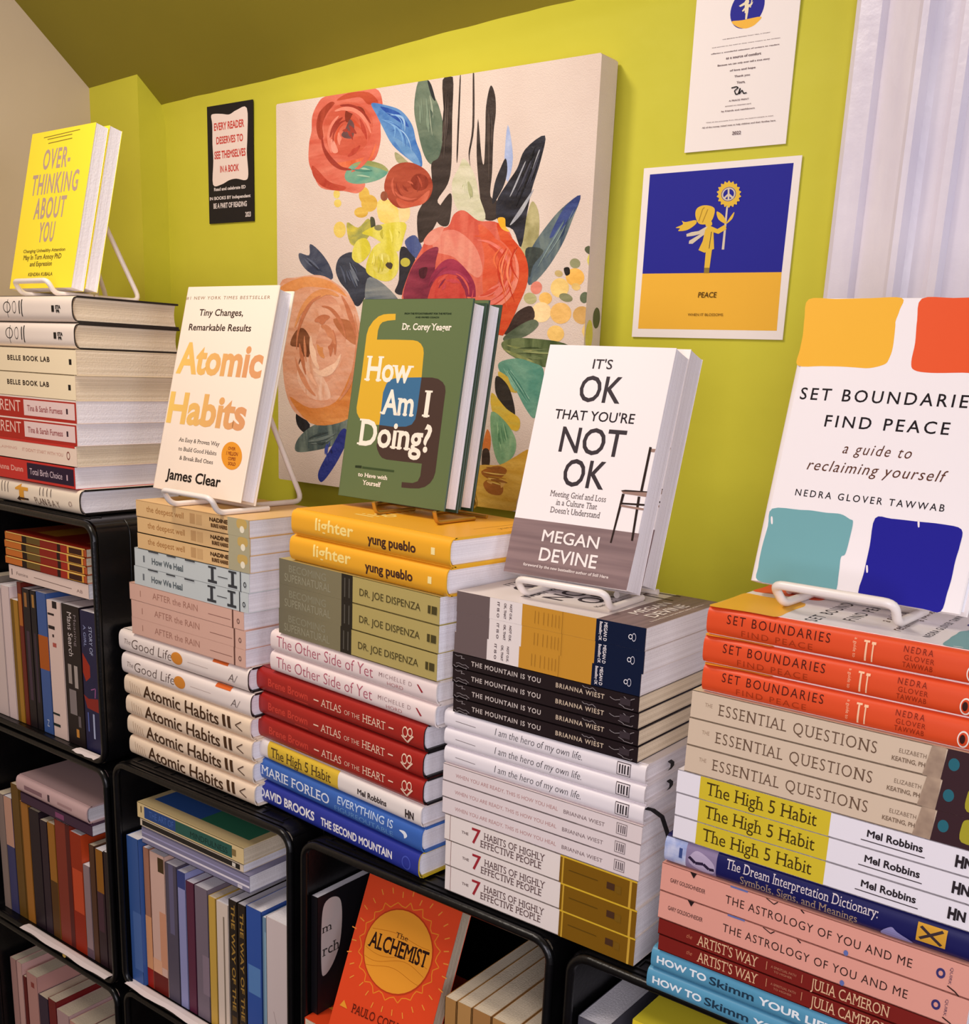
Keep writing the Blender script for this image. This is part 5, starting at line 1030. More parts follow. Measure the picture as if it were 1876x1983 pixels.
  ('blob',[(0.7963, 0.5359), (0.7832, 0.513), (0.7613, 0.4949), (0.7328, 0.4836), (0.7005, 0.4803), (0.6678, 0.4857), (0.6687, 0.488), (0.7005, 0.4861), (0.7292, 0.4924), (0.7545, 0.5024), (0.7775, 0.5164), (0.7935, 0.5367)],paint((220, 112, 96),(234, 126, 110))),
  ('blob',[(0.7532, 0.6207), (0.7731, 0.6044), (0.7866, 0.5844), (0.7926, 0.5626), (0.7905, 0.5406), (0.7805, 0.5204), (0.7777, 0.5219), (0.783, 0.5424), (0.7802, 0.5625), (0.775, 0.5814), (0.7671, 0.6009), (0.7513, 0.6186)],paint((214, 100, 74),(228, 114, 88))),
  ('blob',[(0.6915, 0.6346), (0.7226, 0.6308), (0.7507, 0.6189), (0.7727, 0.6004), (0.786, 0.5775), (0.7893, 0.5527), (0.7867, 0.553), (0.7801, 0.5764), (0.7645, 0.5961), (0.745, 0.6125), (0.7211, 0.626), (0.6918, 0.6324)],paint((220, 112, 96),(234, 126, 110))),
  ('blob',[(0.7843, 0.541), (0.7786, 0.5283), (0.7698, 0.5168), (0.7583, 0.507), (0.7444, 0.4993), (0.7286, 0.4941), (0.7274, 0.4971), (0.7398, 0.5059), (0.7485, 0.5164), (0.7581, 0.5245), (0.7705, 0.5318), (0.7806, 0.542)],paint((220, 112, 96),(234, 126, 110))),
  ('blob',[(0.7498, 0.505), (0.7345, 0.4985), (0.7175, 0.4947), (0.6996, 0.494), (0.6816, 0.4963), (0.6644, 0.5017), (0.666, 0.5044), (0.6836, 0.5032), (0.6998, 0.5055), (0.7146, 0.5061), (0.731, 0.5051), (0.7476, 0.5075)],paint((214, 100, 74),(228, 114, 88))),
  ('blob',[(0.7254, 0.6229), (0.7502, 0.6109), (0.7689, 0.5931), (0.7794, 0.5717), (0.7805, 0.5492), (0.772, 0.528), (0.7684, 0.5298), (0.7708, 0.5508), (0.7639, 0.5699), (0.7555, 0.5871), (0.7442, 0.605), (0.7241, 0.6198)],paint((196, 66, 44),(210, 80, 58))),
  ('blob',[(0.7377, 0.6137), (0.7515, 0.605), (0.7627, 0.5941), (0.7708, 0.5818), (0.7755, 0.5684), (0.7764, 0.5547), (0.7735, 0.555), (0.7687, 0.5678), (0.7606, 0.5789), (0.7537, 0.5895), (0.7469, 0.6011), (0.7363, 0.6118)],paint((196, 66, 44),(210, 80, 58))),
  ('blob',[(0.7702, 0.5427), (0.7629, 0.5291), (0.7513, 0.5177), (0.7363, 0.5092), (0.7187, 0.5042), (0.6997, 0.503), (0.6998, 0.5065), (0.7163, 0.5121), (0.7285, 0.5208), (0.7402, 0.5275), (0.7545, 0.5336), (0.7662, 0.5438)],paint((220, 112, 96),(234, 126, 110))),
  ('blob',[(0.7576, 0.5273), (0.7495, 0.5199), (0.7398, 0.5138), (0.7288, 0.5093), (0.7168, 0.5065), (0.7042, 0.5055), (0.704, 0.5078), (0.7153, 0.5119), (0.7244, 0.5175), (0.7338, 0.5213), (0.7448, 0.5239), (0.7553, 0.5287)],paint((196, 66, 44),(210, 80, 58))),
  ('blob',[(0.5417, 0.5313), (0.5471, 0.5441), (0.5558, 0.5554), (0.5675, 0.5648), (0.5814, 0.5717), (0.5969, 0.5758), (0.5975, 0.574), (0.5839, 0.5678), (0.573, 0.5592), (0.5628, 0.5509), (0.552, 0.5421), (0.544, 0.5308)],paint((132, 36, 64),(146, 50, 78))),
  ('blob',[(0.6825, 0.5198), (0.6828, 0.5098), (0.6809, 0.5), (0.6768, 0.4908), (0.6707, 0.4823), (0.6628, 0.4749), (0.6617, 0.4758), (0.6678, 0.4841), (0.6716, 0.4929), (0.6754, 0.5014), (0.6793, 0.5101), (0.681, 0.5197)],paint((190, 64, 72),(204, 78, 86))),
  ('blob',[(0.576, 0.5558), (0.5949, 0.5639), (0.6161, 0.566), (0.6372, 0.562), (0.6556, 0.5524), (0.669, 0.5385), (0.6665, 0.5374), (0.6511, 0.5483), (0.6333, 0.5535), (0.6161, 0.5567), (0.5973, 0.5584), (0.578, 0.5538)],paint((160, 50, 78),(174, 64, 92))),
  ('blob',[(0.6286, 0.559), (0.6431, 0.5538), (0.6553, 0.5454), (0.6643, 0.5348), (0.6694, 0.5226), (0.6702, 0.5099), (0.6686, 0.51), (0.6659, 0.5222), (0.6591, 0.5328), (0.6511, 0.5423), (0.6413, 0.5512), (0.6282, 0.5578)],paint((206, 84, 70),(220, 98, 84))),
  ('blob',[(0.5713, 0.5384), (0.5759, 0.5437), (0.5815, 0.5483), (0.5879, 0.552), (0.595, 0.5549), (0.6026, 0.5568), (0.6031, 0.5553), (0.5969, 0.5514), (0.5921, 0.5468), (0.5866, 0.5435), (0.5796, 0.5412), (0.5731, 0.5375)],paint((206, 84, 70),(220, 98, 84))),
  ('blob',[(0.6312, 0.551), (0.6425, 0.5458), (0.6517, 0.5383), (0.6582, 0.5292), (0.6615, 0.5191), (0.6613, 0.5087), (0.6591, 0.5091), (0.6563, 0.5188), (0.6504, 0.5268), (0.6451, 0.5342), (0.6395, 0.5424), (0.6305, 0.5493)],paint((132, 36, 64),(146, 50, 78))),
  ('blob',[(0.5748, 0.5256), (0.577, 0.5309), (0.5802, 0.5358), (0.5844, 0.5402), (0.5894, 0.5439), (0.5951, 0.5468), (0.5958, 0.5458), (0.5915, 0.5417), (0.5884, 0.5372), (0.5847, 0.5334), (0.58, 0.5298), (0.5761, 0.5253)],paint((132, 36, 64),(146, 50, 78))),
  ('blob',[(0.5985, 0.5432), (0.6071, 0.5456), (0.6163, 0.5461), (0.6254, 0.5448), (0.6339, 0.5417), (0.6413, 0.537), (0.6393, 0.5353), (0.6306, 0.5369), (0.6226, 0.5361), (0.6162, 0.537), (0.6088, 0.54), (0.5999, 0.541)],paint((190, 64, 72),(204, 78, 86))),
  ('blob',[(0.5846, 0.5205), (0.5856, 0.5244), (0.5873, 0.5281), (0.5898, 0.5315), (0.5929, 0.5346), (0.5965, 0.5372), (0.5981, 0.5355), (0.5972, 0.5312), (0.5977, 0.527), (0.5959, 0.5246), (0.5912, 0.5229), (0.587, 0.5201)],paint((190, 64, 72),(204, 78, 86))),
  ('blob',[(0.3792, 0.9261), (0.3965, 0.9208), (0.4103, 0.9142), (0.4186, 0.9054), (0.4214, 0.8944), (0.4208, 0.8821), (0.4224, 0.8827), (0.4254, 0.8961), (0.4241, 0.9077), (0.4158, 0.9164), (0.4006, 0.9224), (0.3808, 0.9267)],paint((110, 160, 210),(122, 172, 222))),
  ('blob',[(0.3988, 0.9024), (0.4108, 0.9008), (0.4183, 0.8994), (0.4185, 0.8983), (0.4113, 0.8975), (0.3995, 0.8968), (0.4003, 0.8968), (0.4133, 0.8974), (0.4212, 0.8982), (0.421, 0.8993), (0.4128, 0.9007), (0.3996, 0.9023)],paint((40, 86, 160),(52, 98, 172))),
  ('blob',[(0.3953, 0.9219), (0.4164, 0.9131), (0.4342, 0.903), (0.4467, 0.8906), (0.4541, 0.8759), (0.4584, 0.8597), (0.4591, 0.8601), (0.456, 0.8768), (0.4493, 0.8918), (0.4367, 0.9041), (0.4183, 0.914), (0.396, 0.9222)],paint((40, 86, 160),(52, 98, 172))),
  ('blob',[(0.4084, 0.9346), (0.4246, 0.9318), (0.4377, 0.9275), (0.446, 0.9204), (0.4496, 0.9108), (0.4502, 0.8995), (0.4516, 0.9003), (0.4531, 0.9127), (0.4508, 0.9231), (0.4425, 0.9301), (0.4281, 0.9338), (0.4098, 0.9354)],paint((110, 160, 210),(122, 172, 222))),
  ('blob',[(0.4079, 0.9344), (0.4252, 0.9307), (0.4393, 0.9255), (0.4485, 0.9175), (0.4528, 0.907), (0.4542, 0.8948), (0.4555, 0.8955), (0.4562, 0.9088), (0.4531, 0.92), (0.4439, 0.9279), (0.4286, 0.9326), (0.4093, 0.9352)],paint((150, 186, 220),(162, 198, 232))),
  ('blob',[(0.3957, 0.9403), (0.4145, 0.9346), (0.4302, 0.9275), (0.4408, 0.9179), (0.4464, 0.9058), (0.449, 0.8922), (0.4497, 0.8925), (0.4482, 0.9067), (0.4432, 0.9191), (0.4326, 0.9287), (0.4163, 0.9355), (0.3964, 0.9407)],paint((110, 160, 210),(122, 172, 222))),
  ('blob',[(0.4102, 0.9114), (0.4312, 0.9016), (0.4492, 0.8906), (0.4626, 0.8775), (0.4715, 0.8624), (0.4777, 0.8459), (0.4784, 0.8463), (0.4735, 0.8633), (0.4653, 0.8787), (0.4518, 0.8918), (0.4331, 0.9025), (0.411, 0.9117)],paint((150, 186, 220),(162, 198, 232))),
  ('blob',[(0.3869, 0.9228), (0.4089, 0.9137), (0.4273, 0.9032), (0.44, 0.8903), (0.4471, 0.875), (0.4507, 0.8582), (0.4519, 0.8587), (0.45, 0.8763), (0.444, 0.8921), (0.4313, 0.9049), (0.4119, 0.915), (0.3881, 0.9233)],paint((110, 160, 210),(122, 172, 222))),
  ('blob',[(0.5339, 0.9474), (0.5344, 0.9405), (0.5355, 0.9336), (0.5374, 0.9267), (0.5401, 0.9198), (0.5434, 0.9129), (0.5448, 0.9129), (0.5435, 0.9199), (0.5421, 0.9268), (0.5402, 0.9337), (0.5379, 0.9406), (0.5353, 0.9475)],paint((120, 138, 116),(132, 150, 128))),
  ('blob',[(0.5227, 0.9302), (0.5215, 0.9211), (0.5214, 0.9121), (0.523, 0.903), (0.5262, 0.8939), (0.5305, 0.8847), (0.5324, 0.8847), (0.5309, 0.8938), (0.5294, 0.9029), (0.5279, 0.9119), (0.5263, 0.921), (0.5246, 0.9301)],paint((120, 138, 116),(132, 150, 128))),
  ('blob',[(0.501, 0.9441), (0.5008, 0.9365), (0.5008, 0.929), (0.5011, 0.9214), (0.5017, 0.9138), (0.5025, 0.9061), (0.5035, 0.906), (0.5043, 0.9135), (0.5046, 0.9211), (0.5043, 0.9287), (0.5033, 0.9363), (0.502, 0.944)],paint((60, 78, 66),(72, 90, 78))),
  ('blob',[(0.5299, 0.9351), (0.5312, 0.9234), (0.5329, 0.9117), (0.5353, 0.9), (0.5383, 0.8882), (0.5417, 0.8764), (0.5425, 0.8764), (0.5404, 0.8882), (0.5381, 0.8999), (0.5358, 0.9117), (0.5333, 0.9234), (0.5308, 0.9351)],paint((150, 160, 136),(162, 172, 148))),
  ('blob',[(0.53, 0.9651), (0.5325, 0.9555), (0.5349, 0.9458), (0.5372, 0.9362), (0.5393, 0.9266), (0.5413, 0.9169), (0.5427, 0.917), (0.5428, 0.9266), (0.5419, 0.9362), (0.5396, 0.9459), (0.536, 0.9555), (0.5314, 0.9651)],paint((150, 160, 136),(162, 172, 148))),
  ('blob',[(0.5196, 0.9595), (0.5205, 0.9461), (0.522, 0.9326), (0.5243, 0.9191), (0.5274, 0.9056), (0.5312, 0.892), (0.5328, 0.892), (0.5314, 0.9055), (0.5297, 0.919), (0.5273, 0.9325), (0.5245, 0.946), (0.5212, 0.9595)],paint((120, 138, 116),(132, 150, 128))),
  ('blob',[(0.533, 0.9339), (0.5343, 0.9307), (0.5357, 0.9275), (0.5368, 0.9243), (0.5378, 0.921), (0.5388, 0.9178), (0.5402, 0.9179), (0.5415, 0.9213), (0.5418, 0.9246), (0.5406, 0.9279), (0.538, 0.931), (0.5344, 0.934)],paint((60, 78, 66),(72, 90, 78))),
  ('blob',[(0.505, 0.9637), (0.5049, 0.954), (0.5053, 0.9443), (0.5063, 0.9346), (0.5079, 0.9248), (0.51, 0.9149), (0.5108, 0.9149), (0.5101, 0.9246), (0.5093, 0.9344), (0.5083, 0.9441), (0.5071, 0.9539), (0.5059, 0.9636)],paint((120, 138, 116),(132, 150, 128))),
  ('blob',[(0.5008, 0.9476), (0.4998, 0.9394), (0.4994, 0.9312), (0.4998, 0.9228), (0.5011, 0.9144), (0.503, 0.906), (0.5048, 0.9058), (0.5055, 0.9141), (0.5058, 0.9223), (0.5053, 0.9307), (0.5042, 0.939), (0.5025, 0.9475)],paint((120, 138, 116),(132, 150, 128))),
  ('blob',[(0.8338, 0.787), (0.8295, 0.7783), (0.8253, 0.7695), (0.8212, 0.7607), (0.8171, 0.7518), (0.8131, 0.7428), (0.8144, 0.7423), (0.8204, 0.7505), (0.8257, 0.759), (0.8299, 0.7678), (0.8329, 0.7771), (0.8351, 0.7865)],paint((60, 60, 72),(72, 72, 84))),
  ('blob',[(0.8399, 0.8141), (0.8304, 0.7966), (0.821, 0.7788), (0.8121, 0.7606), (0.8034, 0.7422), (0.795, 0.7236), (0.7956, 0.7233), (0.8048, 0.7417), (0.814, 0.7599), (0.823, 0.778), (0.8318, 0.796), (0.8405, 0.8139)],paint((14, 14, 20),(26, 26, 32))),
  ('blob',[(0.8329, 0.8049), (0.8262, 0.7932), (0.8197, 0.7814), (0.8136, 0.7693), (0.8077, 0.7571), (0.802, 0.7447), (0.8032, 0.7442), (0.8108, 0.7559), (0.8178, 0.7677), (0.8239, 0.7797), (0.8293, 0.792), (0.8341, 0.8044)],paint((14, 14, 20),(26, 26, 32))),
  ('blob',[(0.8479, 0.7886), (0.8449, 0.7823), (0.8422, 0.7759), (0.8399, 0.7694), (0.8379, 0.7628), (0.8361, 0.756), (0.8372, 0.7557), (0.8407, 0.7619), (0.8437, 0.7682), (0.846, 0.7747), (0.8477, 0.7814), (0.849, 0.7882)],paint((14, 14, 20),(26, 26, 32))),
  ('blob',[(0.8372, 0.8035), (0.8305, 0.7936), (0.8244, 0.7835), (0.8191, 0.7729), (0.8148, 0.7619), (0.8111, 0.7506), (0.8118, 0.7504), (0.8166, 0.7612), (0.8216, 0.772), (0.8268, 0.7825), (0.8323, 0.7929), (0.8379, 0.8033)],paint((60, 60, 72),(72, 72, 84))),
  ('blob',[(0.8401, 0.8251), (0.8339, 0.8134), (0.8276, 0.8015), (0.8214, 0.7897), (0.8151, 0.7777), (0.8089, 0.7656), (0.8101, 0.7652), (0.818, 0.7766), (0.8252, 0.7881), (0.8315, 0.8), (0.8367, 0.8122), (0.8413, 0.8246)],paint((14, 14, 20),(26, 26, 32))),
  ('blob',[(0.8587, 0.8268), (0.8514, 0.8113), (0.8442, 0.7957), (0.8371, 0.78), (0.83, 0.7641), (0.823, 0.748), (0.8241, 0.7476), (0.8329, 0.763), (0.841, 0.7786), (0.8481, 0.7943), (0.8543, 0.8103), (0.8598, 0.8264)],paint((60, 60, 72),(72, 72, 84))),
  ('blob',[(0.8306, 0.7983), (0.824, 0.7866), (0.8177, 0.7746), (0.8115, 0.7625), (0.8056, 0.7503), (0.7998, 0.7379), (0.8012, 0.7373), (0.8092, 0.7489), (0.8165, 0.7606), (0.8227, 0.7727), (0.8277, 0.7851), (0.832, 0.7978)],paint((60, 60, 72),(72, 72, 84))),
  ('blob',[(0.8415, 0.8003), (0.8319, 0.7817), (0.8226, 0.7629), (0.8136, 0.7438), (0.8049, 0.7244), (0.7965, 0.7047), (0.7979, 0.7042), (0.8083, 0.7231), (0.8182, 0.7421), (0.8272, 0.7612), (0.8353, 0.7805), (0.8428, 0.7998)],paint((14, 14, 20),(26, 26, 32))),
  ('blob',[(0.8557, 0.8103), (0.8495, 0.7994), (0.8437, 0.7883), (0.8389, 0.7768), (0.8349, 0.765), (0.8315, 0.7529), (0.8325, 0.7525), (0.8375, 0.7641), (0.8424, 0.7756), (0.8473, 0.7871), (0.852, 0.7985), (0.8567, 0.8099)],paint((60, 60, 72),(72, 72, 84))),
  ('blob',[(0.9325, 0.6518), (0.928, 0.6477), (0.9242, 0.6434), (0.9215, 0.6386), (0.9199, 0.6333), (0.919, 0.6277), (0.9201, 0.6272), (0.9225, 0.6322), (0.9251, 0.6371), (0.9278, 0.6419), (0.9306, 0.6466), (0.9335, 0.6513)],paint((40, 56, 84),(52, 68, 96))),
  ('blob',[(0.9279, 0.6675), (0.9177, 0.6533), (0.9075, 0.639), (0.8975, 0.6244), (0.8875, 0.6097), (0.8777, 0.5947), (0.8793, 0.5939), (0.8915, 0.6077), (0.9028, 0.6218), (0.9129, 0.6364), (0.9216, 0.6514), (0.9295, 0.6667)],paint((86, 106, 122),(98, 118, 134))),
  ('blob',[(0.9524, 0.6886), (0.9399, 0.6694), (0.9273, 0.65), (0.9144, 0.6304), (0.9012, 0.6107), (0.8879, 0.5908), (0.8892, 0.5902), (0.9044, 0.6092), (0.9186, 0.6284), (0.9314, 0.648), (0.9429, 0.6679), (0.9536, 0.6881)],paint((86, 106, 122),(98, 118, 134))),
  ('blob',[(0.9239, 0.6618), (0.9166, 0.6527), (0.9096, 0.6435), (0.9029, 0.634), (0.8967, 0.6243), (0.8908, 0.6143), (0.8922, 0.6136), (0.9003, 0.6225), (0.9078, 0.6316), (0.9144, 0.6411), (0.9202, 0.651), (0.9253, 0.6611)],paint((86, 106, 122),(98, 118, 134))),
  ('blob',[(0.927, 0.6617), (0.9138, 0.6444), (0.9009, 0.6266), (0.8885, 0.6084), (0.8766, 0.5897), (0.8651, 0.5706), (0.866, 0.5702), (0.8788, 0.5886), (0.8914, 0.607), (0.9038, 0.6252), (0.9159, 0.6433), (0.9279, 0.6613)],paint((120, 138, 130),(132, 150, 142))),
  ('blob',[(0.9404, 0.6704), (0.9338, 0.6601), (0.9271, 0.6496), (0.9204, 0.6391), (0.9136, 0.6286), (0.9067, 0.618), (0.908, 0.6174), (0.9167, 0.6271), (0.9247, 0.6371), (0.9314, 0.6476), (0.9369, 0.6586), (0.9417, 0.6699)],paint((40, 56, 84),(52, 68, 96))),
  ('blob',[(0.9322, 0.6571), (0.9255, 0.6461), (0.9186, 0.6351), (0.9116, 0.624), (0.9042, 0.613), (0.8968, 0.602), (0.8976, 0.6016), (0.9063, 0.6121), (0.9143, 0.6228), (0.9214, 0.6338), (0.9275, 0.6452), (0.933, 0.6568)],paint((120, 138, 130),(132, 150, 142))),
  ('blob',[(0.9316, 0.6491), (0.9294, 0.6465), (0.9276, 0.6438), (0.9262, 0.6409), (0.9253, 0.6379), (0.9248, 0.6347), (0.9258, 0.6343), (0.928, 0.6369), (0.9299, 0.6396), (0.9312, 0.6425), (0.9321, 0.6456), (0.9326, 0.6487)],paint((40, 56, 84),(52, 68, 96))),
  ('blob',[(0.708, 0.9065), (0.7084, 0.8901), (0.7088, 0.8736), (0.7093, 0.857), (0.7098, 0.8404), (0.7104, 0.8237), (0.7117, 0.8236), (0.713, 0.8401), (0.7136, 0.8566), (0.7131, 0.8731), (0.7115, 0.8897), (0.7093, 0.9064)],paint((72, 60, 54),(84, 72, 66))),
  ('blob',[(0.7071, 0.9203), (0.7058, 0.9033), (0.7052, 0.8862), (0.7057, 0.8689), (0.7073, 0.8514), (0.7096, 0.8338), (0.7104, 0.8338), (0.7094, 0.8512), (0.7086, 0.8686), (0.7081, 0.8859), (0.7079, 0.9031), (0.708, 0.9202)],paint((72, 60, 54),(84, 72, 66))),
  ('blob',[(0.7103, 0.8953), (0.71, 0.8706), (0.7102, 0.8458), (0.7111, 0.8208), (0.7127, 0.7956), (0.7148, 0.7702), (0.7153, 0.7702), (0.714, 0.7955), (0.7128, 0.8206), (0.7119, 0.8456), (0.7113, 0.8705), (0.7108, 0.8952)],paint((72, 60, 54),(84, 72, 66))),
  ('blob',[(0.7158, 0.9003), (0.7165, 0.8881), (0.7173, 0.8758), (0.718, 0.8636), (0.7186, 0.8513), (0.7192, 0.839), (0.7204, 0.8389), (0.7217, 0.851), (0.7221, 0.8632), (0.7214, 0.8755), (0.7196, 0.8878), (0.717, 0.9002)],paint((72, 60, 54),(84, 72, 66))),
  ('blob',[(0.7105, 0.9052), (0.7104, 0.8766), (0.7108, 0.8478), (0.7119, 0.8187), (0.7137, 0.7894), (0.7161, 0.76), (0.7172, 0.7599), (0.7165, 0.7892), (0.7157, 0.8184), (0.7146, 0.8474), (0.7132, 0.8763), (0.7116, 0.9051)],paint((72, 60, 54),(84, 72, 66))),
  ('blob',[(0.579, 0.9632), (0.5787, 0.9452), (0.5782, 0.9272), (0.5772, 0.9092), (0.5758, 0.8911), (0.5741, 0.873), (0.5749, 0.8729), (0.578, 0.8908), (0.5802, 0.9087), (0.5812, 0.9267), (0.5809, 0.9449), (0.5799, 0.9631)],paint((74, 62, 56),(86, 74, 68))),
  ('blob',[(0.5768, 0.9477), (0.5751, 0.9348), (0.5737, 0.9218), (0.5729, 0.9087), (0.5725, 0.8954), (0.5726, 0.8821), (0.5739, 0.8819), (0.5759, 0.8949), (0.5774, 0.908), (0.5783, 0.9211), (0.5784, 0.9343), (0.5781, 0.9475)],paint((26, 20, 20),(38, 32, 32))),
  ('blob',[(0.5866, 0.9563), (0.5861, 0.9382), (0.5855, 0.9201), (0.5849, 0.9018), (0.5843, 0.8835), (0.5838, 0.8651), (0.5851, 0.8649), (0.5876, 0.8831), (0.5893, 0.9012), (0.5899, 0.9195), (0.5893, 0.9378), (0.5879, 0.9562)],paint((74, 62, 56),(86, 74, 68))),
  ('blob',[(0.5836, 0.9308), (0.5818, 0.9094), (0.5803, 0.8877), (0.5795, 0.8659), (0.5792, 0.844), (0.5794, 0.8218), (0.58, 0.8218), (0.5809, 0.8438), (0.5818, 0.8657), (0.5826, 0.8874), (0.5835, 0.9091), (0.5842, 0.9307)],paint((92, 80, 74),(104, 92, 86))),
  ('blob',[(0.5825, 0.9686), (0.5813, 0.9451), (0.5801, 0.9216), (0.5791, 0.8979), (0.5781, 0.8741), (0.5772, 0.8501), (0.5777, 0.8501), (0.5795, 0.8739), (0.581, 0.8976), (0.5821, 0.9213), (0.5827, 0.9449), (0.5831, 0.9685)],paint((74, 62, 56),(86, 74, 68))),
  ('blob',[(0.5757, 0.9043), (0.5744, 0.896), (0.5735, 0.8876), (0.5728, 0.8791), (0.5726, 0.8706), (0.5727, 0.862), (0.574, 0.8618), (0.5759, 0.8701), (0.5773, 0.8785), (0.5779, 0.8869), (0.5777, 0.8955), (0.577, 0.9041)],paint((74, 62, 56),(86, 74, 68))),
  ('blob',[(0.6407, 0.7601), (0.6399, 0.7592), (0.6393, 0.7583), (0.6389, 0.7573), (0.6386, 0.7562), (0.6386, 0.7551), (0.6404, 0.7546), (0.6433, 0.7548), (0.6452, 0.7554), (0.6456, 0.7564), (0.6446, 0.7578), (0.6425, 0.7596)],paint((160, 162, 116),(172, 174, 128))),
  ('blob',[(0.6499, 0.7683), (0.651, 0.76), (0.6526, 0.7518), (0.6549, 0.7436), (0.6579, 0.7354), (0.6614, 0.7273), (0.6632, 0.7274), (0.6624, 0.7358), (0.661, 0.744), (0.6587, 0.7522), (0.6555, 0.7603), (0.6517, 0.7684)],paint((206, 204, 170),(218, 216, 182))),
  ('blob',[(0.6434, 0.7611), (0.6414, 0.7578), (0.6404, 0.7544), (0.6408, 0.751), (0.6427, 0.7476), (0.6456, 0.7441), (0.6471, 0.7441), (0.6464, 0.7475), (0.6458, 0.7509), (0.6454, 0.7543), (0.6451, 0.7577), (0.6449, 0.7611)],paint((206, 204, 170),(218, 216, 182))),
  ('blob',[(0.653, 0.764), (0.6537, 0.757), (0.6549, 0.7501), (0.6569, 0.7432), (0.6597, 0.7364), (0.663, 0.7297), (0.6645, 0.7298), (0.6635, 0.7367), (0.6621, 0.7437), (0.6601, 0.7505), (0.6575, 0.7573), (0.6545, 0.7641)],paint((160, 162, 116),(172, 174, 128))),
  ('blob',[(0.6584, 0.7611), (0.6602, 0.7552), (0.6621, 0.7493), (0.6641, 0.7435), (0.666, 0.7376), (0.6681, 0.7317), (0.6696, 0.7318), (0.6699, 0.738), (0.6693, 0.744), (0.6674, 0.7499), (0.6641, 0.7556), (0.6599, 0.7613)],paint((160, 162, 116),(172, 174, 128))),
  ('blob',[(0.645, 0.7686), (0.6456, 0.7629), (0.6465, 0.7573), (0.6478, 0.7516), (0.6495, 0.746), (0.6514, 0.7403), (0.6525, 0.7404), (0.6521, 0.7461), (0.6514, 0.7518), (0.6501, 0.7574), (0.6482, 0.763), (0.646, 0.7687)],paint((206, 204, 170),(218, 216, 182))),
  ('blob',[(0.6554, 0.7653), (0.656, 0.7583), (0.6572, 0.7514), (0.6594, 0.7446), (0.6624, 0.7379), (0.6661, 0.7312), (0.6685, 0.7315), (0.6683, 0.7385), (0.6674, 0.7454), (0.6652, 0.7522), (0.6619, 0.7589), (0.6578, 0.7655)],paint((160, 162, 116),(172, 174, 128))),
  ('blob',[(0.2978, 0.8025), (0.3064, 0.8005), (0.3151, 0.7988), (0.3238, 0.7973), (0.3325, 0.7962), (0.3412, 0.7952), (0.3415, 0.7965), (0.3331, 0.7994), (0.3247, 0.8017), (0.316, 0.8032), (0.3071, 0.8038), (0.298, 0.8038)],paint((160, 190, 160),(172, 202, 172))),
  ('blob',[(0.3133, 0.814), (0.319, 0.8136), (0.3248, 0.8131), (0.3305, 0.8127), (0.3362, 0.8123), (0.3419, 0.8119), (0.3419, 0.8132), (0.3362, 0.8156), (0.3304, 0.8171), (0.3247, 0.8176), (0.319, 0.8168), (0.3133, 0.8153)],paint((160, 190, 160),(172, 202, 172))),
  ('blob',[(0.3011, 0.8155), (0.3089, 0.8144), (0.3168, 0.8135), (0.3246, 0.8128), (0.3323, 0.8122), (0.3401, 0.8119), (0.3401, 0.8124), (0.3324, 0.8135), (0.3246, 0.8144), (0.3168, 0.8152), (0.309, 0.8156), (0.3011, 0.816)],paint((130, 174, 150),(142, 186, 162))),
  ('blob',[(0.3098, 0.8169), (0.3142, 0.8164), (0.3186, 0.8161), (0.323, 0.816), (0.3273, 0.816), (0.3317, 0.8162), (0.3316, 0.8173), (0.3271, 0.8187), (0.3226, 0.8197), (0.3182, 0.8198), (0.3139, 0.8191), (0.3097, 0.8179)],paint((160, 190, 160),(172, 202, 172))),
  ('blob',[(0.2806, 0.8178), (0.294, 0.8144), (0.3074, 0.8119), (0.3208, 0.8104), (0.3342, 0.8101), (0.3476, 0.8106), (0.3477, 0.8119), (0.3344, 0.8135), (0.3211, 0.815), (0.3077, 0.8165), (0.2942, 0.8178), (0.2807, 0.8191)],paint((70, 130, 112),(82, 142, 124))),
  ('blob',[(0.2709, 0.5707), (0.2744, 0.5619), (0.2786, 0.5532), (0.2838, 0.5448), (0.2899, 0.5367), (0.2967, 0.5288), (0.2985, 0.5293), (0.2944, 0.538), (0.2899, 0.5466), (0.2848, 0.5549), (0.2789, 0.5631), (0.2727, 0.5712)],paint((70, 78, 96),(82, 90, 108))),
  ('blob',[(0.2812, 0.5876), (0.2859, 0.5825), (0.2904, 0.5774), (0.2947, 0.5722), (0.2986, 0.5669), (0.3024, 0.5615), (0.3034, 0.5619), (0.3011, 0.5678), (0.2981, 0.5735), (0.2938, 0.5787), (0.2884, 0.5835), (0.2822, 0.588)],paint((70, 78, 96),(82, 90, 108))),
  ('blob',[(0.2754, 0.5732), (0.2799, 0.5649), (0.2847, 0.5566), (0.29, 0.5486), (0.2958, 0.5406), (0.3018, 0.5328), (0.304, 0.5335), (0.3014, 0.5423), (0.2976, 0.5509), (0.2924, 0.559), (0.2855, 0.5666), (0.2776, 0.5739)],paint((96, 104, 116),(108, 116, 128))),
  ('blob',[(0.2741, 0.5904), (0.2774, 0.5803), (0.2819, 0.5707), (0.2882, 0.5616), (0.2964, 0.5532), (0.3058, 0.5452), (0.3081, 0.5459), (0.3022, 0.5551), (0.2961, 0.5642), (0.2898, 0.5732), (0.2832, 0.5822), (0.2764, 0.5911)],paint((96, 104, 116),(108, 116, 128))),
  ('blob',[(0.2761, 0.5935), (0.2785, 0.5881), (0.2815, 0.583), (0.2854, 0.5782), (0.2902, 0.5737), (0.2956, 0.5695), (0.2965, 0.5698), (0.2924, 0.5745), (0.2884, 0.5793), (0.2845, 0.5841), (0.2807, 0.5889), (0.277, 0.5938)],paint((22, 24, 34),(34, 36, 46))),
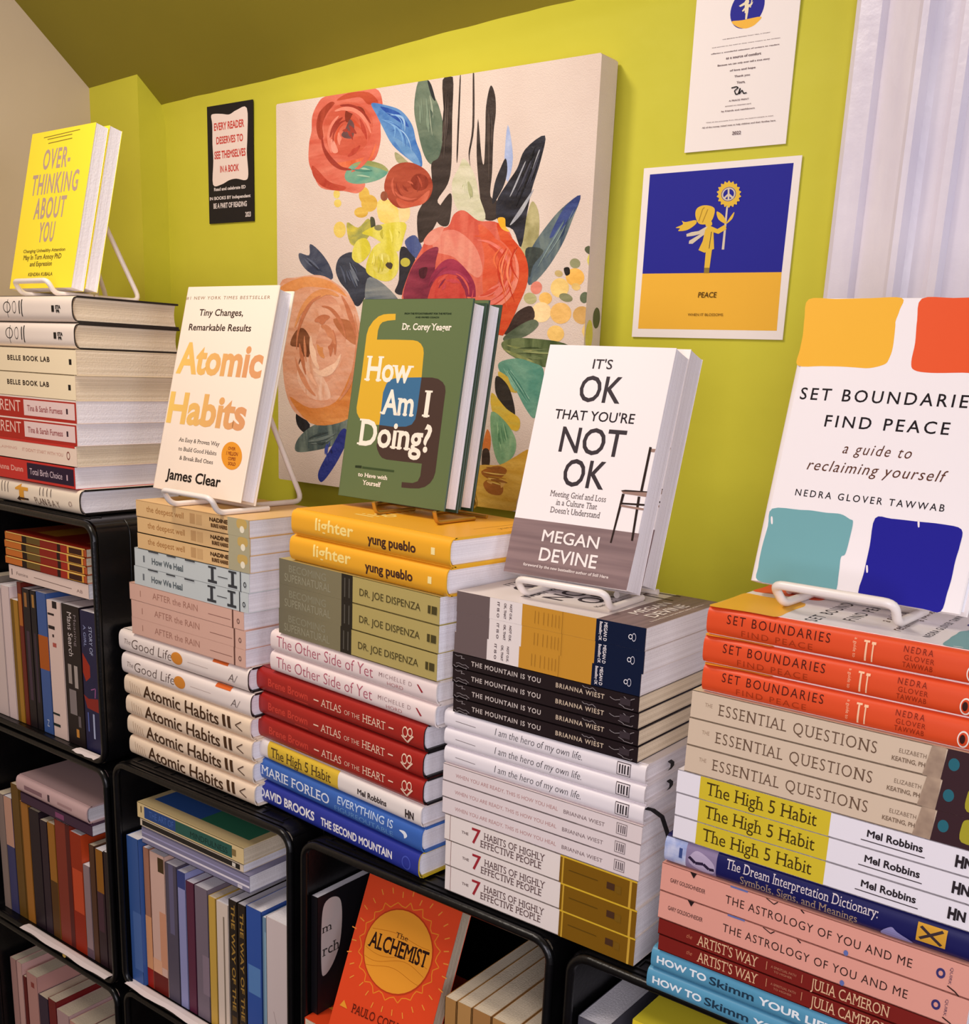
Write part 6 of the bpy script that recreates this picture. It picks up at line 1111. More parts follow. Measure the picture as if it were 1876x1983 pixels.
  ('blob',[(0.2634, 0.5716), (0.2639, 0.5656), (0.2653, 0.5599), (0.2683, 0.5546), (0.2727, 0.5496), (0.2781, 0.5449), (0.2795, 0.5453), (0.2764, 0.5505), (0.2733, 0.5558), (0.2703, 0.5612), (0.2675, 0.5665), (0.2648, 0.5719)],paint((70, 78, 96),(82, 90, 108))),
  ('blob',[(0.2402, 0.5832), (0.244, 0.5749), (0.2478, 0.5667), (0.2517, 0.5585), (0.2557, 0.5503), (0.2597, 0.5422), (0.2617, 0.5426), (0.2607, 0.5514), (0.2586, 0.56), (0.2547, 0.5682), (0.249, 0.576), (0.2422, 0.5836)],paint((70, 78, 96),(82, 90, 108))),
  ('blob',[(0.1072, 0.6047), (0.1114, 0.5998), (0.1162, 0.5953), (0.1219, 0.5913), (0.1284, 0.588), (0.1356, 0.585), (0.1367, 0.5858), (0.1313, 0.5899), (0.1258, 0.5939), (0.1202, 0.5979), (0.1143, 0.6017), (0.1083, 0.6055)],paint((86, 94, 114),(98, 106, 126))),
  ('blob',[(0.124, 0.5964), (0.1311, 0.5917), (0.1381, 0.5871), (0.1451, 0.5824), (0.1521, 0.5778), (0.159, 0.5731), (0.1601, 0.5739), (0.155, 0.5798), (0.1491, 0.5852), (0.1421, 0.5898), (0.134, 0.5937), (0.1252, 0.5972)],paint((38, 44, 62),(50, 56, 74))),
  ('blob',[(0.1449, 0.6044), (0.146, 0.6028), (0.1472, 0.6017), (0.1488, 0.6014), (0.1507, 0.6018), (0.1528, 0.6027), (0.153, 0.6033), (0.1513, 0.6032), (0.1496, 0.6033), (0.148, 0.6036), (0.1466, 0.6042), (0.1452, 0.605)],paint((86, 94, 114),(98, 106, 126))),
  ('blob',[(0.1164, 0.6058), (0.1265, 0.598), (0.1369, 0.5906), (0.148, 0.5837), (0.1596, 0.5773), (0.1716, 0.5712), (0.1723, 0.5717), (0.1612, 0.5785), (0.1501, 0.5853), (0.139, 0.5922), (0.128, 0.5992), (0.1171, 0.6062)],paint((38, 44, 62),(50, 56, 74))),
  ('blob',[(0.1154, 0.6065), (0.1248, 0.6004), (0.1342, 0.5944), (0.1437, 0.5885), (0.1532, 0.5826), (0.1628, 0.5769), (0.1642, 0.5779), (0.1568, 0.5853), (0.1486, 0.5921), (0.1391, 0.598), (0.1284, 0.6031), (0.1168, 0.6075)],paint((86, 94, 114),(98, 106, 126))),
  ('blob',[(0.7975, 0.3856), (0.8192, 0.3844), (0.8406, 0.3839), (0.8618, 0.3841), (0.8828, 0.3852), (0.9035, 0.3868), (0.9035, 0.3875), (0.8827, 0.387), (0.8617, 0.3866), (0.8405, 0.3863), (0.8191, 0.3863), (0.7974, 0.3863)],paint((112, 126, 80),(124, 138, 92))),
  ('blob',[(0.8181, 0.3793), (0.8421, 0.3785), (0.8658, 0.3781), (0.8893, 0.378), (0.9124, 0.3785), (0.9353, 0.3792), (0.9353, 0.38), (0.9124, 0.3806), (0.8892, 0.3809), (0.8658, 0.381), (0.8421, 0.3807), (0.8181, 0.3802)],paint((112, 126, 80),(124, 138, 92))),
  ('blob',[(0.8266, 0.3872), (0.8369, 0.3873), (0.8472, 0.3875), (0.8575, 0.3879), (0.8677, 0.3886), (0.8778, 0.3893), (0.8777, 0.3901), (0.8675, 0.3906), (0.8572, 0.3907), (0.847, 0.3903), (0.8367, 0.3893), (0.8265, 0.388)],paint((52, 66, 36),(64, 78, 48))),
  ('blob',[(0.8183, 0.3752), (0.8443, 0.3753), (0.8701, 0.3753), (0.8955, 0.3751), (0.9206, 0.3746), (0.9455, 0.374), (0.9455, 0.3744), (0.9206, 0.3757), (0.8955, 0.3766), (0.8701, 0.3769), (0.8443, 0.3765), (0.8183, 0.3756)],paint((52, 66, 36),(64, 78, 48))),
  ('blob',[(0.8495, 0.3686), (0.8581, 0.3683), (0.8667, 0.3679), (0.8753, 0.3675), (0.8839, 0.3669), (0.8924, 0.3664), (0.8924, 0.367), (0.884, 0.3685), (0.8755, 0.3696), (0.8669, 0.3701), (0.8582, 0.3699), (0.8495, 0.3693)],paint((112, 126, 80),(124, 138, 92))),
  ('blob',[(0.8385, 0.379), (0.8611, 0.3775), (0.8835, 0.3765), (0.9057, 0.3765), (0.9276, 0.3774), (0.9492, 0.3788), (0.9492, 0.3796), (0.9275, 0.3793), (0.9056, 0.3791), (0.8835, 0.3791), (0.8611, 0.3794), (0.8385, 0.3798)],paint((150, 158, 100),(162, 170, 112))),
  ('blob',[(0.8531, 0.3668), (0.8608, 0.3655), (0.8684, 0.3645), (0.8761, 0.364), (0.8838, 0.3639), (0.8915, 0.3641), (0.8915, 0.3646), (0.8839, 0.3652), (0.8763, 0.3658), (0.8686, 0.3663), (0.8609, 0.3668), (0.8531, 0.3673)],paint((112, 126, 80),(124, 138, 92))),
  ('blob',[(0.8418, 0.3672), (0.8518, 0.3657), (0.8619, 0.3646), (0.8719, 0.3641), (0.8819, 0.3642), (0.8919, 0.3646), (0.8919, 0.3654), (0.882, 0.3662), (0.8721, 0.3668), (0.862, 0.3673), (0.8519, 0.3677), (0.8418, 0.368)],paint((112, 126, 80),(124, 138, 92))),
  ('blob',[(0.8204, 0.387), (0.8342, 0.3868), (0.8479, 0.3868), (0.8615, 0.3872), (0.875, 0.3879), (0.8884, 0.3888), (0.8884, 0.3892), (0.875, 0.3889), (0.8615, 0.3885), (0.8479, 0.3881), (0.8342, 0.3877), (0.8204, 0.3874)],paint((52, 66, 36),(64, 78, 48))),
  ('blob',[(0.8044, 0.3124), (0.8072, 0.3069), (0.8105, 0.3015), (0.8144, 0.2966), (0.8189, 0.2919), (0.8239, 0.2875), (0.8252, 0.2882), (0.8222, 0.2936), (0.8189, 0.2989), (0.815, 0.3038), (0.8106, 0.3085), (0.8058, 0.3131)],paint((60, 118, 100),(72, 130, 112))),
  ('blob',[(0.8081, 0.3148), (0.8168, 0.3042), (0.8256, 0.2937), (0.8346, 0.2833), (0.8437, 0.2731), (0.853, 0.2629), (0.8538, 0.2634), (0.846, 0.2743), (0.8377, 0.2851), (0.8287, 0.2954), (0.8191, 0.3055), (0.809, 0.3153)],paint((120, 170, 146),(132, 182, 158))),
  ('blob',[(0.8024, 0.3337), (0.8117, 0.3201), (0.8218, 0.3069), (0.8331, 0.2945), (0.8456, 0.2829), (0.8588, 0.2719), (0.8604, 0.2728), (0.8495, 0.2853), (0.8385, 0.2978), (0.8272, 0.3102), (0.8157, 0.3224), (0.804, 0.3347)],paint((150, 190, 164),(162, 202, 176))),
  ('blob',[(0.7964, 0.3377), (0.8095, 0.3233), (0.8225, 0.3089), (0.8354, 0.2945), (0.8482, 0.2801), (0.861, 0.2658), (0.8621, 0.2665), (0.851, 0.2818), (0.8391, 0.2967), (0.8263, 0.3111), (0.8123, 0.3249), (0.7975, 0.3384)],paint((60, 118, 100),(72, 130, 112))),
  ('blob',[(0.7913, 0.3333), (0.7979, 0.3248), (0.8047, 0.3164), (0.8118, 0.3082), (0.819, 0.3001), (0.8265, 0.2922), (0.8276, 0.2928), (0.8218, 0.3017), (0.8156, 0.3103), (0.8085, 0.3185), (0.8008, 0.3263), (0.7925, 0.3339)],paint((150, 190, 164),(162, 202, 176))),
  ('blob',[(0.7955, 0.3305), (0.806, 0.3176), (0.8167, 0.3048), (0.8276, 0.2923), (0.8388, 0.28), (0.8503, 0.2678), (0.8516, 0.2686), (0.8422, 0.2819), (0.8322, 0.2949), (0.8213, 0.3075), (0.8094, 0.3195), (0.7969, 0.3313)],paint((60, 118, 100),(72, 130, 112))),
  ('blob',[(0.7981, 0.3149), (0.8012, 0.3088), (0.8047, 0.303), (0.8089, 0.2974), (0.8138, 0.2922), (0.8191, 0.2872), (0.8206, 0.288), (0.8174, 0.294), (0.8139, 0.2999), (0.8097, 0.3054), (0.8048, 0.3106), (0.7995, 0.3157)],paint((120, 170, 146),(132, 182, 158))),
  ('blob',[(0.7813, 0.34), (0.7896, 0.3276), (0.7986, 0.3156), (0.8083, 0.304), (0.8189, 0.293), (0.8301, 0.2823), (0.8311, 0.2829), (0.8216, 0.2944), (0.8119, 0.306), (0.8021, 0.3175), (0.7923, 0.329), (0.7823, 0.3405)],paint((120, 170, 146),(132, 182, 158))),
  ('blob',[(0.7692, 0.2111), (0.7705, 0.1979), (0.7724, 0.1848), (0.7755, 0.1719), (0.7797, 0.1593), (0.7846, 0.1467), (0.7861, 0.147), (0.7834, 0.16), (0.7806, 0.1729), (0.7775, 0.1858), (0.7742, 0.1986), (0.7707, 0.2114)],paint((150, 190, 142),(162, 202, 154))),
  ('blob',[(0.7814, 0.2024), (0.7828, 0.1941), (0.7845, 0.1859), (0.7868, 0.1778), (0.7896, 0.1698), (0.7928, 0.1618), (0.7935, 0.162), (0.7915, 0.1702), (0.7893, 0.1783), (0.787, 0.1864), (0.7846, 0.1945), (0.7821, 0.2026)],paint((84, 134, 94),(96, 146, 106))),
  ('blob',[(0.7734, 0.1846), (0.7738, 0.1804), (0.7742, 0.1762), (0.7749, 0.172), (0.7756, 0.1679), (0.7764, 0.1637), (0.7776, 0.1639), (0.7785, 0.1682), (0.7787, 0.1725), (0.7781, 0.1767), (0.7766, 0.1808), (0.7745, 0.1847)],paint((84, 134, 94),(96, 146, 106))),
  ('blob',[(0.7922, 0.2071), (0.7935, 0.2002), (0.7952, 0.1934), (0.7977, 0.1868), (0.8009, 0.1804), (0.8046, 0.1741), (0.8053, 0.1743), (0.8026, 0.1809), (0.8, 0.1874), (0.7976, 0.194), (0.7952, 0.2007), (0.7929, 0.2073)],paint((84, 134, 94),(96, 146, 106))),
  ('blob',[(0.79, 0.193), (0.7896, 0.1874), (0.79, 0.182), (0.7918, 0.177), (0.7949, 0.1724), (0.7989, 0.168), (0.8003, 0.1683), (0.7985, 0.1733), (0.7967, 0.1783), (0.7949, 0.1833), (0.7932, 0.1883), (0.7914, 0.1933)],paint((84, 134, 94),(96, 146, 106))),
  ('blob',[(0.7748, 0.1922), (0.7748, 0.1853), (0.7754, 0.1785), (0.7769, 0.1718), (0.7791, 0.1653), (0.782, 0.1589), (0.7832, 0.1591), (0.7823, 0.1659), (0.7812, 0.1726), (0.7797, 0.1792), (0.778, 0.1858), (0.776, 0.1924)],paint((84, 134, 94),(96, 146, 106))),
  ('blob',[(0.7865, 0.2117), (0.7896, 0.2011), (0.7927, 0.1905), (0.7961, 0.1799), (0.7995, 0.1694), (0.8031, 0.1589), (0.8039, 0.1591), (0.8016, 0.1699), (0.7989, 0.1806), (0.7956, 0.1912), (0.7917, 0.2016), (0.7873, 0.2119)],paint((150, 190, 142),(162, 202, 154))),
  ('blob',[(0.3867, 0.6094), (0.3851, 0.603), (0.3844, 0.5965), (0.3849, 0.5901), (0.3866, 0.5836), (0.3891, 0.5771), (0.3912, 0.5771), (0.392, 0.5836), (0.3923, 0.5901), (0.3918, 0.5965), (0.3906, 0.603), (0.3888, 0.6094)],paint((232, 224, 130),(244, 236, 142))),
  ('blob',[(0.4043, 0.6079), (0.4046, 0.6038), (0.4053, 0.5998), (0.4066, 0.5959), (0.4085, 0.5921), (0.4107, 0.5883), (0.413, 0.5886), (0.4141, 0.5928), (0.4143, 0.597), (0.413, 0.6009), (0.4102, 0.6046), (0.4065, 0.6082)],paint((220, 210, 96),(232, 222, 108))),
  ('blob',[(0.3744, 0.6051), (0.3737, 0.5974), (0.3733, 0.5896), (0.3732, 0.5819), (0.3733, 0.5741), (0.3738, 0.5663), (0.3761, 0.5662), (0.3791, 0.5739), (0.381, 0.5816), (0.3812, 0.5893), (0.3795, 0.5971), (0.3767, 0.605)],paint((190, 180, 50),(202, 192, 62))),
  ('blob',[(0.3581, 0.6122), (0.357, 0.6073), (0.356, 0.6023), (0.355, 0.5974), (0.3539, 0.5924), (0.353, 0.5874), (0.3543, 0.5873), (0.3573, 0.592), (0.3595, 0.5967), (0.3606, 0.6017), (0.3604, 0.6068), (0.3595, 0.612)],paint((232, 224, 130),(244, 236, 142))),
  ('blob',[(0.3632, 0.6073), (0.3596, 0.6029), (0.357, 0.5983), (0.3563, 0.5935), (0.3573, 0.5886), (0.3595, 0.5835), (0.3616, 0.5832), (0.3627, 0.588), (0.3637, 0.5927), (0.3644, 0.5975), (0.365, 0.6022), (0.3654, 0.607)],paint((220, 210, 96),(232, 222, 108))),
  ('blob',[(0.3847, 0.596), (0.3835, 0.5905), (0.3829, 0.5851), (0.3833, 0.5796), (0.3845, 0.5742), (0.3864, 0.5687), (0.389, 0.5687), (0.3911, 0.5742), (0.3922, 0.5796), (0.3918, 0.5851), (0.39, 0.5905), (0.3873, 0.596)],paint((190, 180, 50),(202, 192, 62))),
  ('blob',[(0.3866, 0.6664), (0.3858, 0.663), (0.3854, 0.6595), (0.3853, 0.656), (0.3857, 0.6525), (0.3863, 0.6489), (0.3883, 0.6488), (0.3906, 0.6522), (0.392, 0.6556), (0.392, 0.6591), (0.3907, 0.6627), (0.3886, 0.6663)],paint((224, 214, 96),(236, 226, 108))),
  ('blob',[(0.4376, 0.6609), (0.4392, 0.6604), (0.4408, 0.6599), (0.4423, 0.6593), (0.4438, 0.6586), (0.4452, 0.6578), (0.4457, 0.6585), (0.445, 0.6603), (0.4441, 0.6617), (0.4426, 0.6623), (0.4405, 0.6622), (0.4382, 0.6616)],paint((184, 172, 56),(196, 184, 68))),
  ('blob',[(0.4287, 0.6683), (0.4296, 0.664), (0.431, 0.6599), (0.4332, 0.656), (0.4362, 0.6522), (0.4398, 0.6486), (0.4425, 0.6493), (0.4429, 0.6539), (0.4422, 0.6582), (0.44, 0.6621), (0.4362, 0.6656), (0.4313, 0.6689)],paint((224, 214, 96),(236, 226, 108))),
  ('blob',[(0.3849, 0.6687), (0.3815, 0.6647), (0.3795, 0.6608), (0.3795, 0.6567), (0.3817, 0.6526), (0.3853, 0.6484), (0.3883, 0.6483), (0.3892, 0.6523), (0.3898, 0.6563), (0.3897, 0.6604), (0.389, 0.6644), (0.3879, 0.6685)],paint((184, 172, 56),(196, 184, 68))),
  ('blob',[(0.4102, 0.6676), (0.4116, 0.6616), (0.4131, 0.6556), (0.415, 0.6496), (0.4173, 0.6437), (0.4197, 0.6378), (0.4217, 0.638), (0.4224, 0.6443), (0.422, 0.6504), (0.4201, 0.6564), (0.4167, 0.6622), (0.4123, 0.6679)],paint((224, 214, 96),(236, 226, 108))),
  ('blob',[(0.8031, 0.608), (0.7944, 0.5952), (0.7894, 0.5823), (0.7907, 0.5694), (0.7981, 0.5565), (0.8094, 0.5437), (0.8103, 0.5437), (0.8004, 0.5566), (0.7938, 0.5694), (0.7925, 0.5823), (0.7967, 0.5952), (0.8041, 0.608)],paint((232, 130, 90),(244, 142, 102))),
  ('blob',[(0.7606, 0.6151), (0.7473, 0.6059), (0.7386, 0.596), (0.7376, 0.5852), (0.7443, 0.5736), (0.7557, 0.5614), (0.7575, 0.5612), (0.7489, 0.5731), (0.7438, 0.5845), (0.7448, 0.5953), (0.7518, 0.6053), (0.7624, 0.6149)],paint((222, 104, 60),(234, 116, 72))),
  ('blob',[(0.7964, 0.6096), (0.7868, 0.5872), (0.7812, 0.5645), (0.7824, 0.5415), (0.7903, 0.5183), (0.8024, 0.4951), (0.8037, 0.4951), (0.7936, 0.5183), (0.7869, 0.5414), (0.7857, 0.5644), (0.7901, 0.5871), (0.7977, 0.6096)],paint((186, 48, 24),(198, 60, 36))),
  ('blob',[(0.7955, 0.6039), (0.784, 0.5864), (0.7772, 0.5686), (0.7782, 0.5506), (0.787, 0.5324), (0.8005, 0.5142), (0.8024, 0.5142), (0.7916, 0.5324), (0.7846, 0.5505), (0.7836, 0.5685), (0.7886, 0.5862), (0.7973, 0.6038)],paint((232, 130, 90),(244, 142, 102))),
  ('blob',[(0.8032, 0.6138), (0.7926, 0.6001), (0.7866, 0.5863), (0.7879, 0.5724), (0.7965, 0.5585), (0.8097, 0.5447), (0.8115, 0.5447), (0.8011, 0.5586), (0.7941, 0.5724), (0.7928, 0.5863), (0.7972, 0.6001), (0.805, 0.6138)],paint((186, 48, 24),(198, 60, 36))),
  ('blob',[(0.7824, 0.6002), (0.7727, 0.5765), (0.7668, 0.5524), (0.7673, 0.528), (0.774, 0.5032), (0.7847, 0.4783), (0.7856, 0.4783), (0.7763, 0.5031), (0.7703, 0.5279), (0.7699, 0.5523), (0.7749, 0.5764), (0.7833, 0.6002)],paint((222, 104, 60),(234, 116, 72))),
  ('blob',[(0.7787, 0.6118), (0.7678, 0.5918), (0.7612, 0.5715), (0.7613, 0.5508), (0.7684, 0.5297), (0.7797, 0.5085), (0.7812, 0.5084), (0.7721, 0.5296), (0.7664, 0.5506), (0.7663, 0.5713), (0.7716, 0.5916), (0.7801, 0.6117)],paint((232, 130, 90),(244, 142, 102))),
  ('blob',[(0.7717, 0.6113), (0.7596, 0.594), (0.752, 0.5763), (0.7518, 0.558), (0.7589, 0.5393), (0.7706, 0.5203), (0.7727, 0.5202), (0.7642, 0.539), (0.759, 0.5576), (0.7593, 0.5758), (0.7649, 0.5937), (0.7738, 0.6111)],paint((186, 48, 24),(198, 60, 36))),
  ('blob',[(0.7735, 0.6051), (0.7622, 0.5932), (0.7551, 0.581), (0.7548, 0.5683), (0.7613, 0.555), (0.7721, 0.5416), (0.7735, 0.5415), (0.7648, 0.5548), (0.7595, 0.5679), (0.7598, 0.5807), (0.7657, 0.593), (0.7749, 0.605)],paint((222, 104, 60),(234, 116, 72))),
  ('blob',[(0.2122, 0.1009), (0.209, 0.0986), (0.2071, 0.0964), (0.2073, 0.0945), (0.2096, 0.0929), (0.2132, 0.0914), (0.2153, 0.0917), (0.215, 0.0936), (0.2146, 0.0955), (0.2144, 0.0974), (0.2144, 0.0993), (0.2143, 0.1012)],paint((20, 28, 90),(32, 40, 102))),
  ('blob',[(0.1941, 0.1155), (0.1902, 0.1099), (0.1873, 0.1043), (0.1859, 0.0986), (0.1859, 0.0927), (0.1868, 0.0868), (0.189, 0.0867), (0.1914, 0.0924), (0.1934, 0.0981), (0.1949, 0.1039), (0.1958, 0.1096), (0.1963, 0.1154)],paint((60, 76, 160),(72, 88, 172))),
  ('blob',[(0.2052, 0.1216), (0.1981, 0.1115), (0.1931, 0.1014), (0.1914, 0.0912), (0.1931, 0.081), (0.1968, 0.0707), (0.1986, 0.0707), (0.1975, 0.081), (0.1974, 0.0912), (0.1991, 0.1014), (0.2025, 0.1115), (0.207, 0.1216)],paint((60, 76, 160),(72, 88, 172))),
  ('blob',[(0.1333, 0.1111), (0.1519, 0.1114), (0.1697, 0.1132), (0.1864, 0.1175), (0.2022, 0.1242), (0.2172, 0.1325), (0.2168, 0.1337), (0.201, 0.1274), (0.1849, 0.1218), (0.1681, 0.1175), (0.1507, 0.1145), (0.1329, 0.1124)],paint((110, 124, 120),(122, 136, 132))),
  ('blob',[(0.1253, 0.1246), (0.14, 0.1292), (0.1547, 0.1338), (0.1693, 0.1382), (0.1839, 0.1424), (0.1984, 0.1466), (0.1977, 0.1481), (0.1821, 0.1461), (0.1669, 0.1432), (0.1523, 0.1388), (0.1382, 0.133), (0.1246, 0.1261)],paint((54, 68, 70),(66, 80, 82))),
  ('blob',[(0.1556, 0.1134), (0.1632, 0.112), (0.1706, 0.1117), (0.1775, 0.113), (0.184, 0.116), (0.1902, 0.1201), (0.1898, 0.1218), (0.1829, 0.1204), (0.1761, 0.1189), (0.1692, 0.1176), (0.1622, 0.1164), (0.1552, 0.1152)],paint((54, 68, 70),(66, 80, 82))),
  ('blob',[(0.1249, 0.1161), (0.1464, 0.1184), (0.1671, 0.122), (0.1869, 0.1275), (0.2056, 0.1348), (0.2237, 0.1434), (0.2228, 0.1456), (0.2033, 0.1404), (0.1837, 0.1351), (0.1639, 0.1296), (0.144, 0.1241), (0.124, 0.1183)],paint((110, 124, 120),(122, 136, 132))),
  ('blob',[(0.7617, 0.0877), (0.7696, 0.0866), (0.7775, 0.086), (0.7854, 0.0862), (0.7933, 0.0871), (0.8013, 0.0884), (0.8013, 0.09), (0.7935, 0.091), (0.7857, 0.0915), (0.7778, 0.0914), (0.7698, 0.0906), (0.7617, 0.0893)],paint((150, 92, 34),(162, 104, 46))),
  ('blob',[(0.7502, 0.0731), (0.7599, 0.071), (0.7697, 0.0695), (0.7796, 0.0689), (0.7897, 0.0692), (0.7998, 0.07), (0.8, 0.0715), (0.7903, 0.0728), (0.7805, 0.0739), (0.7706, 0.0745), (0.7606, 0.0747), (0.7504, 0.0746)],paint((230, 190, 96),(242, 202, 108))),
  ('blob',[(0.7429, 0.0997), (0.7513, 0.0985), (0.7597, 0.098), (0.7679, 0.0987), (0.7761, 0.1005), (0.7842, 0.1031), (0.7842, 0.1043), (0.776, 0.1035), (0.7678, 0.1027), (0.7595, 0.1021), (0.7512, 0.1015), (0.7428, 0.1009)],paint((150, 92, 34),(162, 104, 46))),
  ('blob',[(0.7584, 0.0648), (0.7644, 0.0635), (0.7704, 0.0624), (0.7764, 0.0614), (0.7825, 0.0607), (0.7886, 0.0601), (0.789, 0.0613), (0.7834, 0.0636), (0.7777, 0.0654), (0.7717, 0.0664), (0.7653, 0.0665), (0.7588, 0.066)],paint((230, 190, 96),(242, 202, 108))),
  ('blob',[(0.735, 0.0873), (0.7493, 0.0857), (0.7635, 0.0847), (0.7777, 0.0847), (0.7919, 0.0855), (0.8061, 0.087), (0.8062, 0.0878), (0.7921, 0.0877), (0.778, 0.0877), (0.7638, 0.0877), (0.7495, 0.0879), (0.7351, 0.0882)],paint((230, 190, 96),(242, 202, 108))),
  ('blob',[(0.7436, 0.0676), (0.7526, 0.0669), (0.7616, 0.0662), (0.7705, 0.0653), (0.7793, 0.0643), (0.7881, 0.0632), (0.7883, 0.064), (0.7798, 0.0663), (0.7711, 0.068), (0.7622, 0.0689), (0.7531, 0.0689), (0.7438, 0.0684)],paint((180, 126, 36),(192, 138, 48))),
  ('blob',[(0.7591, 0.0708), (0.7686, 0.0693), (0.7781, 0.0681), (0.7877, 0.0674), (0.7974, 0.0672), (0.807, 0.0673), (0.8074, 0.0691), (0.7982, 0.0716), (0.7889, 0.0735), (0.7793, 0.0742), (0.7695, 0.0737), (0.7595, 0.0726)],paint((150, 92, 34),(162, 104, 46))),
  ('blob',[(0.7405, 0.079), (0.7531, 0.0778), (0.7656, 0.0768), (0.7782, 0.0764), (0.7907, 0.0765), (0.8033, 0.077), (0.8034, 0.0779), (0.791, 0.0788), (0.7786, 0.0795), (0.766, 0.0799), (0.7534, 0.0801), (0.7406, 0.0799)],paint((180, 126, 36),(192, 138, 48)))],
 'peace': [
  ('poly',[(0.0446, 0.9618), (0.9553, 0.9631), (0.9524, 0.377), (0.0436, 0.3825)],C('26268c',0.6)),
  ('poly',[(0.0436, 0.3825), (0.9524, 0.377), (0.96, 0.0506), (0.0414, 0.0504)],C('e8b03c')),
  ('poly',[(0.57, 0.7552), (0.5808, 0.7547), (0.5812, 0.5111), (0.5655, 0.5115)],C('cfc0a8')),
  ('blob',[(0.5808, 0.655), (0.5279, 0.6811), (0.5116, 0.7267), (0.5561, 0.7008)],C('dcb440')),
  ('blob',[(0.5808, 0.655), (0.5937, 0.6815), (0.6234, 0.7186), (0.615, 0.6827)],C('dcb440')),
  ('blob',[(0.3774, 0.6841), (0.3134, 0.676), (0.2876, 0.6835), (0.2956, 0.6639), (0.2503, 0.6463), (0.2786, 0.641), (0.2697, 0.6263), (0.3298, 0.6305), (0.383, 0.6627)],C('dcb440')),
  ('poly',[(0.4617, 0.649), (0.4052, 0.6215), (0.3585, 0.6167), (0.3255, 0.6071), (0.3281, 0.592), (0.3703, 0.5949), (0.4191, 0.604), (0.4722, 0.6275)],C('cfc0a8')),
  ('poly',[(0.4606, 0.6343), (0.4191, 0.604), (0.3477, 0.5678), (0.3467, 0.5506), (0.3718, 0.5499), (0.4208, 0.5847), (0.4789, 0.621)],C('cfc0a8')),
  ('blob',[(0.3753, 0.7085), (0.3793, 0.7474), (0.417, 0.7646), (0.4662, 0.7601), (0.4969, 0.742), (0.4956, 0.7034), (0.4803, 0.6725), (0.4511, 0.6579), (0.4014, 0.6641)],C('dcb440')),
  ('blob',[(0.4472, 0.6739), (0.48, 0.6757), (0.4883, 0.6512), (0.4523, 0.6452)],C('dcb440')),
  ('poly',[(0.4666, 0.6489), (0.4993, 0.6371), (0.5166, 0.516), (0.4559, 0.4962), (0.4149, 0.5122), (0.4376, 0.5629), (0.4478, 0.6263)],C('dcb440')),
  ('poly',[(0.4764, 0.6485), (0.5268, 0.6277), (0.5727, 0.6511), (0.5848, 0.6256), (0.5355, 0.6), (0.4854, 0.6165)],C('dcb440')),
  ('poly',[(0.4641, 0.5141), (0.5034, 0.5131), (0.4982, 0.4095), (0.4636, 0.4101)],C('dcb440')),
  ('poly',[(0.4636, 0.4101), (0.4982, 0.4095), (0.4985, 0.3793), (0.4639, 0.3798)],C('8a7434')),
  ('poly',[(0.488, 0.6143), (0.4917, 0.6142), (0.4858, 0.5189), (0.4821, 0.519)],C('241c34')),
  ('line',[(0.4004, 0.6758), (0.4189, 0.7435), (0.4303, 0.7535)],0.004,1,C('a8842c')),
  ('line',[(0.4256, 0.6695), (0.4533, 0.7419)],0.004,1,C('a8842c')),
  ('blob',[(0.6469, 0.815), (0.6587, 0.8014), (0.645, 0.7934), (0.6519, 0.7774), (0.6354, 0.7748), (0.6365, 0.7582), (0.6192, 0.7614), (0.6143, 0.7463), (0.5982, 0.7548), (0.5878, 0.7429), (0.575, 0.7559), (0.5604, 0.7488), (0.5524, 0.7646), (0.5353, 0.7631), (0.5332, 0.7799), (0.5157, 0.7842), (0.5196, 0.7999), (0.5039, 0.8095), (0.5135, 0.8222), (0.5014, 0.8359), (0.5155, 0.8439), (0.5086, 0.8601), (0.5254, 0.8626), (0.5244, 0.8792), (0.5419, 0.8759), (0.5469, 0.8908), (0.563, 0.8822), (0.5734, 0.8938), (0.5861, 0.8808), (0.6006, 0.8876), (0.6085, 0.872), (0.6253, 0.8733), (0.6274, 0.8568), (0.6446, 0.8524), (0.6408, 0.837), (0.6562, 0.8275)],C('dcb440')),
  ('ell',(0.5782, 0.8187),(0.046, 0.0006),(-0.0026, 0.0391),C('26268c',0.6)),
  ('ring',(0.5782, 0.8187),(0.0424, 0.0008),(-0.0023, 0.036),0.2,C('cfc0a8')),
  ('line',[(0.5782, 0.8187), (0.5748, 0.8538)],0.011,1,C('cfc0a8')),
  ('line',[(0.5782, 0.8187), (0.5816, 0.7835)],0.011,1,C('cfc0a8')),
  ('line',[(0.5782, 0.8187), (0.5496, 0.7944)],0.011,1,C('cfc0a8')),
  ('line',[(0.5782, 0.8187), (0.6114, 0.7933)],0.011,1,C('cfc0a8')),
  ('text','PEACE',0.4391,0.5615,0.2385,0.2686,C('4a3010'),{'bold': 0.01, 'shear': 0.1}),
  ('text','WHEN IT BLOSSOMS',0.3816,0.6146,0.1311,0.1459,C('7a5a20'),{'bold': 0.01})],
 'letter': [
  ('ell',(0.5097, 0.8301),(0.1613, 0.0022),(0.0121, 0.1171),C('26268c',0.6)),
  ('blob',[(0.3691, 0.7659), (0.4717, 0.7636), (0.651, 0.7661), (0.6066, 0.7292), (0.553, 0.7144), (0.4934, 0.7132), (0.419, 0.7329)],C('e8b03c')),
  ('ring',(0.5506, 0.8978),(0.0275, 0.0004),(-0.0007, 0.019),0.45,C('cfc0a8')),
  ('line',[(0.5494, 0.8791), (0.5376, 0.8294)],0.008,0.7,C('cfc0a8')),
  ('ell',(0.4997, 0.8634),(0.0223, -0.0002),(0.0015, 0.0165),C('e4d4b4')),
  ('poly',[(0.4823, 0.8534), (0.5236, 0.8512), (0.5228, 0.8013), (0.4891, 0.8025)],C('e4d4b4')),
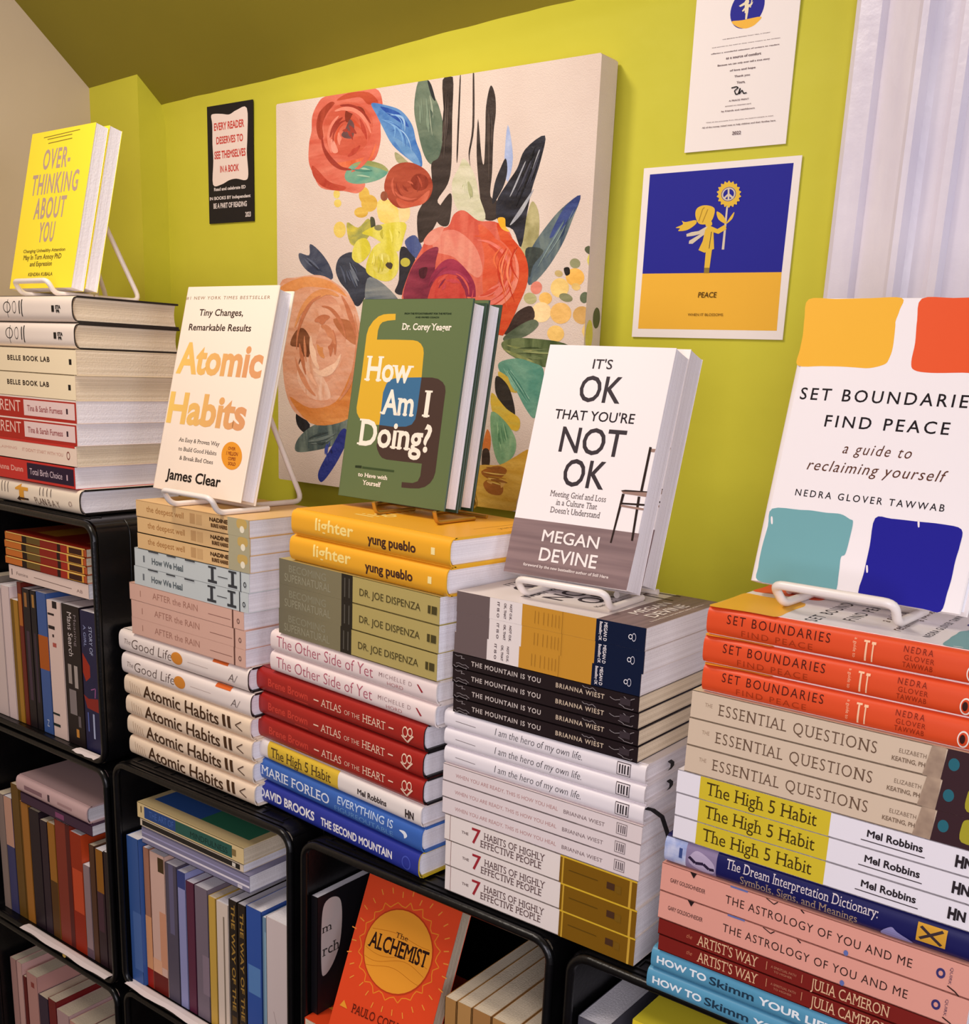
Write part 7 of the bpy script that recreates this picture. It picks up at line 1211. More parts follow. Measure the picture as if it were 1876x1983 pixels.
  ('poly',[(0.5134, 0.844), (0.5523, 0.8574), (0.5609, 0.8624), (0.554, 0.8454), (0.5226, 0.8311)],C('e4d4b4')),
  ('poly',[(0.477, 0.866), (0.4265, 0.8501), (0.4426, 0.8424), (0.4865, 0.8506)],C('e4d4b4')),
  ('poly',[(0.4847, 0.8353), (0.4609, 0.8176), (0.471, 0.8117), (0.4939, 0.8223)],C('e4d4b4')),
  ('poly',[(0.4982, 0.8039), (0.5225, 0.8037), (0.5166, 0.7637), (0.4996, 0.7655)],C('e4d4b4')),
  ('text','WE BELIEVE IN BOOKS THAT TELL A STORY',0.2932,0.7534,0.6648,0.669,C('5c4448'),{'bold': 0.02, 'slope': 0}),
  ('text','and stories to be told as they were meant to be written',0.1962,0.8505,0.6245,0.6287,C('5c4448'),{'bold': 0.02, 'slope': 0}),
  ('text','offering a wonderful selection of writers to readers',0.1929,0.8485,0.5861,0.5935,C('5c4448'),{'bold': 0.02, 'slope': 0}),
  ('text','as a source of comfort',0.3471,0.6849,0.545,0.5599,C('5c4448'),{'bold': 0.02, 'slope': 0}),
  ('text','Because we can only ever tell a true story',0.2695,0.7726,0.5094,0.5196,C('5c4448'),{'bold': 0.02, 'slope': 0}),
  ('text','of love and hope',0.3955,0.6441,0.4689,0.4801,C('5c4448'),{'bold': 0.02, 'slope': 0}),
  ('text','Thank you',0.4448,0.5952,0.4302,0.4415,C('5c4448'),{'bold': 0.02, 'slope': 0}),
  ('text','Yours,',0.473,0.5567,0.3907,0.4052,C('5c4448'),{'bold': 0.02, 'slope': 0}),
  ('text','A PEACE PRINT',0.4128,0.609,0.2875,0.2963,C('5c4448'),{'bold': 0.02, 'slope': 0}),
  ('text','printed on recycled card',0.3832,0.6321,0.2592,0.265,C('5c4448'),{'bold': 0.02, 'slope': 0}),
  ('text','by friends and neighbours',0.3477,0.6733,0.2285,0.2374,C('5c4448'),{'bold': 0.02, 'slope': 0}),
  ('text','With all the proceeds from this print we support people in need',0.2028,0.8574,0.1719,0.1763,C('5c4448'),{'bold': 0.02, 'slope': 0}),
  ('text','All of the money raised goes to help children and their families here',0.166,0.885,0.1403,0.1488,C('5c4448'),{'bold': 0.02, 'slope': 0}),
  ('text','2022',0.476,0.5624,0.0833,0.1027,C('5c4448'),{'bold': 0.02, 'slope': 0}),
  ('line',[(0.4278, 0.368), (0.4752, 0.3731), (0.4954, 0.3654), (0.461, 0.3493), (0.4755, 0.327), (0.5003, 0.3277), (0.515, 0.3614), (0.51, 0.327), (0.5359, 0.3475), (0.552, 0.3264), (0.582, 0.3292)],0.007,0.7,C('1c1418'))],
 'black': [
  ('blob',[(0.0917, 0.9193), (0.1635, 0.9323), (0.3382, 0.9221), (0.4953, 0.9089), (0.6528, 0.9349), (0.8748, 0.9385), (0.8788, 0.7084), (0.8632, 0.5739), (0.8876, 0.3924), (0.8225, 0.3486), (0.6291, 0.3684), (0.4653, 0.3612), (0.2981, 0.3323), (0.1043, 0.3375), (0.1213, 0.5406), (0.11, 0.6808), (0.1142, 0.8443)],C('ead6cc')),
  ('text','EVERY READER',0.152,0.8141,0.7922,0.8511,C('c4443c'),{'bold': 0.03}),
  ('text','DESERVES TO',0.198,0.7858,0.6763,0.7335,C('c4443c'),{'bold': 0.03}),
  ('text','SEE THEMSELVES',0.1488,0.8358,0.5534,0.6135,C('c4443c'),{'bold': 0.03}),
  ('text','IN A BOOK',0.272,0.6888,0.4342,0.4884,C('c4443c'),{'bold': 0.03}),
  ('text','Read and celebrate ED',0.1267,0.8279,0.281,0.3071,C('d8ccc8'),{'bold': 0.03}),
  ('text','IN BOOKS BY independent',0.0249,0.9326,0.2035,0.2296,C('d8ccc8'),{'bold': 0.03}),
  ('text','BE A PART OF READING',0.1076,0.8504,0.13,0.172,C('d8ccc8'),{'bold': 0.03}),
  ('text','2023',0.8144,0.9365,0.0406,0.0793,C('d8ccc8'),{'bold': 0.03})],
}

# ================================================================ the room
TOP_LOW, TOP_HIGH = 1.0431, 1.362      # tops of the crate rows
WY = 1.15                               # back wall
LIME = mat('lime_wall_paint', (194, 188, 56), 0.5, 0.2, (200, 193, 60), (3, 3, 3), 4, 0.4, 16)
LIME_SHADED = mat('lime_paint_shaded', (150, 138, 44), 0.6, 0.25, (144, 132, 42), (3, 3, 3), 4, 0.15, 10)  # the wall's lime darkened: the ceiling's shade is put into its colour
BEIGE = mat('beige_wall_paint', (206, 186, 156), 0.7, 0.2, (200, 180, 150), (4, 4, 4), 3, 0.08, 30)
TRIM = mat('white_gloss_trim', (226, 218, 226), 0.3, 0.5, (216, 208, 220), (40, 8, 8), 4, 0.3, 45)
FLOOR = mat('dark_floorboards', (70, 50, 36), 0.5, 0.4, (52, 36, 26), (2, 30, 2), 5)

ZW, SLOPE = 1.945, 0.80                 # where the slanted ceiling meets the back wall, and its rise
XL, XC, YB = -1.66, -1.533, 1.10        # left wall, corner of the boxed-out wall, its face
def zc(y, x=XC): return ZW + 0.045*(x - XC) + SLOPE*(WY - y)

def wall(name, boxes_or_prisms, m):
    mb = MB()
    for b in boxes_or_prisms:
        if b[0] == 'box': mb.box(b[1], b[2], m)
        else: mb.prism(b[1], b[2], b[3], b[4], m)
    return structure(part(name, mb.build(name), None))

wall('floor', [('box', (-1.72, -2.6, -0.06), (1.9, 1.22, 0.0))], FLOOR)
# back wall, with softly uneven plaster where it meets the ceiling
mb = MB(); nx = 90; V = []; F = []; random.seed(5)
for i in range(nx+1):
    x = XC + (1.9-XC)*i/nx
    for k, z in enumerate((0.0, 0.9, 1.88, zc(WY, x)-0.02, zc(WY, x)-0.008, zc(WY, x)+0.03)):
        w = 0.0012*math.sin(9*x) + random.uniform(-.0004, .0004)
        yy = WY - (0.0 if k < 3 else (0.0, 0.003, 0.012)[k-3]) + (w if k >= 3 else 0)
        V.append((x, yy, z))
for i in range(nx):
    for k in range(5):
        a = i*6+k; F.append((a, a+6, a+7, a+1))
mb.add(V, F, LIME, True)
mb.box((XC, WY+0.004, 0), (1.9, WY+0.06, 1.9), LIME)
structure(part('wall_back', mb.build('wall_back'), None))
mb = MB()
mb.prism([(YB, 0.0), (WY+0.05, 0.0), (WY+0.05, zc(WY)-0.02), (WY, zc(WY)+0.01), (YB, zc(YB)+0.01)], 0, XL-0.02, XC, LIME)
structure(part('wall_boxed_corner', mb.build('wall_boxed_corner'), None))
wall('wall_left', [('prism', [(-2.6, 0.0), (YB+0.02, 0.0), (YB+0.02, zc(YB)+0.03), (0.25, zc(0.25)+0.03), (-2.6, zc(0.25)+0.03)], 0, XL-0.06, XL)], BEIGE)
YS = 0.25
mb = MB()
sec = [(WY+0.06, 0), (YS, 0), (-2.6, 1), (-2.6, 1), (YS, 0), (WY+0.06, 0)]
def cpt(x, y, flat, up): return (x, y, zc(YS if flat else y, x) + up)
ra = [cpt(XL-0.06, y, f_, 0.06 if i > 2 else 0) for i, (y, f_) in enumerate(sec)]
rb = [cpt(1.9, y, f_, 0.06 if i > 2 else 0) for i, (y, f_) in enumerate(sec)]
mb.loft([ra, rb], LIME_SHADED, True, False)
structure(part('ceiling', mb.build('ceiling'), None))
# moulded window casing on the right: one profile drawn upwards
mb = MB()
prof = [(-0.432, 0.0), (-0.432, 0.014), (-0.426, 0.019), (-0.405, 0.020), (-0.400, 0.014), (-0.396, 0.016), (-0.378, 0.024), (-0.366, 0.030), (-0.361, 0.036),
        (-0.355, 0.036), (-0.351, 0.024), (-0.345, 0.021), (-0.332, 0.021), (-0.326, 0.026), (-0.318, 0.027), (-0.314, 0.019), (-0.270, 0.018), (-0.262, 0.024), (-0.250, 0.024), (-0.250, 0.0)]
mb.prism([(x, WY - d) for x, d in prof][::-1], 2, 0.0, 1.99, TRIM)
structure(part('trim_1', mb.build('trim_1'), None))

# white painted panelling beyond the casing
mb = MB()
mb.box((-0.2500, WY-0.008, 0.0), (0.56, WY+0.003, 1.98), TRIM)
for z0, z1 in ((0.12, 0.80), (0.94, 1.84)):
    for x0, x1 in ((-0.16, 0.11), (0.20, 0.47)):
        o = [(x0, z0), (x1, z0), (x1, z1), (x0, z1)]
        i_ = [(x0+0.02, z0+0.02), (x1-0.02, z0+0.02), (x1-0.02, z1-0.02), (x0+0.02, z1-0.02)]
        mb.loft([[(x, WY-0.0081, z) for x, z in o], [(x, WY-0.013, z) for x, z in i_]], TRIM, True, False)
        mb.add([(x, WY-0.013, z) for x, z in i_], [(0, 1, 2, 3)], TRIM)
structure(part('door_1', mb.build('door_1'), None))
mb = MB(); mb.prism([(0.31 - x, WY - d) for x, d in prof], 2, 0.0, 1.99, TRIM)
structure(part('trim_2', mb.build('trim_2'), None))

# ================================================================ things on the wall
def sheet(name, label, cat, quad, thick, base, shapes, sides=None, part_names=None):
    """flat sheet hung on the back wall; quad = x0, x1, z0, z1 and the small tilt of its top edge"""
    x0, x1, z0, z1, tilt, y = quad
    t = thing(name, label, cat, Matrix.Translation((x0, y, z0)) @ Matrix.Rotation(tilt, 4, 'Y'))
    w, h = x1-x0, z1-z0
    mb = MB(); mb.box((0, -thick, 0), (w, 0, h), base)
    printed(mb, shapes, lambda u, v, e: (u*w, -thick-e, v*h), step=0.00003)
    part('sheet', mb.build(name+'_sheet'), t)
    return t

CARD = mat('white_card', (234, 224, 218), 0.6, 0.25)
t = sheet('peace_poster', 'square blue and yellow poster of a girl holding up a sunflower', 'poster', (-0.662, -0.476, 1.616, 1.800, 0.0, WY-0.0012), 0.0012, CARD, ART['peace'])
t = sheet('letter_print', 'white printed letter with round blue emblem above the square poster', 'poster', (-0.6125, -0.4955, 1.799+0.0135, 1.975, 0.0, WY-0.0012), 0.0012, CARD, ART['letter'])
BCARD = mat('black_card', (24, 20, 24), 0.5, 0.3)
t = sheet('event_poster', 'small black poster with red lettering on a white patch', 'poster', (-1.4285, -1.3245, 1.772, 1.9385, 0.0, WY-0.0012), 0.0012, BCARD, ART['black'])

CANVAS = mat('primed_canvas', (226, 208, 194), 0.75, 0.15, (216, 196, 182), (7, 7, 7), 5, 0.25, 700)
t = thing('floral_painting', 'large canvas painting of red and peach flowers with dark leaves', 'painting', Matrix.Translation((-1.2325, WY-0.002, 1.398)))
pw, ph, pd = 0.5285, 0.5175, 0.038
mb = MB()
out = [(0.002, 0), (pw-0.002, 0), (pw, 0.002), (pw, ph-0.002), (pw-0.002, ph), (0.002, ph), (0, ph-0.002), (0, 0.002)]
mb.prism(out, 1, -pd, -0.003, CANVAS)
printed(mb, ART['painting'], lambda u, v, e: (min(max(u, 0), 1)*pw, -pd-e, min(max(v, 0), 1)*ph), step=0.000002, e0=0.00003)
# the picture runs over the right-hand edge of the canvas
for k, (v, d, rz, c1) in enumerate(((.42, .010, .018, (204,192,74)), (.37, .020, .014, (120,96,60)), (.33, .012, .02, (206,160,90)), (.46, .024, .012, (84,90,64)), (.27, .015, .02, (236,196,110)))):
    V, F = poly2d(spline([(d + 0.008*math.cos(a), v*ph + rz*math.sin(a)) for a in [2*math.pi*i/7 for i in range(7)]]))
    mb.add([(pw+0.00008+k*0.00003, -pd+p[0], p[1]) for p in V], F, paint(c1, tuple(min(255, q+20) for q in c1)))
part('painted_canvas', mb.build('painted_canvas'), t)
mb = MB(); WOOD = mat('stretcher_pine', (190, 150, 100), 0.6, 0.2, (170, 130, 84), (4, 60, 4))
for lo, hi in (((0.004, -0.0035, 0.004), (0.034, 0.001, ph-0.004)), ((pw-0.034, -0.0035, 0.004), (pw-0.004, 0.001, ph-0.004)), ((0.034, -0.0035, 0.004), (pw-0.034, 0.001, 0.034)), ((0.034, -0.0035, ph-0.034), (pw-0.034, 0.001, ph-0.004))):
    mb.box(lo, hi, WOOD)
part('stretcher_frame', mb.build('stretcher_frame'), t)

# ================================================================ crates
def rrect(x0, x1, z0, z1, r, k=6):
    p = []
    for cx, cz, a0 in ((x1-r, z1-r, 0), (x0+r, z1-r, 90), (x0+r, z0+r, 180), (x1-r, z0+r, 270)):
        for i in range(k+1):
            a = R(a0 + 90*i/k); p.append((cx + r*math.cos(a), cz + r*math.sin(a)))
    return p
CD, CW = 0.335, 0.356
def crate_meshes(H):
    P = {}
    def band(o_in, a, b, o_out, key, smooth=True):
        mb = MB()
        A = [(x, a, z) for x, z in o_out]; B = [(x, b, z) for x, z in o_out]
        Ci = [(x, a, z) for x, z in o_in]; Di = [(x, b, z) for x, z in o_in]
        mb.loft([A, B], BLACK_PLASTIC, True, smooth); mb.loft([Di, Ci], BLACK_PLASTIC, True, smooth)
        mb.loft([Ci, A], BLACK_PLASTIC, True, False); mb.loft([B, Di], BLACK_PLASTIC, True, False)
        P[key] = mb.build('crate_' + key)
    e = 0.0008
    band(rrect(0.0065, CW-0.0065, 0.0070, H-0.0065, 0.006), 0.012, CD, rrect(0.0030, CW-0.0030, 0.0012, H-0.0022, 0.022), 'shell')
    # front rim: a rounded bead around the opening
    mb = MB()
    o = rrect(0.0062, CW-0.0062, 0.0060, H-0.0072, 0.020)
    mb.tube([(x, 0.008, z) for x, z in o], 0.0048, BLACK_PLASTIC, 10, True)
    P['front_rim'] = mb.build('crate_front_rim')
    # wall closing the back
    mb = MB(); mb.prism(rrect(0.006, CW-0.006, 0.004, H-0.004, 0.025), 1, CD-0.006, CD-0.001, BLACK_PLASTIC)
    P['back_panel'] = mb.build('crate_back_panel')
    # slotted ledge along the top front edge
    mb = MB()
    for y in (0.018, 0.034):
        mb.box((0.03, y, H-0.004), (CW-0.03, y+0.0022, H-e), BLACK_PLASTIC)
    for i in range(9):
        x = 0.034 + (CW-0.07)*i/8
        mb.box((x, 0.0195, H-0.004), (x+0.002, 0.035, H-e-0.0002), BLACK_PLASTIC)
    P['slotted_ledge'] = mb.build('crate_slotted_ledge')
    for side, s in (('left', -1), ('right', 1)):
        mb = MB()
        for y in (0.06, 0.115, 0.17, 0.225, 0.28):
            pts = []
            for i in range(7):
                a = R(15*i)
                pts.append(((CW-0.0030-0.022) + 0.0222*math.sin(a), y, H-0.0022-0.022 + 0.0222*math.cos(a)))
            pts.append((CW-0.003, y, H-0.09))
            pts = [Vector(p) for p in pts[2:]]
            if s < 0: pts = [Vector((CW-p.x, p.y, p.z)) for p in pts]
            mb.tube(pts, 0.0014, BLACK_PLASTIC, 6)
        P['side_rib_' + side] = mb.build('crate_side_ribs')
    return P
CM = {1: crate_meshes(0.3405), 2: crate_meshes(0.3477)}
FY = 0.785
COLX = [-1.5825, -1.215, -0.8475, -0.48]
def crate(kind, col, row, label, group='black stacking crates'):
    H = {1: 0.3405, 2: 0.3477}[kind]
    t = thing('storage_crate', label, 'crate', Matrix.Translation((COLX[col], FY, row*H)), group)
    for k, m in CM[kind].items():
        part('side_rib' if k.startswith('side_rib') else k, m, t)
    return t
names = [('bottom crate of the far-left column, on the floor', 'crate in the far-left column with pink spines inside', 'crate in the far-left column holding blurred ochre and orange books', 'topmost crate of the far-left column, below the leaning yellow book')]
for r, n in enumerate(names[0]):
    c = crate(1, 0, r, 'black plastic ' + n)
    if r == 2:
        mb = MB(); mb.prism([(0.0040*math.cos(2*math.pi*i/16), 0.0028*math.sin(2*math.pi*i/16)) for i in range(16)], 1, -0.0006, 0.0002, C('d8b45c'))
        st = part('round_sticker', mb.build('round_sticker'), c); st.location = (0.226, 0.0015, 0.0065)
        st['label'] = 'small round yellow sticker'
for ci, (a, b, d) in enumerate((('second column, on the floor', 'second column, under the crate of purple and blue books', 'second column, holding purple, gold and blue upright books'),
                             ('third column, on the floor', 'third column, under the crate with the orange book', 'third column, holding the orange face-out book'),
                             ('fourth column, on the floor', 'fourth column, second from the floor', 'fourth column, under the rightmost book stack'))):
    for r, n in enumerate((a, b, d)):
        crate(2, ci+1, r, 'black plastic crate of the ' + n)

# ================================================================ the five stacks
PAPERW = (236, 224, 216)
def M_(n, rgb, r=0.4): return mat('cover_' + n, rgb, r, 0.4)
KIND = {
 # kind: (hard, depth, cover, spine, board edge, pages, words)
 'lion':   (1, .162, M_('lily_white', (232, 218, 206)), None, M_('black_board', (22, 18, 18)), 'cream', 'thick white black-edged hardcover'),
 'cream':  (0, .155, M_('pale_cream', (244, 226, 190)), None, None, 'cream', 'cream paperback'),
 'parent': (0, .150, M_('parent_white', (236, 218, 206)), None, None, 'white', 'red-spined paperback'),
 'thin':   (0, .150, M_('blush_cream', (238, 214, 194)), None, None, 'cream', 'pale blush paperback with faint lettering'),
 'redblack': (0, .150, M_('signal_red', (200, 36, 32)), None, None, 'white', 'red paperback with a dark title box'),
 'arrows': (1, .165, M_('ivory', (236, 220, 198)), None, M_('black_board', (22, 18, 18)), 'white', 'ivory hardcover with orange arrows on the spine'),
 'well':   (0, .135, M_('peach_cream', (226, 186, 130)), None, None, 'white', 'peach paperback'),
 'heal':   (0, .140, M_('ice_blue', (198, 206, 206)), None, None, 'white', 'pale blue paperback'),
 'rain':   (0, .140, M_('dusty_pink', (220, 176, 158)), None, None, 'white', 'dusty pink paperback'),
 'good':   (1, .160, M_('soft_white', (240, 226, 218)), None, M_('black_board', (22, 18, 18)), 'white', 'white orange-dotted hardcover'),
 'atomic': (1, .160, M_('warm_ivory', (240, 216, 188)), None, M_('ivory_board', (238, 220, 196)), 'white', 'ivory brown-lettered hardcover'),
 'lighter': (1, .160, M_('marigold', (240, 172, 40)), None, M_('marigold_board', (238, 180, 40)), 'white', 'marigold yellow hardcover'),
 'disp':   (0, .150, M_('old_gold', (182, 164, 98)), None, None, 'white', 'olive and gold paperback'),
 'yet':    (1, .150, M_('rose_white', (238, 220, 216)), None, M_('white_board', (236, 224, 218)), 'white', 'white hardcover rose-lettered'),
 'atlas':  (1, .170, M_('deep_red', (164, 32, 26)), None, M_('black_board', (22, 18, 18)), 'white', 'deep red hardcover'),
 'high3':  (1, .150, M_('clean_white', (236, 226, 220)), None, M_('white_board', (236, 224, 218)), 'white', 'white hardcover with a yellow title patch'),
 'marie':  (1, .150, M_('azure', (54, 100, 180)), None, M_('azure_board', (60, 110, 190)), 'white', 'azure blue hardcover with white lettering'),
 'brooks': (1, .150, M_('royal_blue', (38, 52, 150)), None, M_('yellow_board', (216, 184, 40)), 'white', 'royal blue hardcover with yellow board edges'),
 'okb':    (0, .150, M_('grief_white', (232, 222, 220)), M_('taupe', (108, 92, 90)), None, 'white', 'four-colour banded paperback'),
 'mount':  (0, .150, M_('near_black', (32, 22, 26), 0.28), None, None, 'cream', 'black wrapped paperback'),
 'hero':   (1, .165, M_('journal_white', (236, 228, 230)), None, M_('journal_white', (236, 228, 230)), 'white', 'white handwritten-style journal'),
 'self':   (0, .165, M_('blush_white', (230, 216, 214), 0.28), None, None, 'white', 'blush white wrapped paperback'),
 'seven':  (0, .150, M_('linen_white', (236, 224, 216)), None, None, 'white', 'white and bronze paperback'),
 'set':    (1, .158, M_('jacket_white', (238, 230, 230)), M_('flame_orange', (222, 78, 36)), M_('white_board', (236, 224, 218)), 'white', 'flame orange hardcover'),
 'ess':    (0, .155, M_('oatmeal', (212, 190, 164)), None, None, 'white', 'oatmeal beige paperback'),
 'hi5':    (0, .155, M_('bright_white', (234, 228, 232)), None, None, 'white', 'white and yellow book'),
 'dream':  (1, .150, M_('midnight_blue', (24, 24, 82)), None, M_('midnight_blue', (24, 24, 82)), 'white', 'midnight blue book with a sleeping figure'),
 'astro':  (0, .170, M_('salmon_pink', (226, 158, 140)), None, None, 'white', 'salmon pink paperback'),
 'artist': (0, .170, M_('oxblood', (122, 30, 24)), None, None, 'white', 'oxblood red paperback'),
 'skimm':  (1, .165, M_('sky_blue', (84, 148, 178)), None, M_('sky_blue', (84, 148, 178)), 'white', 'sky blue hardcover'),
}
STACKS = {"1": [["arrows", -1.4979, 0.8, 1.3626, 0, 0.225, 0.0334, 1.363],
  ["redblack", -1.4856, 0.8, 1.3961, 0, 0.205, 0.0295, 1.3957],
  ["thin", -1.4838, 0.8, 1.4256, 0, 0.21, 0.0274, 1.4257],
  ["parent", -1.4804, 0.8, 1.4531, 0, 0.21, 0.0287, 1.4536],
  ["parent", -1.4787, 0.8, 1.4818, 0, 0.21, 0.0287, 1.4833],
  ["cream", -1.4832, 0.8, 1.5106, 0, 0.215, 0.0318, 1.5125],
  ["cream", -1.4786, 0.8, 1.5425, 0, 0.215, 0.0318, 1.5442],
  ["lion", -1.4803, 0.8, 1.5743, 0, 0.215, 0.0329, 1.576],
  ["lion", -1.4819, 0.8, 1.6073, 0, 0.215, 0.0329, 1.6085]], "2": [["atomic", -1.2048, 0.8131, 1.0437, -0.0275, 0.2622, 0.028, 1.0479],
  ["atomic", -1.2077, 0.8132, 1.0718, -0.0275, 0.2622, 0.028, 1.0732],
  ["atomic", -1.2091, 0.8132, 1.0998, -0.0275, 0.2622, 0.028, 1.0984],
  ["atomic", -1.211, 0.8133, 1.1279, -0.0275, 0.2622, 0.028, 1.1255],
  ["good", -1.2147, 0.8134, 1.1559, -0.0275, 0.2675, 0.0307, 1.156],
  ["good", -1.2189, 0.8135, 1.1867, -0.0275, 0.2675, 0.0307, 1.1852],
  ["rain", -1.1866, 0.8126, 1.2175, -0.0275, 0.2315, 0.0226, 1.2202],
  ["rain", -1.1861, 0.8126, 1.2401, -0.0275, 0.2315, 0.0226, 1.2412],
  ["rain", -1.1887, 0.8126, 1.2628, -0.0275, 0.2315, 0.0226, 1.2622],
  ["heal", -1.1761, 0.8123, 1.2854, -0.0275, 0.2279, 0.0237, 1.2881],
  ["heal", -1.1739, 0.8122, 1.3092, -0.0275, 0.2279, 0.0237, 1.3118],
  ["well", -1.166, 0.812, 1.333, -0.0275, 0.2217, 0.0205, 1.335],
  ["well", -1.1652, 0.812, 1.3535, -0.0275, 0.2217, 0.0205, 1.3545],
  ["well", -1.1665, 0.812, 1.3741, -0.0275, 0.2217, 0.0205, 1.3743]], "3": [["brooks", -0.956, 0.822, 1.0437, -0.0939, 0.287, 0.0308, 1.0499],
  ["marie", -0.9554, 0.8219, 1.0746, -0.0939, 0.2895, 0.0288, 1.0805],
  ["high", -0.9493, 0.8213, 1.1034, -0.0939, 0.2815, 0.0248, 1.109],
  ["atlas", -0.9531, 0.8217, 1.1283, -0.0939, 0.2876, 0.0297, 1.1316],
  ["atlas", -0.9542, 0.8218, 1.158, -0.0939, 0.2876, 0.0297, 1.1578],
  ["atlas", -0.954, 0.8218, 1.1878, -0.0939, 0.2876, 0.0297, 1.1858],
  ["yet", -0.9266, 0.8192, 1.2176, -0.0939, 0.275, 0.0253, 1.2235],
  ["yet", -0.9257, 0.8191, 1.2429, -0.0939, 0.275, 0.0253, 1.2475],
  ["disp", -0.9092, 0.8176, 1.2683, -0.0939, 0.2582, 0.029, 1.2731],
  ["disp", -0.9079, 0.8174, 1.2973, -0.0939, 0.2582, 0.029, 1.2999],
  ["disp", -0.9079, 0.8174, 1.3264, -0.0939, 0.2582, 0.029, 1.3274],
  ["lighter", -0.8887, 0.8156, 1.3555, -0.0939, 0.2466, 0.0294, 1.3599],
  ["lighter", -0.8853, 0.8153, 1.3849, -0.0939, 0.2466, 0.0294, 1.3871]], "4": [["seven", -0.6374, 0.8, 1.0437, 0.0, 0.2263, 0.0282, 1.047],
  ["seven", -0.6382, 0.8, 1.072, 0.0, 0.2263, 0.0282, 1.0755],
  ["seven", -0.6402, 0.8, 1.1002, 0.0, 0.2263, 0.0282, 1.1006],
  ["self", -0.6442, 0.8, 1.1285, 0.0, 0.2308, 0.018, 1.1308],
  ["self", -0.645, 0.8, 1.1465, 0.0, 0.2308, 0.018, 1.148],
  ["self", -0.6446, 0.8, 1.1646, 0.0, 0.2308, 0.018, 1.1658],
  ["hero", -0.6443, 0.8, 1.1827, 0.0, 0.2302, 0.0191, 1.1845],
  ["hero", -0.645, 0.8, 1.2018, 0.0, 0.2302, 0.0191, 1.2035],
  ["hero", -0.6456, 0.8, 1.221, 0.0, 0.2302, 0.0191, 1.2227],
  ["mount", -0.6348, 0.8, 1.2401, 0.0, 0.2102, 0.0153, 1.2415],
  ["mount", -0.6355, 0.8, 1.2555, 0.0, 0.2102, 0.0153, 1.2531],
  ["mount", -0.6369, 0.8, 1.2709, 0.0, 0.2102, 0.0153, 1.2685],
  ["mount", -0.6376, 0.8, 1.2862, 0.0, 0.2102, 0.0153, 1.2862],
  ["okb", -0.636, 0.8, 1.3016, 0.0, 0.2086, 0.0205, 1.3028],
  ["okb", -0.6343, 0.8, 1.3221, 0.0, 0.2086, 0.0205, 1.3242],
  ["okb", -0.6347, 0.8, 1.3427, 0.0, 0.2086, 0.0205, 1.3446]], "5": [["skimm", -0.3847, 0.776, 1.0437, 0, 0.262, 0.0209, 1.0434],
  ["skimm", -0.3822, 0.776, 1.0647, 0, 0.262, 0.0209, 1.0662],
  ["artist", -0.3764, 0.776, 1.0856, 0, 0.262, 0.0151, 1.0856],
  ["artist", -0.3778, 0.776, 1.1008, 0, 0.262, 0.0151, 1.1011],
  ["astro", -0.3793, 0.776, 1.1159, 0, 0.255, 0.0261, 1.116],
  ["astro", -0.3795, 0.776, 1.1421, 0, 0.255, 0.0261, 1.142],
  ["dream", -0.3787, 0.776, 1.1683, 0, 0.25, 0.0258, 1.168],
  ["hi5", -0.3722, 0.776, 1.1941, 0, 0.25, 0.0204, 1.1944],
  ["hi5", -0.3722, 0.776, 1.2146, 0, 0.25, 0.0204, 1.2135],
  ["hi5", -0.3729, 0.776, 1.235, 0, 0.25, 0.0204, 1.2334],
  ["ess", -0.3673, 0.776, 1.2555, 0, 0.25, 0.0236, 1.2562],
  ["ess", -0.367, 0.776, 1.2792, 0, 0.25, 0.0236, 1.2804],
  ["ess", -0.3666, 0.776, 1.3028, 0, 0.25, 0.0236, 1.3024],
  ["set", -0.3592, 0.776, 1.3265, 0, 0.24, 0.0238, 1.3283],
  ["set", -0.3609, 0.776, 1.3503, 0, 0.24, 0.0238, 1.3513],
  ["set", -0.3599, 0.776, 1.3742, 0, 0.24, 0.0238, 1.3768]]}
WHERE = {'1': 'far-left stack', '2': 'second stack from left', '3': 'third stack from left', '4': 'fourth stack from left', '5': 'rightmost stack'}
POS = {1: ['the'], 2: ['upper of two', 'lower of two'], 3: ['topmost of three', 'middle of three', 'lowest of three'],
       4: ['topmost of four', 'second of four', 'third of four', 'lowest of four']}
PLURAL = lambda w: w
FRONT = {'set': COVER['setb'], 'okb': COVER['ok'],
         'lighter': [('text', 'yung pueblo', .55, .95, .06, .085, C('7a4a1c')), ('line', [(.4, .12), (.97, .12)], .003, .7, C('a8701c')), ('text', 'lighter', .2, .8, .6, .72, C('fbe08a'))]}
made = {}
JOURNALS = []
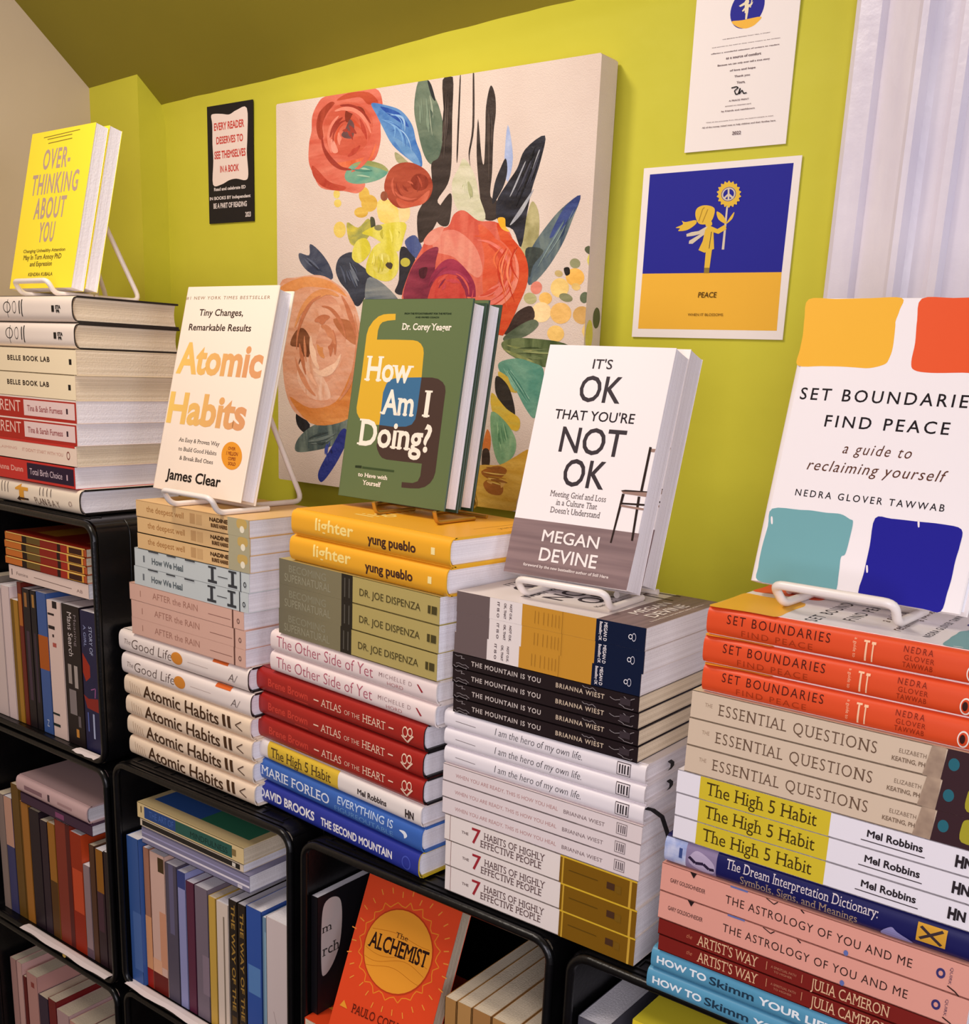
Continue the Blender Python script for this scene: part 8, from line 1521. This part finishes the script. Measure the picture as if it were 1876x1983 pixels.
for st, rows in STACKS.items():
    count = {}
    for r in rows: count[r[0]] = count.get(r[0], 0) + 1
    seen = {}
    for k, x, y, z, yaw, L, T, _ in rows[::-1]:         # from the top down
        kk = 'high3' if (st, k) == ('3', 'high') else k
        hard, D, cov, spn, edge, pg, words = KIND[kk]
        i = seen.get(k, 0); seen[k] = i+1
        n = count[k]
        lab = (words + ' in the ' + WHERE[st]) if n == 1 else (POS[n][i] + ' ' + words + ' copies in the ' + WHERE[st])
        if n > 1: lab = lab.replace('paperback', 'paperbacks', 1).replace('hardcover', 'hardcovers', 1).replace(' copies', '') if ('paperback' in lab or 'hardcover' in lab) else lab.replace(' book ', ' books ', 1).replace(' journal ', ' journals ', 1).replace(' copies', '')
        grp = (words + ' copies') if n > 1 else None
        M = lying(x, y, z, yaw)
        key = (st, k)
        if key not in made:
            me = book_meshes(kk, L, D, T, hard, cov, PAGE[pg], edge, spn, SPINE.get({'atomic': 'atomicspine', 'high': 'high'}.get(k, k), ()), FRONT.get(k, ()) )
            t = made[key] = book_thing('hardcover_book' if hard else 'paperback_book', lab, M, me, grp)
        else:
            t = dup(made[key], M, lab, grp)
        if k == 'hero': JOURNALS.append((t, L, T))

# black ribbon markers of the three white journals
RIB = mat('black_ribbon', (18, 16, 20), 0.5, 0.3)
for i, (t, L, T) in enumerate(JOURNALS):
    mb = MB()
    if i < 2:
        path = [(L-0.004, 0.052, T*0.5), (L+0.001, 0.050, T*0.46), (L+0.003, 0.046, T*0.36), (L+0.0035, 0.040, T*0.28)]
    else:
        path = [(L-0.004, 0.010, T*0.72), (L+0.003, 0.012, T*0.70), (L+0.010, 0.018, T*0.35), (L+0.013, 0.025, -0.010), (L+0.014, 0.031, -0.026), (L+0.014, 0.034, -0.040)]
    w = 0.0032
    rings = [[(x, y-w, z), (x, y+w, z), (x-0.0005, y+w, z-0.0005), (x-0.0005, y-w, z-0.0005)] for x, y, z in path]
    mb.loft(rings, RIB, True, False)
    r_ = part('ribbon_marker', mb.build('ribbon_marker'), t); r_['label'] = 'black ribbon marker'

# ================================================================ face-out books on wire easels
POSE = {'yellow': [-1.4692, 0.8345, 1.6477, -0.0327, 0.2267, 0.1568, 0.2098], 'atomic': [-1.173, 0.8395, 1.4021, -0.0429, 0.2427, 0.1827, 0.2562], 'green': [-0.8818, 0.8802, 1.4218, -0.043, 0.163, 0.1681, 0.2196], 'ok': [-0.6158, 0.849, 1.3707, 0.0553, 0.292, 0.1359, 0.2288], 'setb': [-0.3559, 0.8395, 1.4055, -0.0303, 0.251, 0.1706, 0.2362], 'alch': [-0.7885, 0.7789, 0.81, 0.0815, 0.4202, 0.1343, 0.1925]}
def easel(label, pose, m, a, rear, hb, lip=0.024, r=0.0034, lipy=-0.030, footy=-0.012, xo=0.0, rxo=0.0, hooks=False):
    x, y, z, yaw, lean, w, h = pose
    c = Vector((x, y, 0)) + Vector((math.cos(yaw), math.sin(yaw), 0))*(w/2 + xo)
    t = thing('book_easel', label, 'book stand', Matrix.Translation((c.x, c.y, z-0.0075)) @ Matrix.Rotation(yaw, 4, 'Z'), 'wire book easels')
    off = THICK
    zb = r
    if hooks:
        for s_ in (-1, 1):
            mb = MB()
            mb.tube(round_path([(s_*a, rear*0.35, zb), (s_*a, footy, zb), (s_*a, footy-0.004, zb+0.012)], 0.006), r, m, 10)
            part('front_hook', mb.build('front_hook'), t)
    mb = MB()
    if not hooks: mb.tube(round_path([(-a, rear*0.35, zb), (-a, footy, zb), (-a*1.04, lipy, zb+lip), (a*1.04, lipy, zb+lip), (a, footy, zb), (a, rear*0.35, zb)], 0.009), r, m, 10)
    if not hooks: part('front_lip', mb.build('front_lip'), t)
    mb = MB()
    mb.tube(round_path([(rxo-a, rear*0.3, zb), (rxo-a, rear, zb), (rxo-a*0.62, off + hb*math.tan(lean) + 0.012, hb), (rxo+a*0.62, off + hb*math.tan(lean) + 0.012, hb), (rxo+a, rear, zb), (rxo+a, rear*0.3, zb)], 0.014), r, m, 10)
    part('rear_leg', mb.build('rear_leg'), t)
    mb = MB()
    s = math.tan(lean)
    mb.tube(round_path([(rxo-a*0.8, off + 0.012, zb), (rxo-a*0.62, off + hb*s + 0.010, hb*0.99), (rxo+a*0.62, off + hb*s + 0.010, hb*0.99), (rxo+a*0.8, off + 0.012, zb)], 0.012), r*0.9, m, 10)
    part('back_rest', mb.build('back_rest'), t)
    mb = MB(); mb.tube([(min(-a, rxo-a), off + 0.012, zb), (max(a, rxo+a), off + 0.012, zb)], r*0.9, m, 8)
    part('cross_bar', mb.build('cross_bar'), t)
    return t

def display(key, T, n, hard, cov, spn, edge, pg, words, shapes, gap=0.0008, drop=0.0):
    x, y, z, yaw, lean, w, h = POSE[key]
    me = book_meshes('display_' + key, h, w, T, hard, cov, PAGE[pg], edge, spn, (), shapes)
    first = None
    nb = Vector((-math.sin(yaw), math.cos(yaw), 0))
    back = nb*math.cos(lean) - Vector((0, 0, 1))*math.sin(lean)
    for i in range(n):
        # books behind sit on the same wires, one thickness further back along the shelf
        o = Vector((x, y, z)) + nb*((T + gap)/math.cos(lean))*i + Vector((0.0, 0, 0))
        M = facing(o.x, o.y, o.z + T*math.sin(lean), yaw, lean, h, T)
        lab = words[i]
        if first is None: first = book_thing('hardcover_book' if hard else 'paperback_book', lab, M, me, words[-1])
        else: dup(first, M, lab, words[-1])

def deck(key, T, n): return n*T/math.cos(POSE[key][4])
YEL = M_('lemon_yellow', (250, 226, 52), 0.45)
display('yellow', 0.0185, 2, 0, YEL, None, None, 'white', ['bright yellow paperback standing face-out on the far-left stack', 'yellow paperback standing hidden behind the front yellow one', 'yellow paperbacks on the easel'], COVER['yellow'])
THICK = deck('yellow', 0.0185, 2)
easel('white wire easel holding the yellow paperbacks', POSE['yellow'], WHITE_WIRE, 0.041, 0.125, 0.115, lip=0.0155, xo=0.015, lipy=-0.020, footy=-0.010, rxo=-0.012)

IV = M_('atomic_ivory', (240, 222, 204), 0.5)
display('atomic', 0.0245, 1, 1, IV, None, M_('atomic_white_board', (238, 222, 200)), 'white', ['white hardcover with gold title standing face-out on the second stack', None], COVER['atomic'])
THICK = deck('atomic', 0.0245, 1)
easel('white wire easel holding the white book with gold title', POSE['atomic'], WHITE_WIRE, 0.046, 0.125, 0.14, xo=0.043, lip=0.018, lipy=-0.041, footy=-0.030, rxo=-0.032)

GR = M_('forest_green', (92, 108, 68), 0.4)
display('green', 0.0235, 2, 1, GR, None, M_('forest_green_board', (40, 64, 44)), 'white', ['green hardcover with quotation marks standing face-out on the third stack', 'green hardcover standing behind the front green one', 'green hardcovers on the easel'], COVER['green'])
THICK = deck('green', 0.0235, 2)
easel('thin brass wire easel under the green hardcovers', POSE['green'], BRASS_WIRE, 0.0445, 0.11, 0.10, lip=0.005, r=0.0022, lipy=-0.016, footy=-0.022, xo=0.049, rxo=-0.055, hooks=True)

OKW = M_('display_white', (240, 230, 228), 0.5)
display('ok', 0.031, 2, 0, OKW, None, None, 'white', ['white paperback with a pictured chair standing face-out on the fourth stack', 'white paperback standing behind the one with the pictured chair', 'white paperbacks on the easel'], COVER['ok'], gap=0.001)
THICK = deck('ok', 0.031, 2)
easel('white wire easel holding the paperback with the pictured chair', POSE['ok'], WHITE_WIRE, 0.046, 0.115, 0.12, xo=0.019, lip=0.016, lipy=-0.038, footy=-0.026, rxo=-0.024)

display('setb', 0.024, 1, 1, M_('setb_white', (238, 230, 230), 0.45), None, M_('white_board', (236, 224, 218)), 'white', ['large white hardcover with four coloured squares standing face-out at right', None], COVER['setb'])
THICK = deck('setb', 0.024, 1)
easel('white wire easel holding the hardcover with four coloured squares', POSE['setb'], WHITE_WIRE, 0.0455, 0.115, 0.14, xo=0.003, lip=0.018, r=0.0036, lipy=-0.042, footy=-0.023, rxo=-0.02)

# ================================================================ books inside the crates
FH, FL = 0.0078, 0.0078
def row_upright(zf, y, items, lean=0.0):
    """items: (x0, x1, height, depth, hard, cover rgb, pages, label, group, spine shapes[, lean])"""
    for it in items:
        x0, x1, h, d, hard, rgb, pg, lab, grp, shapes = it[:10]
        ln = it[10] if len(it) > 10 else lean
        yy = it[11] if len(it) > 11 else y
        T = (x1-x0)*0.985
        m = mat('shelf_cover_%02x%02x%02x' % tuple(rgb), rgb, 0.45, 0.35)
        me = book_meshes('shelf', h, d, T, hard, m, PAGE[pg], None, None, shapes)
        book_thing('hardcover_book' if hard else 'paperback_book', lab, upright(x0, yy, zf + (T*math.sin(-ln) if ln < 0 else 0), h, 0.0, ln), me, grp)
def row_lying(z, items):
    """items from the bottom up: (x0, length, thickness, depth, hard, rgb, pages, label, group, shapes, y[, yaw])"""
    for it in items:
        x0, L, T, d, hard, rgb, pg, lab, grp, shapes, y = it[:11]
        m = rgb if not isinstance(rgb, tuple) else mat('shelf_cover_%02x%02x%02x' % tuple(rgb), rgb, 0.45, 0.35)
        me = book_meshes('shelf', L, d, T, hard, m, PAGE[pg], None, None, shapes, it[12] if len(it) > 12 else ())
        book_thing('hardcover_book' if hard else 'paperback_book', lab, lying(x0, y, z, it[11] if len(it) > 11 else 0.0), me, grp)
        z += T + 0.0002

# --- far-left column, top crate
zf = 3*0.3405 + FH
def bars(*q): return [('rect', a, b, c, d, C(h)) for a, b, c, d, h in q]
UA = 'upright books in the top left crate'
row_upright(zf, 0.806, [
 (-1.562, -1.534, .21, .14, 0, (120, 110, 100), 'cream', 'grey book at the left end of the top left crate', UA, ()),
 (-1.532, -1.500, .20, .14, 0, (216, 196, 190), 'white', 'off-white upright book beside the grey one in the top left crate', UA, ()),
 (-1.499, -1.476, .205, .14, 0, (222, 200, 196), 'white', 'off-white upright book beside the ochre one in the top left crate', UA, ()),
 (-1.4745, -1.4545, .188, .14, 0, (170, 122, 38), 'white', 'ochre yellow upright book in the top left crate', UA, bars((0, 1, .0, .42, '7a5a20'))),
 (-1.4535, -1.4420, .217, .14, 0, (110, 34, 22), 'cream', 'rust red upright book in the top left crate', UA, bars((.08, .3, .1, .9, 'b0682c'))),
 (-1.4410, -1.4215, .210, .14, 0, (30, 20, 24), 'white', 'dark upright book beside the rust red one', UA, bars((.03, .13, .25, .6, '9c6a3a'), (.3, .8, .3, .7, '4a3844'))),
 (-1.4205, -1.4055, .210, .14, 0, (24, 18, 24), 'white', 'dark upright book beside the blue and orange one', UA, bars((.03, .12, .3, .7, 'a87a40'), (.3, .8, .3, .7, '40323c'))),
 (-1.4045, -1.3790, .2105, .14, 0, (60, 90, 150), 'white', 'blue upright book with an orange band', UA, bars((.3, .54, 0, 1, 'b05a20')) + [('text', 'N', .9, .95, .4, .6, C('c0c8d8'))]),
 (-1.3780, -1.3420, .203, .14, 0, (226, 200, 188), 'white', 'white upright book with black strokes on its spine', UA, bars((.0, .05, .4, .72, '2a2020'), (.09, .105, .05, .5, '2a2020'), (.18, .205, .05, .5, '2a2020'), (.24, .26, .3, .42, '3a2a28'), (.30, .33, .3, .55, 'b4584c'), (.82, .835, .0, .5, '1e2a28'), (.9, .92, .0, .5, '1e2a28'))),
 (-1.3405, -1.2975, .204, .14, 0, (28, 18, 20), 'white', 'wide black upright book with white lettering', UA, [('text', 'Mans Search', .05, .36, .3, .55, C('cfc4c0')), ('text', 'Meaning', .06, .28, .66, .8, C('8a7e80'))] + bars((.42, .56, .2, .4, '9c9088'), (.42, .58, .55, .75, 'a89c94'), (.6, .78, .2, .6, '857a78'), (.78, .86, .65, .8, '6a6060'), (.88, .94, .5, .66, 'c8883c'))),
 (-1.2965, -1.2600, .202, .14, 0, (24, 24, 64), 'white', 'navy upright book with red shapes at the right end of the crate', UA, [('poly', [(.3, .05), (.38, .5), (.46, .5), (.5, .2), (.44, .02)], C('a0301e')), ('poly', [(.6, .0), (.62, .3), (.6, .95), (.7, .95), (.69, .2)], C('8c2c24')), ('line', [(.55, .5), (.53, .8), (.6, .75)], .06, 8, C('9a5a8a')), ('text', 'STORY OF', .1, .3, .55, .75, C('b4bcd8')), ('text', 'A GIRL', .1, .25, .2, .36, C('98a0c8')), ('rect', .72, .86, .2, .28, C('5a68a8')), ('rect', .72, .9, .55, .66, C('a8b0cc'))]),
])
zt = zf + .2205
ORW = mat('tray_orange', (178, 76, 34), .4, .35)
def orange_spine(): return bars((0, .22, .08, .9, 'c8702c'), (.22, .28, 0, 1, '241410'), (.28, .45, .1, .9, '6a5428'), (.45, .66, 0, 1, '8c2418'), (.66, .7, 0, 1, '2a1412'), (.7, .78, 0, 1, 'a42c1e'), (.78, .97, .06, .9, 'e0a040'), (.8, .95, .12, .8, '3c1c14'), (0.02, .99, .88, 1, 'f0cc70'))
GO = 'thin orange and red books lying in the top left crate'
row_lying(zt, [
 (-1.4660, .1985, .0215, .135, 0, (230, 206, 194), 'white', 'white book lying across the upright books, top left crate', None, [('text', 'Femina', .1, .25, .36, .58, C('6a5450')), ('line', [(.33, .5), (.8, .42)], .04, 9, C('7a6058')), ('rect', .035, .045, .3, .7, C('5a4440')), ('text', 'AB', .86, .93, .3, .5, C('9a8078'))], .803),
 (-1.4720, .2035, .0116, .13, 0, ORW, 'cream', 'lowest of the four thin orange books in top left crate', GO, orange_spine(), .802),
 (-1.4715, .2030, .0116, .13, 0, ORW, 'cream', 'third of the four thin orange books in top left crate', GO, orange_spine(), .803),
 (-1.4712, .2030, .0116, .13, 0, ORW, 'cream', 'second of the four thin orange books in top left crate', GO, orange_spine(), .802),
 (-1.4705, .2025, .0116, .13, 0, ORW, 'cream', 'topmost of the four thin orange books in top left crate', GO, orange_spine(), .803, 0.0, .0, ) [:12] + ([('rect', 0, .2, .0, 1, C('a82c1c')), ('rect', .2, 1, .55, .8, C('d08a2c')), ('rect', .2, 1, .2, .55, C('a02a1c')), ('rect', .2, 1, .0, .2, C('c8702c'))],),
])

# --- far-left column, second crate
zf = 2*0.3405 + FH
UB = 'upright books in the second left crate'
row_upright(zf, 0.808, [
 (-1.5620, -1.5420, .20, .14, 0, (150, 130, 120), 'cream', 'greyish upright book at the left end of second left crate', UB, ()),
 (-1.5410, -1.5180, .20, .14, 0, (66, 66, 110), 'white', 'indigo and peach upright book in second left crate', UB, bars((0, .42, 0, 1, 'd0a088'))),
 (-1.5170, -1.4945, .228, .15, 0, (110, 78, 26), 'cream', 'tall olive brown upright book in second left crate', UB, ()),
 (-1.4935, -1.4700, .205, .14, 0, (172, 112, 40), 'cream', 'ochre upright book beside the tall olive one', UB, bars((0, 1, .0, .14, '6a4818'))),
 (-1.4690, -1.4400, .200, .14, 0, (36, 22, 32), 'cream', 'very dark purple upright book in second left crate', UB, ()),
 (-1.4390, -1.4195, .190, .14, 0, (44, 26, 40), 'cream', 'dark plum upright book with pale top edge', UB, ()),
 (-1.4185, -1.3985, .192, .14, 0, (166, 108, 30), 'cream', 'ochre upright book beside the brick red one', UB, bars((.5, 1, 0, 1, '5c3c1a'))),
 (-1.3975, -1.3585, .203, .14, 0, (136, 48, 32), 'white', 'brick red upright book in second left crate', UB, bars((0, 1, .72, 1, '5c2420'))),
 (-1.3575, -1.3290, .196, .14, 0, (206, 74, 32), 'white', 'orange red upright book in second left crate', UB, bars((0, .3, 0, 1, 'a03418'), (.66, 1, 0, 1, '9c2c16'))),
 (-1.3280, -1.3105, .152, .14, 0, (150, 126, 130), 'white', 'short grey upright book in second left crate', UB, bars((.9, 1, 0, 1, '6a5460'))),
 (-1.3095, -1.2960, .190, .14, 0, (84, 50, 30), 'cream', 'brown upright book right of the short grey one', UB, ()),
 (-1.2950, -1.2745, .188, .14, 0, (46, 26, 34), 'white', 'dark upright book with an ochre band in second left crate', UB, bars((.0, .36, .1, .95, '9a6420'), (.36, .7, .1, .8, '4e323c'))),
 (-1.2735, -1.2560, .190, .14, 0, (38, 22, 26), 'white', 'dark brown upright book at right end of second left crate', UB, ()),
])
zt = zf + .2205 
row_lying(zf + .2060, [
 (-1.4850, .190, .0165, .12, 0, (64, 36, 62), 'white', 'plum book lying under the pale one in second left crate', None, bars((.5, .62, .2, .7, '8a4a70')), .806),
 (-1.4900, .188, .0270, .13, 1, (206, 172, 170), 'white', 'pale pink book lying on top in second left crate', None, bars((.12, .38, .35, .6, '8c6a70'), (.46, .49, .3, .7, '4a3840'), (.6, .8, .4, .55, 'b08c8c')), .803),
])
# --- far-left column, third crate
zf = 1*0.3405 + FH
UC = 'upright books in the third left crate'
row_upright(zf, 0.81, [
 (-1.5640, -1.5455, .245, .15, 0, (196, 150, 140), 'cream', 'dusty pink upright book at left end of third crate down', UC, ()),
 (-1.5445, -1.5280, .245, .15, 0, (222, 176, 166), 'cream', 'pale pink upright book in third left crate', UC, ()),
 (-1.5270, -1.5165, .225, .15, 0, (108, 20, 22), 'cream', 'thin dark red upright book in third left crate', UC, ()),
 (-1.5155, -1.4830, .238, .15, 0, (204, 150, 140), 'cream', 'wide pink upright book in third left crate', UC, bars((.06, .1, .4, .7, '9c4840'))),
 (-1.4820, -1.4545, .21, .14, 0, (58, 40, 62), 'cream', 'dark violet upright book in third left crate', UC, ()),
 (-1.4535, -1.4310, .215, .14, 0, (122, 22, 26), 'cream', 'crimson upright book in third left crate', UC, ()),
 (-1.4300, -1.3950, .205, .14, 0, (196, 160, 158), 'cream', 'mauve pink upright book in third left crate', UC, ()),
 (-1.3940, -1.3550, .20, .14, 0, (210, 156, 140), 'cream', 'salmon upright book in third left crate', UC, bars((.1, .3, .3, .7, 'b85a48'))),
 (-1.3540, -1.3240, .20, .14, 0, (60, 44, 50), 'cream', 'dark grey upright book in third left crate', UC, ()),
])

# --- second column, top crate
zf = 2*0.3477 + FL
UD = 'upright books in the second column crate'
GOLD = C('a8823a')
row_upright(zf, 0.806, [
 (-1.2030, -1.1760, .226, .15, 0, (56, 92, 156), 'white', 'tall blue upright book at left end of second column crate', UD, bars((.5, .9, .3, 1, '5070ac')), 0.0, .800),
 (-1.1745, -1.1610, .215, .14, 0, (176, 120, 92), 'white', 'tan and peach upright book in second column crate', UD, bars((.48, .86, 0, 1, 'e0a070'), (.86, 1, 0, 1, '9c2014'))),
 (-1.1600, -1.1270, .214, .14, 0, (222, 182, 164), 'white', 'cream and peach upright book in second column crate', UD, bars((.02, .12, .55, .95, '4a3820'), (.4, .8, .55, 1, 'd89a78'), (.76, .86, 0, .6, 'e8b08c'), (.86, 1, 0, 1, '6a1c16'))),
 (-1.1260, -1.1010, .208, .14, 0, (84, 76, 92), 'white', 'slate purple upright book in second column crate', UD, bars((.0, .5, .3, .7, '6a6480'))),
 (-1.1000, -1.0830, .205, .14, 0, (148, 150, 196), 'white', 'lavender upright book in second column crate', UD, bars((0, .12, 0, 1, '3c4680'))),
 (-1.0820, -1.0650, .196, .14, 0, (92, 36, 62), 'white', 'maroon upright book in second column crate', UD, ()),
 (-1.0640, -1.0370, .196, .14, 0, (120, 106, 118), 'white', 'mauve grey upright book in second column crate', UD, bars((.5, .8, .5, 1, '8c7a86'))),
 (-1.0360, -1.0210, .190, .14, 0, (206, 166, 70), 'cream', 'mustard yellow upright book in second column crate', UD, ()),
 (-1.0200, -0.9960, .189, .14, 0, (224, 206, 188), 'white', 'cream upright book with a dark line on its spine', UD, bars((.1, 1, .56, .68, '8a7a68'))),
 (-0.9950, -0.9790, .200, .14, 0, (34, 24, 18), 'white', 'black upright book with gold lettering beside the cream one', UD, [('text', 'THE WAY OF THE', .03, .8, .3, .72, GOLD, dict(bold=.02)), ('rect', .84, .97, .2, .8, C('5c4422'))]),
 (-0.9780, -0.9625, .200, .14, 0, (36, 26, 20), 'white', 'black upright book with gold lettering beside the blue one', UD, [('text', 'THE WAY OF THE', .06, .84, .3, .72, GOLD, dict(bold=.02)), ('rect', .86, .97, .2, .8, C('5c4422'))]),
 (-0.9615, -0.9320, .203, .14, 0, (46, 84, 164), 'white', 'bright blue upright book in second column crate', UD, bars((.4, .6, .1, .9, '5c88c0'))),
 (-0.9310, -0.9180, .198, .14, 0, (116, 148, 170), 'white', 'thin steel blue upright book in second column crate', UD, bars((.1, .9, .3, .7, '8cb0c4'))),
 (-0.9170, -0.8750, .206, .14, 0, (216, 200, 196), 'white', 'wide off-white upright book at right end of second column crate', UD, [('line', [(.62, .3), (.75, .5), (.76, .98)], .02, 5, C('a89490'))], 0.0, .800),
])
zt = zf + .2265
row_lying(zt, [
 (-1.1660, .2190, .0230, .13, 0, (134, 130, 158), 'white', 'lavender grey book lying lowest of three in second column crate', None, bars((0, 1, .28, .4, 'ece4ec'), (.0, 1, .62, .72, 'a8a4c8'), (.9, .94, .05, .25, 'd8d0d8')), .800),
 (-1.1700, .2110, .0115, .13, 0, (224, 206, 180), 'white', 'thin black and cream book lying between two others in second column', None, bars((.02, .97, .18, .8, '2c2824'), (.9, .93, .25, .7, 'e0d8c8')), .801),
 (-1.1740, .2170, .0225, .125, 0, (226, 200, 144), 'cream', 'cream book with blue and green spine panel lying on top', None, [('rect', .07, .5, .12, .86, C('2c4a84')), ('rect', .38, .9, .12, .86, C('2f5c50')), ('text', 'THE ART OF', .12, .36, .3, .7, C('4a6cb0')), ('text', 'MINDFULNESS', .52, .86, .26, .6, C('16302a')), ('rect', .9, .935, .3, .7, C('8a7448')), ('rect', .035, .045, .4, .8, C('6a5430'))], .800, 0.0, [('rect', .16, .5, .5, .95, C('3a62a8')), ('rect', .16, .5, .06, .5, C('3c8060'))]),
])
# --- second column, middle crate: only the top of one book shows
row_upright(1*0.3477 + FL, 0.806, [(-1.080, -1.045, .262, .15, 0, (214, 190, 180), 'cream', 'pale upright book in the crate below the purple and blue books', None, ())])

# --- third column, top crate
zf = 2*0.3477 + FL
ALC = M_('flame_red', (224, 70, 30), 0.35)
x, y, z, yaw, lean, w, h = POSE['alch']
AT = 0.022
am = book_meshes('alch', h, w, AT, 0, ALC, PAGE['cream'], None, None, (), COVER['alch'])
ag = 'orange paperbacks with a golden disc'
a0 = book_thing('paperback_book', 'orange paperback with a golden disc leaning face-out in the crate', facing(x, y, z + AT*math.sin(lean), yaw, lean, h, AT), am, ag)
TOPA = z - 0.0004
n = int((z - zf) / AT)
for i in range(n):
    lab = 'orange paperback lying flat under the leaning one with the golden disc' if i == n-1 else 'orange paperback lying in the crate below another orange one'
    dup(a0, Matrix.Translation((-0.836, 0.788 + h, TOPA - (AT+0.0001)*(n-i))) @ Matrix.Rotation(-math.pi/2, 4, 'Z') , lab, ag)
# black book with a white label, standing against the left side of the crate
bm_ = book_meshes('label', .155, .13, .0115, 0, M_('night', (20, 18, 22)), PAGE['white'], None, None, (), [('blob', [(.05, .37), (.09, .31), (.19, .37), (.28, .51), (.31, .70), (.30, .86), (.25, .93), (.15, .95), (.07, .9), (.045, .7)], C('c0b0a8')), ('text', 'm', .055, .18, .68, .75, C('2a2422'), dict(serif=True)), ('text', 'rch', .06, .28, .48, .57, C('2a2422'), dict(serif=True))])
book_thing('paperback_book', 'black book with a pale label standing at the left of the orange paperbacks', upright(-0.8385, 0.8005, 0.8105, .155), bm_)
TAN = (176, 128, 70)
UE = 'cream-topped upright books right of the orange paperback'
row_upright(zf, 0.803, [
 (-0.6340, -0.6180, .2130, .175, 0, TAN, 'cream', 'leftmost of the cream-topped upright books beside the orange paperback', UE, ()),
 (-0.6170, -0.5975, .2140, .175, 0, (184, 138, 80), 'cream', 'second of the cream-topped upright books beside the orange paperback', UE, ()),
 (-0.5965, -0.5715, .2150, .175, 0, (170, 122, 70), 'cream', 'third of the cream-topped upright books beside the orange paperback', UE, ()),
 (-0.5705, -0.5400, .2150, .175, 0, (178, 130, 74), 'cream', 'fourth of the cream-topped upright books beside the orange paperback', UE, ()),
 (-0.5390, -0.5060, .2150, .175, 0, (178, 130, 74), 'cream', 'rightmost of the cream-topped upright books beside the orange paperback', UE, ()),
])
# --- fourth column, top crate
row_upright(zf, 0.803, [
 (-0.4680, -0.4350, .262, .16, 0, (86, 84, 92), 'white', 'grey upright book at the left of the fourth column crate', None, ()),
])
row_lying(zf, [(-0.4080, .225, .0350, .14, 0, (28, 28, 96), 'white', 'navy book in the pile below the yellow-topped one, fourth column crate', 'navy books piled in the fourth column crate', (), .802)]*7 + [
 (-0.4080, .225, .0390, .14, 0, (28, 28, 96), 'white', 'navy book with a bright yellow cover on top in fourth column crate', None, bars((0, 1, .8, 1, 'e8d030')), .802, 0.0, [('rect', 0, 1, 0, 1, C('f0dc3a'))]),
])

# white paper strips lying along the front edge of three crates
PAPER = mat('liner_paper', (232, 218, 216), 0.7, 0.15)
def strip(x0, x1, z0, label, seed):
    random.seed(seed); mb = MB(); n = 24; V = []; F = []
    ph_ = random.uniform(0, 6)
    for i in range(n+1):
        x = x0 + (x1-x0)*i/n
        w = 0.0012*math.sin(5*i/n*math.pi + ph_) + random.uniform(-.0003, .0003)
        for y, z in ((FY-0.0015+w, 0.0112), (FY+0.006+w*0.5, 0.0122), (FY+0.0135, 0.0112), (FY+0.0165, 0.0095)):
            V.append((x, y, z0+z))
    m_ = len(V)
    V += [(x, y, z-0.0004) for x, y, z in V]
    for i in range(n):
        for k in range(3):
            q = i*4+k; F.append((q, q+1, q+5, q+4)); F.append((m_+q+4, m_+q+5, m_+q+1, m_+q))
        F.append((i*4, i*4+4, m_+i*4+4, m_+i*4)); F.append((i*4+3, m_+i*4+3, m_+i*4+7, i*4+7))
    mb.add(V, F, PAPER)
    o = part('paper_strip', mb.build('paper_strip'), None)
    tag(o, label, 'paper', 'white paper strips in the crates')
strip(-1.300, -1.245, 3*0.3405, 'short white paper strip at the bottom right of the top left crate', 1)
strip(-1.475, -1.250, 2*0.3405, 'long white paper strip at the bottom of the second left crate', 2)
strip(-1.200, -0.960, 2*0.3477, 'white wavy paper strip at the bottom of the second column crate', 3)
